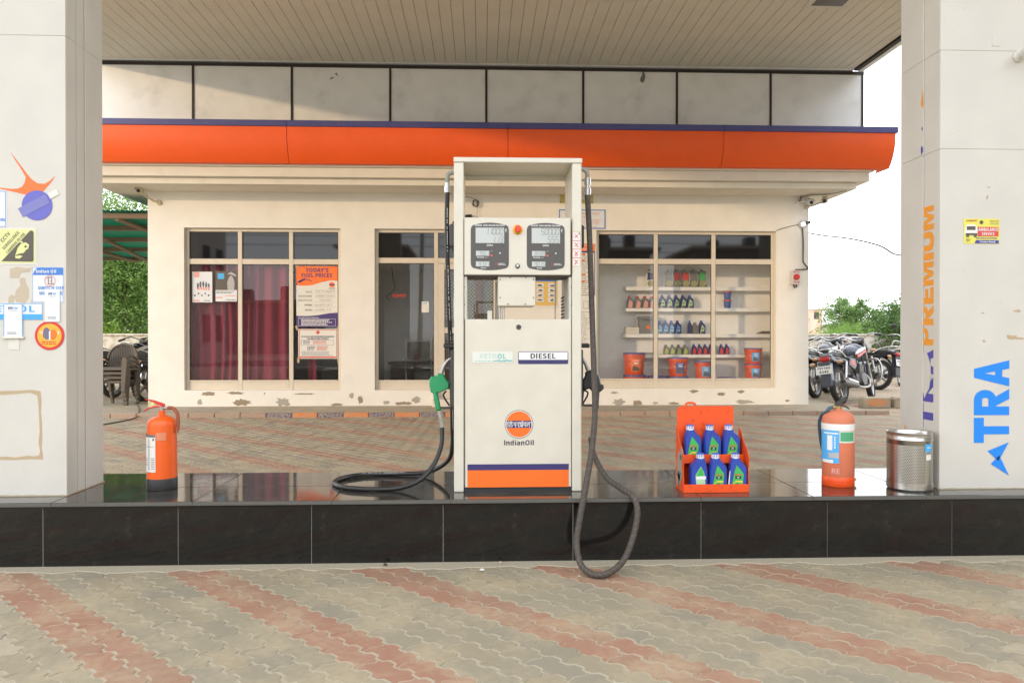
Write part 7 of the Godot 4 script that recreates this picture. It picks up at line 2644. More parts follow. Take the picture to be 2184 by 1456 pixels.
# ------------------------------------------------------------------ surroundings
# a crown of many small leaves gathered in clumps inside an ellipsoid
func crown(centre: Vector3, r: Vector3, clumps: int, per: int, size: float, a: Color, b: Color, seed_: int, slim := 0.45) -> Geo:
	var g := Geo.new()
	g.tinted = true
	var q := RandomNumberGenerator.new()
	q.seed = seed_
	for i in clumps:
		var d := Vector3(q.randfn(), q.randfn(), q.randfn()).normalized()
		var k := pow(q.randf(), 0.45)
		var c := centre + d * k * r * q.randf_range(0.8, 1.12)
		var cr := r.length() * q.randf_range(0.09, 0.17)
		var tone := a.lerp(b, q.randf())
		# each clump droops along a spray
		var axis := (d + Vector3(q.randf_range(-0.5, 0.5), q.randf_range(-0.3, 0.5), q.randf_range(-0.5, 0.5))).normalized()
		for j in per:
			var t := q.randf()
			var p := c + axis * (t - 0.4) * cr * 1.8 + Vector3(q.randfn(), q.randfn() * 0.7, q.randfn()) * cr * 0.34
			p.y -= t * t * cr * 0.5
			var n := Vector3(q.randfn(), q.randfn() + 0.7, q.randfn()).normalized()
			var u := n.cross(Vector3(q.randfn(), q.randfn(), q.randfn())).normalized()
			var w := n.cross(u)
			var s := size * q.randf_range(0.6, 1.25)
			g.tint = tone * q.randf_range(0.82, 1.15)
			g.tint.a = 1.0
			var tip := p + u * s
			var back := p - u * s * 0.8
			var l := p + w * s * slim
			var m := p - w * s * slim
			g.tri(back, l, tip, n, n, n)
			g.tri(back, tip, m, n, n, n)
	return g

func tree(label: String, p: Vector3, h: float, c: Vector3, r: Vector3, clumps: int, per: int, size: float, a: Color, b: Color, seed_: int, called := "tree", group := "", slim := 0.45) -> Node3D:
	var o := thing(called, label, "tree" if called == "tree" else "bush", p, 0.0, group)
	var q := RandomNumberGenerator.new()
	q.seed = seed_
	var g := Geo.new()
	var top := V(c.x * 0.6, h * 0.55, c.z * 0.6)
	var tr := 0.05 + h * 0.022
	g.tube(spline([V(0, -0.05, 0), V(q.randf_range(-0.15, 0.15), h * 0.25, 0.1), top], 4), [tr, tr * 0.95, tr * 0.9, tr * 0.85, tr * 0.8, tr * 0.72, tr * 0.65, tr * 0.6, tr * 0.5], 9)
	for k in 9:
		var st := V(0, -0.05, 0).lerp(top, q.randf_range(0.5, 1.0))
		var e := c + Vector3(q.randfn(), q.randfn(), q.randfn()).normalized() * r * q.randf_range(0.5, 0.85)
		g.tube(spline([st, st.lerp(e, 0.5) + V(0, 0.25, 0), e], 4), [tr * 0.5, tr * 0.45, tr * 0.4, tr * 0.35, tr * 0.3, tr * 0.25, tr * 0.2, tr * 0.14, tr * 0.07], 6)
	part(o, "trunk", g, M.bark)
	part(o, "crown", crown(c, r, clumps, per, size, a, b, seed_, slim), M.leaf_green)
	return o

func build_surroundings() -> void:
	leaf("leaf_green", 1, 1, 1)
	var g: Geo
	var o: Node3D
	# compound wall
	o = thing("compound_wall", "low whitewashed compound wall behind the parked motorcycles", "wall")
	var x := -26.0
	while x < 28.0:
		g = Geo.new()
		g.slab(V(x + 0.005, -0.05, -22.2), V(x + 2.995, 1.53, -22.0), 0.01)
		part(o, "wall_panel", g, M.compound_wall)
		g = Geo.new()
		g.slab(V(x, 1.53, -22.24), V(x + 3.0, 1.60, -21.96), 0.015)
		part(o, "coping", g, M.compound_wall)
		x += 3.0
	g = Geo.new()
	g.at(T(V(12.35, 1.12, -21.99)))
	hindi(g, 0.9, 0.22, 5)
	g.at(T(V(12.6, 0.82, -21.99)))
	hindi(g, 0.55, 0.18, 3)
	part(o, "red_lettering", g, mat("wall_red", 0.50, 0.13, 0.07, 0.8))
	# trees and bushes
	var fa := Color(0.12, 0.22, 0.045)
	var fb := Color(0.23, 0.36, 0.085)
	var da := Color(0.06, 0.115, 0.032)
	var db := Color(0.13, 0.21, 0.055)
	tree("large feathery green tree behind the green roofed shed", V(-15.0, -0.05, -27.5), 8.0, V(0.4, 4.3, 0.6), V(5.2, 3.7, 3.4), 1250, 60, 0.088, fa * 0.8, fb * 0.95, 71, "tree", "", 0.28)
	tree("darker tree standing behind the compound wall on the left", V(-18.5, -0.05, -32.0), 7.0, V(0, 3.8, 0), V(4.6, 3.4, 3.4), 700, 50, 0.13, da, db, 72)
	tree("low yellow green shrub above the left part of the compound wall", V(-13.6, -0.05, -23.4), 2.0, V(0, 1.45, 0), V(1.5, 0.5, 0.7), 70, 26, 0.10, Color(0.17, 0.27, 0.04), Color(0.27, 0.36, 0.06), 73, "bush")
	tree("feathery pale green tree beyond the compound wall behind the motorcycles", V(18.5, -0.05, -33.0), 3.8, V(0.0, 2.45, 0), V(1.35, 1.2, 1.2), 260, 60, 0.075, Color(0.14, 0.23, 0.07), Color(0.24, 0.35, 0.12), 74, "tree", "", 0.25)
	tree("dark leafy bush hanging over the wall beside the lettered pillar", V(15.2, -0.05, -22.9), 2.7, V(0.1, 1.6, 0.55), V(1.3, 1.05, 0.9), 260, 44, 0.06, da, db, 75, "bush")
	tree("tall green tree beyond the wall close to the lettered pillar", V(20.4, -0.05, -31.0), 3.6, V(0.0, 2.1, 0), V(1.9, 1.35, 1.6), 330, 55, 0.075, Color(0.09, 0.16, 0.05), Color(0.17, 0.26, 0.08), 76)
	tree("wide low bush beyond the wall under the distant pink house", V(14.6, -0.05, -28.0), 1.8, V(0, 1.05, 0), V(2.6, 0.8, 1.2), 240, 44, 0.06, fa, fb, 77, "bush")
	g = Geo.new() # tall grass
	g.tinted = true
	var q := RandomNumberGenerator.new()
	q.seed = 9
	for i in 2600:
		var p := V(q.randf_range(14.2, 18.0), 0.0, q.randf_range(-27.5, -25.4))
		var h := q.randf_range(1.3, 2.35) * (0.75 + 0.25 * sin((p.x - 14.2) / 3.8 * PI))
		var lean := V(q.randf_range(-0.6, 0.6), 0, q.randf_range(-0.3, 0.3))
		var w := 0.02
		var mid := p + lean * 0.35 + V(0, h * 0.65, 0)
		var tip := p + lean * 1.1 + V(0, h, 0)
		g.tint = Color(0.16, 0.28, 0.06).lerp(Color(0.28, 0.38, 0.10), q.randf())
		g.flat(p - V(w, 0, 0), p + V(w, 0, 0), mid, V(0, 0.3, 1))
		g.flat(mid - V(w * 0.8, 0, 0), mid + V(w * 0.8, 0, 0), tip, V(0, 0.3, 1))
		g.flat(p - V(w, 0, 0), mid - V(w * 0.8, 0, 0), mid + V(w * 0.8, 0, 0), V(0, 0.3, 1))
	var gr := solo("tall_grass", "tall pale green grass growing beyond the compound wall", "grass", g, M.leaf_green)
	gr.set_meta("kind", "stuff")
	o = thing("sapling", "thin young branch with sparse leaves rising beside the lettered pillar", "plant", V(14.55, 0, -22.8))
	g = Geo.new()
	g.tube(spline([V(0.2, 0.5, 0), V(0.15, 1.6, 0), V(-0.15, 2.3, 0), V(-0.55, 2.95, 0)], 5), 0.012, 5)
	part(o, "stem", g, M.bark)
	part(o, "leaves", crown(V(-0.35, 2.62, 0), V(0.28, 0.36, 0.15), 14, 8, 0.07, da, db, 78), M.leaf_green)
	# distant house
	o = thing("distant_house", "pink and cream two storey house far beyond the trees", "building", V(55.2, 0, -124))
	var pink := mat("house_pink", 0.62, 0.42, 0.35, 0.9)
	var cream := mat("house_cream", 0.68, 0.62, 0.54, 0.9)
	g = Geo.new()
	g.slab(V(-9, 0, -6), V(1.2, 4.4, 0))
	part(o, "wing", g, cream)
	g = Geo.new()
	g.slab(V(-9.1, 4.4, -6.1), V(1.3, 4.9, 0.15))
	part(o, "parapet", g, pink)
	g = Geo.new()
	g.slab(V(1.2, 0, -4), V(3.2, 6.2, 0.6))
	part(o, "tower", g, pink)
	g = Geo.new()
	g.slab(V(0.9, 6.2, -4.3), V(3.5, 6.55, 0.9))
	part(o, "tower_roof", g, cream)
	for wq in [[-0.6, 3.2, 1.0, 0.9], [-2.2, 3.2, 1.0, 0.9], [-4.0, 3.2, 1.0, 0.9], [2.2, 4.6, 0.8, 1.2]]:
		g = Geo.new()
		var wz := 0.62 if wq[0] > 1.0 else 0.02
		g.slab(V(wq[0] - wq[2] / 2, wq[1], wz - 0.1), V(wq[0] + wq[2] / 2, wq[1] + wq[3], wz + 0.05))
		part(o, "window", g, M.dark_glass)
	g = Geo.new()
	g.slab(V(3.2, 0, -6), V(7.5, 3.4, 0))
	part(o, "wing", g, cream)
	# shed with green sheets at the left of the shop
	o = thing("parking_shed", "open shed roofed with green corrugated sheets left of the shop", "shed")
	var zs := [-11.2, -12.7, -14.4, -16.2, -18.2]
	for i in zs.size():
		var y := 4.06 - i * 0.045
		g = Geo.new()
		g.slab(V(-15.5, y - 0.11, zs[i] - 0.05), V(-6.76, y, zs[i] + 0.05), 0.006)
		part(o, "purlin", g, M.rusty_steel)
	for xx in [-7.6, -10.4, -13.4]:
		g = Geo.new()
		g.tube([V(xx, 3.95, -11.2), V(xx, 3.76, -18.3)], 0.055, 6)
		part(o, "rafter", g, M.rusty_steel)
	g = Geo.new()
	g.tube([V(-8.6, 3.90, -11.3), V(-9.9, 3.72, -18.1)], 0.05, 6)
	part(o, "brace", g, M.rusty_steel)
	for k in 9: # corrugated sheets
		g = Geo.new()
		var xa := -15.6 + k * 0.985
		var nn := 40
		var prev := []
		for i in nn + 1:
			var xx := xa + 1.0 * i / nn
			var yy := 4.085 + 0.018 * sin(i / float(nn) * TAU * 10.0) + (k % 2) * 0.006
			var cur := [V(xx, yy, -11.0), V(xx, yy - 0.225, -18.6)]
			if i: g.quad(prev[0], cur[0], cur[1], prev[1], V(0, 1, 0))
			prev = cur
		part(o, "roof_sheet", g, M.green_sheet)
	for p in [V(-15.3, 0, -11.3), V(-15.3, 0, -18.1), V(-12.9, 0, -18.2)]:
		g = Geo.new()
		g.tube([p - V(0, 0.05, 0), p + V(0, 3.85, 0)], 0.06, 8)
		part(o, "post", g, M.rusty_steel)
	# stacked chairs
	var ch := make_chair()
	for k in 4:
		var c: Node3D = ch if k == 0 else copy_of(ch, Vector3.ZERO, 0.0, "")
		c.position = V(-7.62, 0.069 + k * 0.092, -11.35 + k * 0.035)
		c.rotation.y = -0.06
		c.set_meta("label", "brown woven plastic armchair, %s of the stack of four" % ["lowest", "second from the ground", "second from the top", "topmost"][k])
	# loose kerb stones
	for k in 2:
		o = thing("kerb_stone", ["loose kerb stone with worn orange paint by the motorcycles", "bare grey kerb stone next to the orange painted one"][k], "kerb stone", V(8.22 + k * 0.66, 0, -10.62), 0.03, "loose kerb stones")
		g = Geo.new()
		g.prism(P2([-0.30, -0.02, 0.30, -0.02, 0.29, 0.20, 0.27, 0.23, -0.25, 0.23, -0.29, 0.19]), -0.13, 0.13, 0.03, true)
		part(o, "stone", g, M.concrete)
		if k == 0:
			g = Geo.new()
			g.prism(ragged(0.0, 0.12, 0.2, 0.07, 14, 0.25), 0.12, 0.1335)
			part(o, "paint", g, M.kerb_orange)
	# houses and trees across the road, behind the camera, which the shop's glass mirrors
	for hh in [[10.5, 36, 7.0, 8.6, "flat roofed house across the road mirrored in the shop window"], [24.0, 38, 11.0, 9.0, "long house with rooftop tanks across the road mirrored in the glass"], [-9.5, 40, 5.0, 9.2, "narrow house across the road mirrored in the middle window"], [-22.0, 44, 12.0, 4.6, "low house across the road mirrored in the curtained window"]]:
		o = thing("roadside_house", hh[4], "building", V(hh[0], 0, hh[1]), 0.0, "houses across the road")
		g = Geo.new()
		g.slab(V(-hh[2] / 2, -0.05, 0), V(hh[2] / 2, hh[3], 8))
		part(o, "wall", g, mat("weathered_wall", 0.17, 0.155, 0.135, 0.9))
		g = Geo.new()
		g.slab(V(-hh[2] / 2 - 0.7, hh[3], -0.9), V(hh[2] / 2 + 0.7, hh[3] + 0.25, 8.7))
		part(o, "roof", g, M.concrete)
		for k in 3:
			g = Geo.new()
			var wx: float = (k - 1) * hh[2] * 0.3
			g.slab(V(wx - 0.6, hh[3] - 2.4, -0.06), V(wx + 0.6, hh[3] - 1.0, 0.05))
			part(o, "window", g, M.dark_glass)
		g = Geo.new()
		for k in 3: g.slab(V(-hh[2] * 0.35 + k * hh[2] * 0.3, hh[3] + 0.25, 2), V(-hh[2] * 0.35 + k * hh[2] * 0.3 + 0.9, hh[3] + 1.1 + 0.3 * k, 3.2), 0.1)
		part(o, "water_tank", g, M.black_plastic)
	# the tall house left of the forecourt that keeps the low sun off the island
	o = thing("corner_house", "tall plain house at the forecourt's corner that shades the island", "building", V(-19, 0, 19.3))
	g = Geo.new()
	g.slab(V(-3, -0.05, -2.4), V(3, 9.2, 2.4))
	part(o, "wall", g, cream)
	g = Geo.new()
	g.slab(V(-3.4, 9.2, -2.8), V(3.4, 9.45, 2.8))
	part(o, "roof", g, M.concrete)
	for k in 4:
		g = Geo.new()
		g.slab(V(2.98, 1.2 + (k / 2) * 4.0, -1.6 + (k % 2) * 2.2), V(3.05, 2.8 + (k / 2) * 4.0, -0.5 + (k % 2) * 2.2))
		part(o, "window", g, M.dark_glass)
	o = thing("corner_house", "long tall house beyond the open side of the forecourt", "building", V(19, 0, 5))
	g = Geo.new()
	g.slab(V(-4, -0.05, -9), V(4, 10.4, 9))
	part(o, "wall", g, M["weathered_wall"])
	g = Geo.new()
	g.slab(V(-4.4, 10.4, -9.4), V(4.4, 10.65, 9.4))
	part(o, "roof", g, M.concrete)
	o = thing("utility_pole", "concrete utility pole across the road mirrored in the middle window", "pole", V(-4.6, 0, 30))
	g = Geo.new()
	g.tube([V(0, -0.05, 0), V(0.25, 11.0, 0)], [0.2, 0.12], 10)
	part(o, "post", g, M.concrete)
	g = Geo.new()
	for y in [8.2, 8.9, 9.6]: g.tube(spline([V(-60, y + 1.5, 0.5), V(-30, y + 0.3, 0), V(0.2, y, 0), V(30, y - 0.4, 0), V(60, y + 1.2, 0.5)], 6), 0.025, 5)
	part(o, "power_line", g, M.black_plastic)

func make_chair() -> Node3D:
	var o := thing("plastic_chair", "", "chair", Vector3.ZERO, 0.0, "stacked plastic armchairs")
	var g := Geo.new()
	g.box(V(0, 0.50, 0.02), V(0.52, 0.035, 0.50), 0.014)
	g.box(V(0, 0.475, 0.262), V(0.50, 0.05, 0.02), 0.008)
	part(o, "seat", g, M.chair_plastic)
	# woven back: a bent arch with a rolled rim
	g = Geo.new()
	var rim := []
	for k in 17:
		var a := PI * k / 16.0
		rim.append(V(-cos(a) * 0.31, 0.62 + pow(sin(a), 0.75) * 0.36, -0.20 - 0.09 * sin(a)))
	for k in 16:
		var a: Vector3 = rim[k]
		var b: Vector3 = rim[k + 1]
		var a0 := V(a.x * 0.84, 0.51, -0.20)
		var b0 := V(b.x * 0.84, 0.51, -0.20)
		g.quad(a0, b0, b, a, V(0, 0.1, 1))
		g.quad(a0 - V(0, 0, 0.012), b0 - V(0, 0, 0.012), b - V(0, 0, 0.012), a - V(0, 0, 0.012), V(0, 0, -1))
	var back := part(o, "backrest", g, M.chair_plastic)
	g = Geo.new()
	for i in 15:
		var x := -0.26 + i * 0.037
		var top := 0.62 + pow(sqrt(maxf(0.0, 1.0 - pow(x / 0.31, 2))), 0.75) * 0.36
		g.tube([V(x * 0.86, 0.53, -0.192), V(x, top - 0.02, -0.196 - 0.08 * (top - 0.6) / 0.38)], 0.006, 5)
	part(back, "weave", g, M.chair_plastic)
	g = Geo.new()
	g.tube(rim, 0.024, 8)
	part(back, "rim", g, M.chair_plastic)
	for s in [-1.0, 1.0]:
		g = Geo.new()
		g.at(T(V(s * 0.275, 0.0, 0.27), 0, 0, -s * 0.05))
		g.prism(P2([-0.045, 0.0, 0.045, 0.0, 0.06, 0.66, 0.03, 0.72, -0.03, 0.72, -0.06, 0.66]), -0.03, 0.03, 0.012, true)
		part(o, "leg", g, M.chair_plastic)
		g = Geo.new()
		g.at(T(V(s * 0.27, 0.0, -0.22), 0, 0, -s * 0.04))
		g.prism(P2([-0.03, 0.0, 0.03, 0.0, 0.04, 0.56, -0.04, 0.56]), -0.025, 0.025, 0.01, true)
		part(o, "leg", g, M.chair_plastic)
		g = Geo.new()
		g.tube(spline([V(s * 0.31, 0.66, -0.20), V(s * 0.335, 0.735, 0.0), V(s * 0.33, 0.735, 0.2), V(s * 0.315, 0.70, 0.285)], 4), 0.026, 8)
		part(o, "armrest", g, M.chair_plastic)
	return o

# ------------------------------------------------------------------ motorcycles
# built with x forward and the rear wheel's foot at the origin
func wheel(o: Node3D, p: Vector3, yaw: float, alloy_: Material) -> void:
	var w := sub(o, "wheel", p)
	w.rotation.y = yaw
	var R := 0.30
	var lay := Transform3D(Basis.from_euler(Vector3(PI / 2, 0, 0)), Vector3.ZERO)
	var g := Geo.new()
	g.at(lay)
	var prof := []
	for k in 13:
		var a := -PI * 0.62 + PI * 1.24 * k / 12.0
		prof.append(Vector2(R - 0.045 + cos(a) * 0.045, sin(a) * 0.046))
	g.lathe(prof, 36)
	for k in 36: # tread blocks
		var a := TAU * k / 36.0
		for s in [-1.0, 1.0]:
			g.at(lay * T(Vector3.ZERO, a + s * 0.04))
			g.box(V(R - 0.004, s * 0.02, 0), V(0.008, 0.026, 0.028))
	part(w, "tyre", g, M.tyre)
	g = Geo.new()
	g.at(lay)
	g.lathe([Vector2(R - 0.072, -0.032), Vector2(R - 0.060, -0.034), Vector2(R - 0.085, -0.012), Vector2(R - 0.085, 0.012), Vector2(R - 0.060, 0.034), Vector2(R - 0.072, 0.032), Vector2(R - 0.092, 0.012), Vector2(R - 0.092, -0.012), Vector2(R - 0.072, -0.032)], 32)
	part(w, "rim", g, alloy_)
	g = Geo.new()
	for k in 5:
		g.at(T(Vector3.ZERO, 0, 0, TAU * k / 5))
		g.prism(P2([0.05, -0.03, R - 0.085, -0.018, R - 0.085, 0.018, 0.05, 0.03]), -0.013, 0.013, 0.005, true)
	g.at(lay)
	g.lathe([Vector2(0, -0.055), Vector2(0.055, -0.055), Vector2(0.068, -0.03), Vector2(0.068, 0.03), Vector2(0.055, 0.055), Vector2(0, 0.055)], 18)
	part(w, "spokes", g, alloy_)

func bar(o: Node3D, called: String, pts: Array, r: float, m: Material, seg := 8) -> void:
	var g := Geo.new()
	g.tube(pts, r, seg)
	part(o, called, g, m)

func side(poly: Array, w: float, bev: float, z := 0.0) -> Geo:
	var g := Geo.new()
	g.prism(P2(poly), z - w / 2, z + w / 2, bev, true)
	return g

func make_motorcycle(label: String, body: Material, stripe: Material, plate: Array, steer: float, mirrors: bool) -> Node3D:
	var o := thing("motorcycle", label, "motorcycle", Vector3.ZERO, 0.0, "parked motorcycles")
	var al: Material = M.alloy
	wheel(o, V(0, 0.30, 0), 0.0, al)
	wheel(o, V(1.25, 0.30, 0), steer, al)
	# frame, swing arm, shock absorbers, engine
	for s in [-1.0, 1.0]:
		bar(o, "swing_arm", [V(0, 0.30, s * 0.075), V(0.50, 0.36, s * 0.09)], 0.02, M.frame_black)
		bar(o, "shock_absorber", [V(0.02, 0.34, s * 0.10), V(0.14, 0.66, s * 0.11)], 0.026, M.chrome)
		bar(o, "frame_tube", [V(1.02, 0.88, s * 0.02), V(0.92, 0.52, s * 0.08), V(0.80, 0.24, s * 0.10), V(0.48, 0.24, s * 0.10), V(0.45, 0.62, s * 0.10), V(-0.20, 0.72, s * 0.09)], 0.016, M.frame_black)
	var g := Geo.new()
	g.box(V(0.62, 0.35, 0), V(0.40, 0.20, 0.22), 0.04)
	g.at(T(V(0.70, 0.36, 0.0), 0, PI / 2))
	g.lathe([Vector2(0, -0.15), Vector2(0.10, -0.15), Vector2(0.115, -0.12), Vector2(0.115, 0.12), Vector2(0.10, 0.15), Vector2(0, 0.15)], 18)
	part(o, "engine", g, M.engine)
	g = Geo.new()
	for k in 7:
		g.at(T(V(0.77 + k * 0.006, 0.45 + k * 0.024, 0), 0, 0, -0.25))
		g.box(Vector3.ZERO, V(0.17, 0.012, 0.18), 0.003)
	part(o, "cylinder_fins", g, M.alloy)
	# tank, seat, side panels, tail
	g = Geo.new()
	g.ball(V(0.72, 0.80, 0), V(0.29, 0.135, 0.135), 20, 10)
	g.ball(V(0.80, 0.84, 0), V(0.17, 0.12, 0.145), 16, 8)
	part(o, "tank", g, body)
	for s in [-1.0, 1.0]:
		g = Geo.new()
		g.prism(P2([0.50, 0.76, 0.72, 0.80, 0.94, 0.85, 0.92, 0.89, 0.70, 0.86, 0.52, 0.80]), s * 0.125, s * 0.149, 0.004)
		part(o, "tank_stripe", g, M.bike_silver)
		g = Geo.new()
		g.prism(P2([0.54, 0.71, 0.74, 0.75, 0.93, 0.80, 0.92, 0.84, 0.74, 0.795, 0.54, 0.755]), s * 0.125, s * 0.150, 0.004)
		part(o, "tank_stripe", g, stripe)
		g = Geo.new()
		g.prism(P2([0.22, 0.60, 0.42, 0.52, 0.52, 0.58, 0.50, 0.70, 0.30, 0.72]), s * 0.10, s * 0.125, 0.01)
		part(o, "side_panel", g, body)
		g = Geo.new()
		g.prism(P2([0.28, 0.62, 0.42, 0.57, 0.47, 0.60, 0.44, 0.66, 0.32, 0.68]), s * 0.12, s * 0.130, 0.003)
		part(o, "side_panel", g, stripe)
	part(o, "seat", side([-0.28, 0.78, -0.20, 0.82, 0.05, 0.80, 0.28, 0.74, 0.50, 0.76, 0.52, 0.72, 0.28, 0.69, -0.05, 0.73, -0.27, 0.74], 0.24, 0.03), M.seat_vinyl)
	part(o, "tail_cowl", side([-0.40, 0.70, -0.36, 0.78, -0.25, 0.79, 0.05, 0.73, 0.34, 0.70, 0.32, 0.62, 0.0, 0.64, -0.25, 0.66], 0.20, 0.03), body)
	g = Geo.new()
	g.box(V(-0.385, 0.72, 0), V(0.10, 0.075, 0.17), 0.025)
	part(o, "tail_lamp", g, M.lamp_red)
	# rear mudguard, number plate
	g = Geo.new()
	var prev := []
	for k in 12:
		var a := deg_to_rad(62 + k * 10.5)
		var cur := [V(cos(a) * 0.355, 0.30 + sin(a) * 0.355, -0.075), V(cos(a) * 0.365, 0.30 + sin(a) * 0.365, 0.0), V(cos(a) * 0.355, 0.30 + sin(a) * 0.355, 0.075)]
		if k:
			for j in 2: g.quad(prev[j], cur[j], cur[j + 1], prev[j + 1], V(cos(a), sin(a), 0))
		prev = cur
	g.prism(P2([-0.40, 0.68, -0.30, 0.68, -0.335, 0.36, -0.42, 0.28, -0.45, 0.30]), -0.085, 0.085, 0.012, true)
	part(o, "rear_mudguard", g, body)
	g = Geo.new()
	g.at(T(V(-0.462, 0.55, 0), -PI / 2, 0.0) * T(Vector3.ZERO, 0, -0.22))
	g.slab(V(-0.13, -0.065, -0.002), V(0.13, 0.065, 0.002), 0.001)
	var np := part(o, "number_plate", g, M.plate_white)
	if plate.size():
		g = Geo.new()
		g.at(T(V(-0.462, 0.55, 0), -PI / 2, 0.0) * T(Vector3.ZERO, 0, -0.22))
		words(g, plate[0], V(0, 0.028, 0.0035), 0.20, 0.040)
		words(g, plate[1], V(0, -0.028, 0.0035), 0.14, 0.040)
		part(np, "lettering", g, M.black_print)
	for s in [-1.0, 1.0]: # indicators
		bar(o, "indicator_stalk", [V(-0.34, 0.66, s * 0.06), V(-0.36, 0.655, s * 0.17)], 0.011, M.frame_black)
		g = Geo.new()
		g.ball(V(-0.36, 0.655, s * 0.215), V(0.035, 0.028, 0.05), 10, 6)
		part(o, "indicator", g, M.lamp_amber)
	# grab rail
	bar(o, "grab_rail", spline([V(0.10, 0.73, 0.13), V(-0.10, 0.82, 0.145), V(-0.34, 0.86, 0.13), V(-0.42, 0.87, 0.0), V(-0.34, 0.86, -0.13), V(-0.10, 0.82, -0.145), V(0.10, 0.73, -0.13)], 5), 0.013, M.chrome)
	bar(o, "luggage_rail", spline([V(-0.30, 0.86, 0.11), V(-0.33, 0.97, 0.09), V(-0.33, 0.98, -0.09), V(-0.30, 0.86, -0.11)], 5), 0.010, M.chrome)
	# exhaust on the right side
	g = Geo.new()
	g.tube(spline([V(0.86, 0.46, 0.06), V(0.93, 0.36, 0.12), V(0.85, 0.24, 0.15), V(0.55, 0.22, 0.16), V(0.30, 0.26, 0.17)], 5), 0.020, 8)
	part(o, "exhaust_pipe", g, M.dull_steel)
	g = Geo.new()
	g.tube([V(0.34, 0.255, 0.17), V(0.26, 0.265, 0.17), V(-0.22, 0.335, 0.175), V(-0.25, 0.34, 0.175)], [0.022, 0.048, 0.056, 0.05], 14)
	part(o, "silencer", g, M.engine)
	g = Geo.new()
	g.tube([V(-0.245, 0.34, 0.175), V(-0.262, 0.342, 0.175)], [0.030, 0.024], 12)
	part(o, "silencer_mouth", g, M.frame_black)
	g = Geo.new()
	g.tube([V(0.24, 0.305, 0.19), V(-0.12, 0.372, 0.195)], [0.030, 0.034], 10)
	part(o, "heat_shield", g, M.chrome)
	# chain cover, leg guard, stand, foot rests
	part(o, "chain_cover", side([0.02, 0.26, 0.50, 0.30, 0.50, 0.40, 0.02, 0.36], 0.03, 0.008, -0.11), M.frame_black)
	bar(o, "leg_guard", spline([V(0.98, 0.66, 0.08), V(0.98, 0.66, 0.28), V(0.96, 0.50, 0.34), V(0.93, 0.30, 0.29), V(0.88, 0.27, 0.10)], 5), 0.014, M.chrome)
	bar(o, "leg_guard", spline([V(0.98, 0.66, -0.08), V(0.98, 0.66, -0.28), V(0.96, 0.50, -0.34), V(0.93, 0.30, -0.29), V(0.88, 0.27, -0.10)], 5), 0.014, M.chrome)
	bar(o, "side_stand", [V(0.48, 0.24, -0.10), V(0.42, 0.02, -0.24)], 0.013, M.frame_black)
	bar(o, "foot_rest", [V(0.46, 0.28, -0.22), V(0.46, 0.28, 0.22)], 0.016, M.frame_black)
	# front end, turned with the steering
	var f := sub(o, "front_end", V(1.03, 0.85, 0))
	f.rotation.y = steer
	for s in [-1.0, 1.0]:
		g = Geo.new()
		g.tube([V(-0.03, 0.10, s * 0.085), V(0.22, -0.55, s * 0.085)], [0.019, 0.024], 8)
		part(f, "fork", g, M.dull_steel)
	g = Geo.new()
	prev = []
	for k in 11:
		var a := deg_to_rad(20 + k * 14.0)
		var cur := [V(0.22 + cos(a) * 0.345, -0.55 + sin(a) * 0.345, -0.065), V(0.22 + cos(a) * 0.36, -0.55 + sin(a) * 0.36, 0.0), V(0.22 + cos(a) * 0.345, -0.55 + sin(a) * 0.345, 0.065)]
		if k:
			for j in 2: g.quad(prev[j], cur[j], cur[j + 1], prev[j + 1], V(cos(a), sin(a), 0))
		prev = cur
	part(f, "front_mudguard", g, body)
	g = Geo.new()
	g.ball(V(0.12, 0.03, 0), V(0.13, 0.14, 0.135), 16, 9)
	part(f, "headlamp_cowl", g, M.bike_black)
	g = Geo.new()
	g.ball(V(0.205, 0.01, 0), V(0.06, 0.085, 0.10), 14, 8)
	part(f, "headlamp", g, M.chrome)
	g = Geo.new()
	g.at(T(V(0.03, 0.16, 0), 0, 0, 0.7))
	g.box(Vector3.ZERO, V(0.14, 0.05, 0.20), 0.02)
	part(f, "instruments", g, M.dark_grey_plastic)
	g = Geo.new()
	g.tube(spline([V(-0.16, 0.20, -0.36), V(-0.07, 0.25, -0.22), V(0.0, 0.17, -0.06), V(0.0, 0.17, 0.06), V(-0.07, 0.25, 0.22), V(-0.16, 0.20, 0.36)], 5), 0.012, 8)
	part(f, "handlebar", g, M.chrome)
	for s in [-1.0, 1.0]:
		g = Geo.new()
		g.tube([V(-0.115, 0.222, s * 0.29), V(-0.175, 0.192, s * 0.395)], 0.019, 8)
		part(f, "grip", g, M.black_plastic)
		g = Geo.new()
		g.tube(spline([V(-0.08, 0.235, s * 0.24), V(-0.03, 0.24, s * 0.32), V(-0.08, 0.21, s * 0.40)], 4), 0.006, 6)
		part(f, "lever", g, M.dull_steel)
		g = Geo.new()
		if mirrors: g.tube([V(-0.07, 0.245, s * 0.21), V(-0.02, 0.40, s * 0.28)], 0.007, 6)
		if mirrors:
			g.ball(V(-0.02, 0.43, s * 0.30), V(0.018, 0.045, 0.07), 12, 7)
			part(f, "mirror", g, M.black_plastic)
		g = Geo.new()
		g.ball(V(0.10, -0.03, s * 0.20), V(0.04, 0.028, 0.05), 10, 6)
		part(f, "indicator", g, M.lamp_amber)
	return o

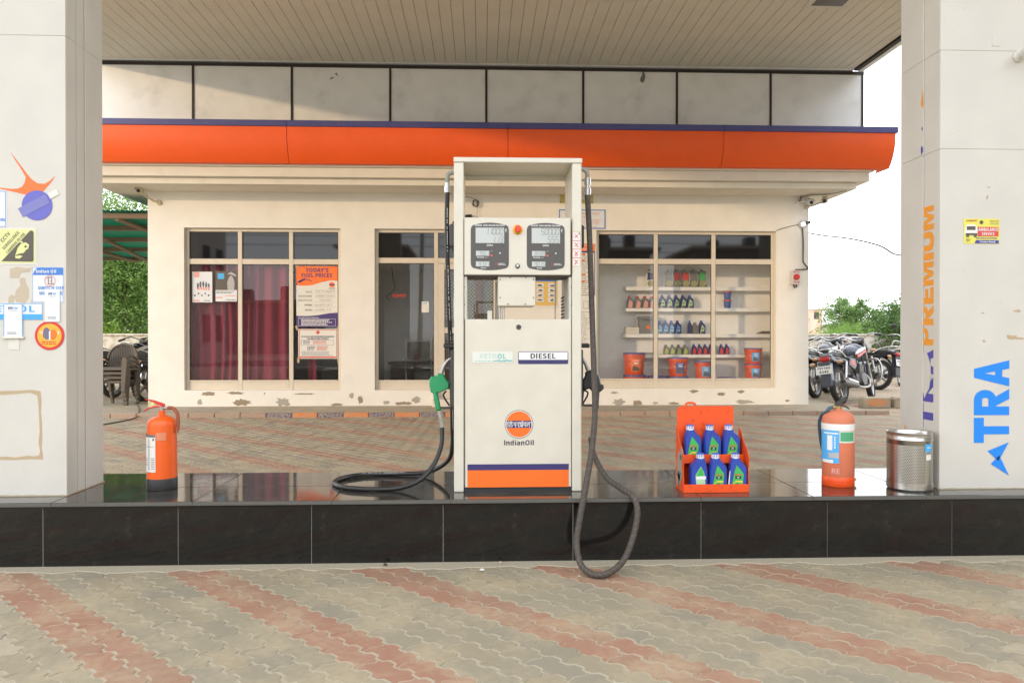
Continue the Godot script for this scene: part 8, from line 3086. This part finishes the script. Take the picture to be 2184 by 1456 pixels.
func build_motorcycles() -> void:
	var k := 1.4
	var rows := [
		["slate blue motorcycle with red and silver tank stripes and a white plate, nearest of all", M.bike_slate, M.bike_red, ["PB11BQ", "8243"], 0.25, V(8.0, 0, -11.6), 42.0, 9.0],
		["black motorcycle half hidden behind the shop's right corner", M.bike_black, M.bike_black, [], 0.3, V(8.15, 0, -13.25), 44.0, 8.0],
		["black motorcycle with a large red tail lamp facing the wall", M.bike_black, M.bike_black, ["HR04", "J0551"], -0.25, V(11.15, 0, -16.0), 112.0, -9.0],
		["black motorcycle facing the camera, cut off by the lettered pillar", M.bike_black, M.bike_slate, [], 0.35, V(13.75, 0, -18.9), -128.0, 6.0],
		["dark motorcycle behind the plastic chairs with orange tank stripes", M.bike_slate, M.bike_red, [], 0.2, V(-7.42, 0, -12.25), 74.0, 8.0],
		["dark motorcycle farther back whose wheel shows under the stacked chairs", M.bike_black, M.bike_black, [], 0.2, V(-9.0, 0, -14.0), 78.0, 8.0],
		["black motorcycle deepest behind the shop's right corner", M.bike_black, M.bike_black, [], 0.25, V(9.2, 0, -14.9), 48.0, 8.0]]
	for q in rows:
		var o := make_motorcycle(q[0], q[1], q[2], q[3], q[4], q[6] < 0.0)
		o.transform = Transform3D(Basis.from_euler(Vector3(0, deg_to_rad(q[6]), 0)) * Basis.from_euler(Vector3(deg_to_rad(-q[7]), 0, 0)) * Basis.from_scale(Vector3.ONE * k), q[5])

# ------------------------------------------------------------------ small loose things
func build_small_things() -> void:
	var g := Geo.new()
	g.tube(spline([V(-7.42, 0.085, -11.6), V(-6.9, 0.085, -10.6), V(-6.45, 0.085, -9.6), V(-6.28, 0.02, -9.1), V(-6.3, 0.012, -8.4), V(-6.5, 0.012, -7.7), V(-7.2, 0.012, -7.0)], 6), 0.011, 6)
	solo("ground_cable", "thin dark cable lying across the paving behind the stickered pillar", "cable", g, M.dark_grey_plastic)
	var r := RandomNumberGenerator.new()
	r.seed = 3
	var bits := [[0.0, 0.20, "crumpled scrap of white paper on the paving below the island", M.white_print, 0.022], [-0.62, 0.06, "dark twig lying at the foot of the island", M.bark, 0.02], [0.12, 0.05, "small heap of dry leaf crumbs against the island front", M.glue_brown, 0.02], [0.60, 0.36, "small pebble beside the hanging hose on the red blocks", M.concrete, 0.012]]
	for b in bits:
		g = Geo.new()
		g.at(T(V(b[0], 0.010, b[1]), r.randf() * 3.0))
		var n := 9
		var top := []
		for i in n:
			var a := TAU * i / n
			top.append(V(cos(a) * b[4] * r.randf_range(0.7, 1.3), r.randf_range(-0.004, 0.006), sin(a) * b[4] * r.randf_range(0.4, 0.9)))
		for i in n:
			g.flat(V(0, 0.012, 0), top[i], top[(i + 1) % n], Vector3.UP)
			g.flat(V(0, -0.008, 0), top[i], top[(i + 1) % n], Vector3.DOWN)
		solo("litter_scrap", b[2], "litter", g, b[3], Vector3.ZERO)
	g = Geo.new()
	for i in 5:
		g.at(T(V(8.0 + r.randf_range(-0.6, 0.8), 0.012, -11.0 + r.randf_range(-0.4, 0.4)), r.randf() * 3.0))
		g.box(Vector3.ZERO, V(0.10, 0.01, 0.05), 0.003)
	var pt := solo("red_petals", "few red scraps lying on the ground by the nearest motorcycle", "litter", g, M.red_print)
	pt.set_meta("kind", "stuff")
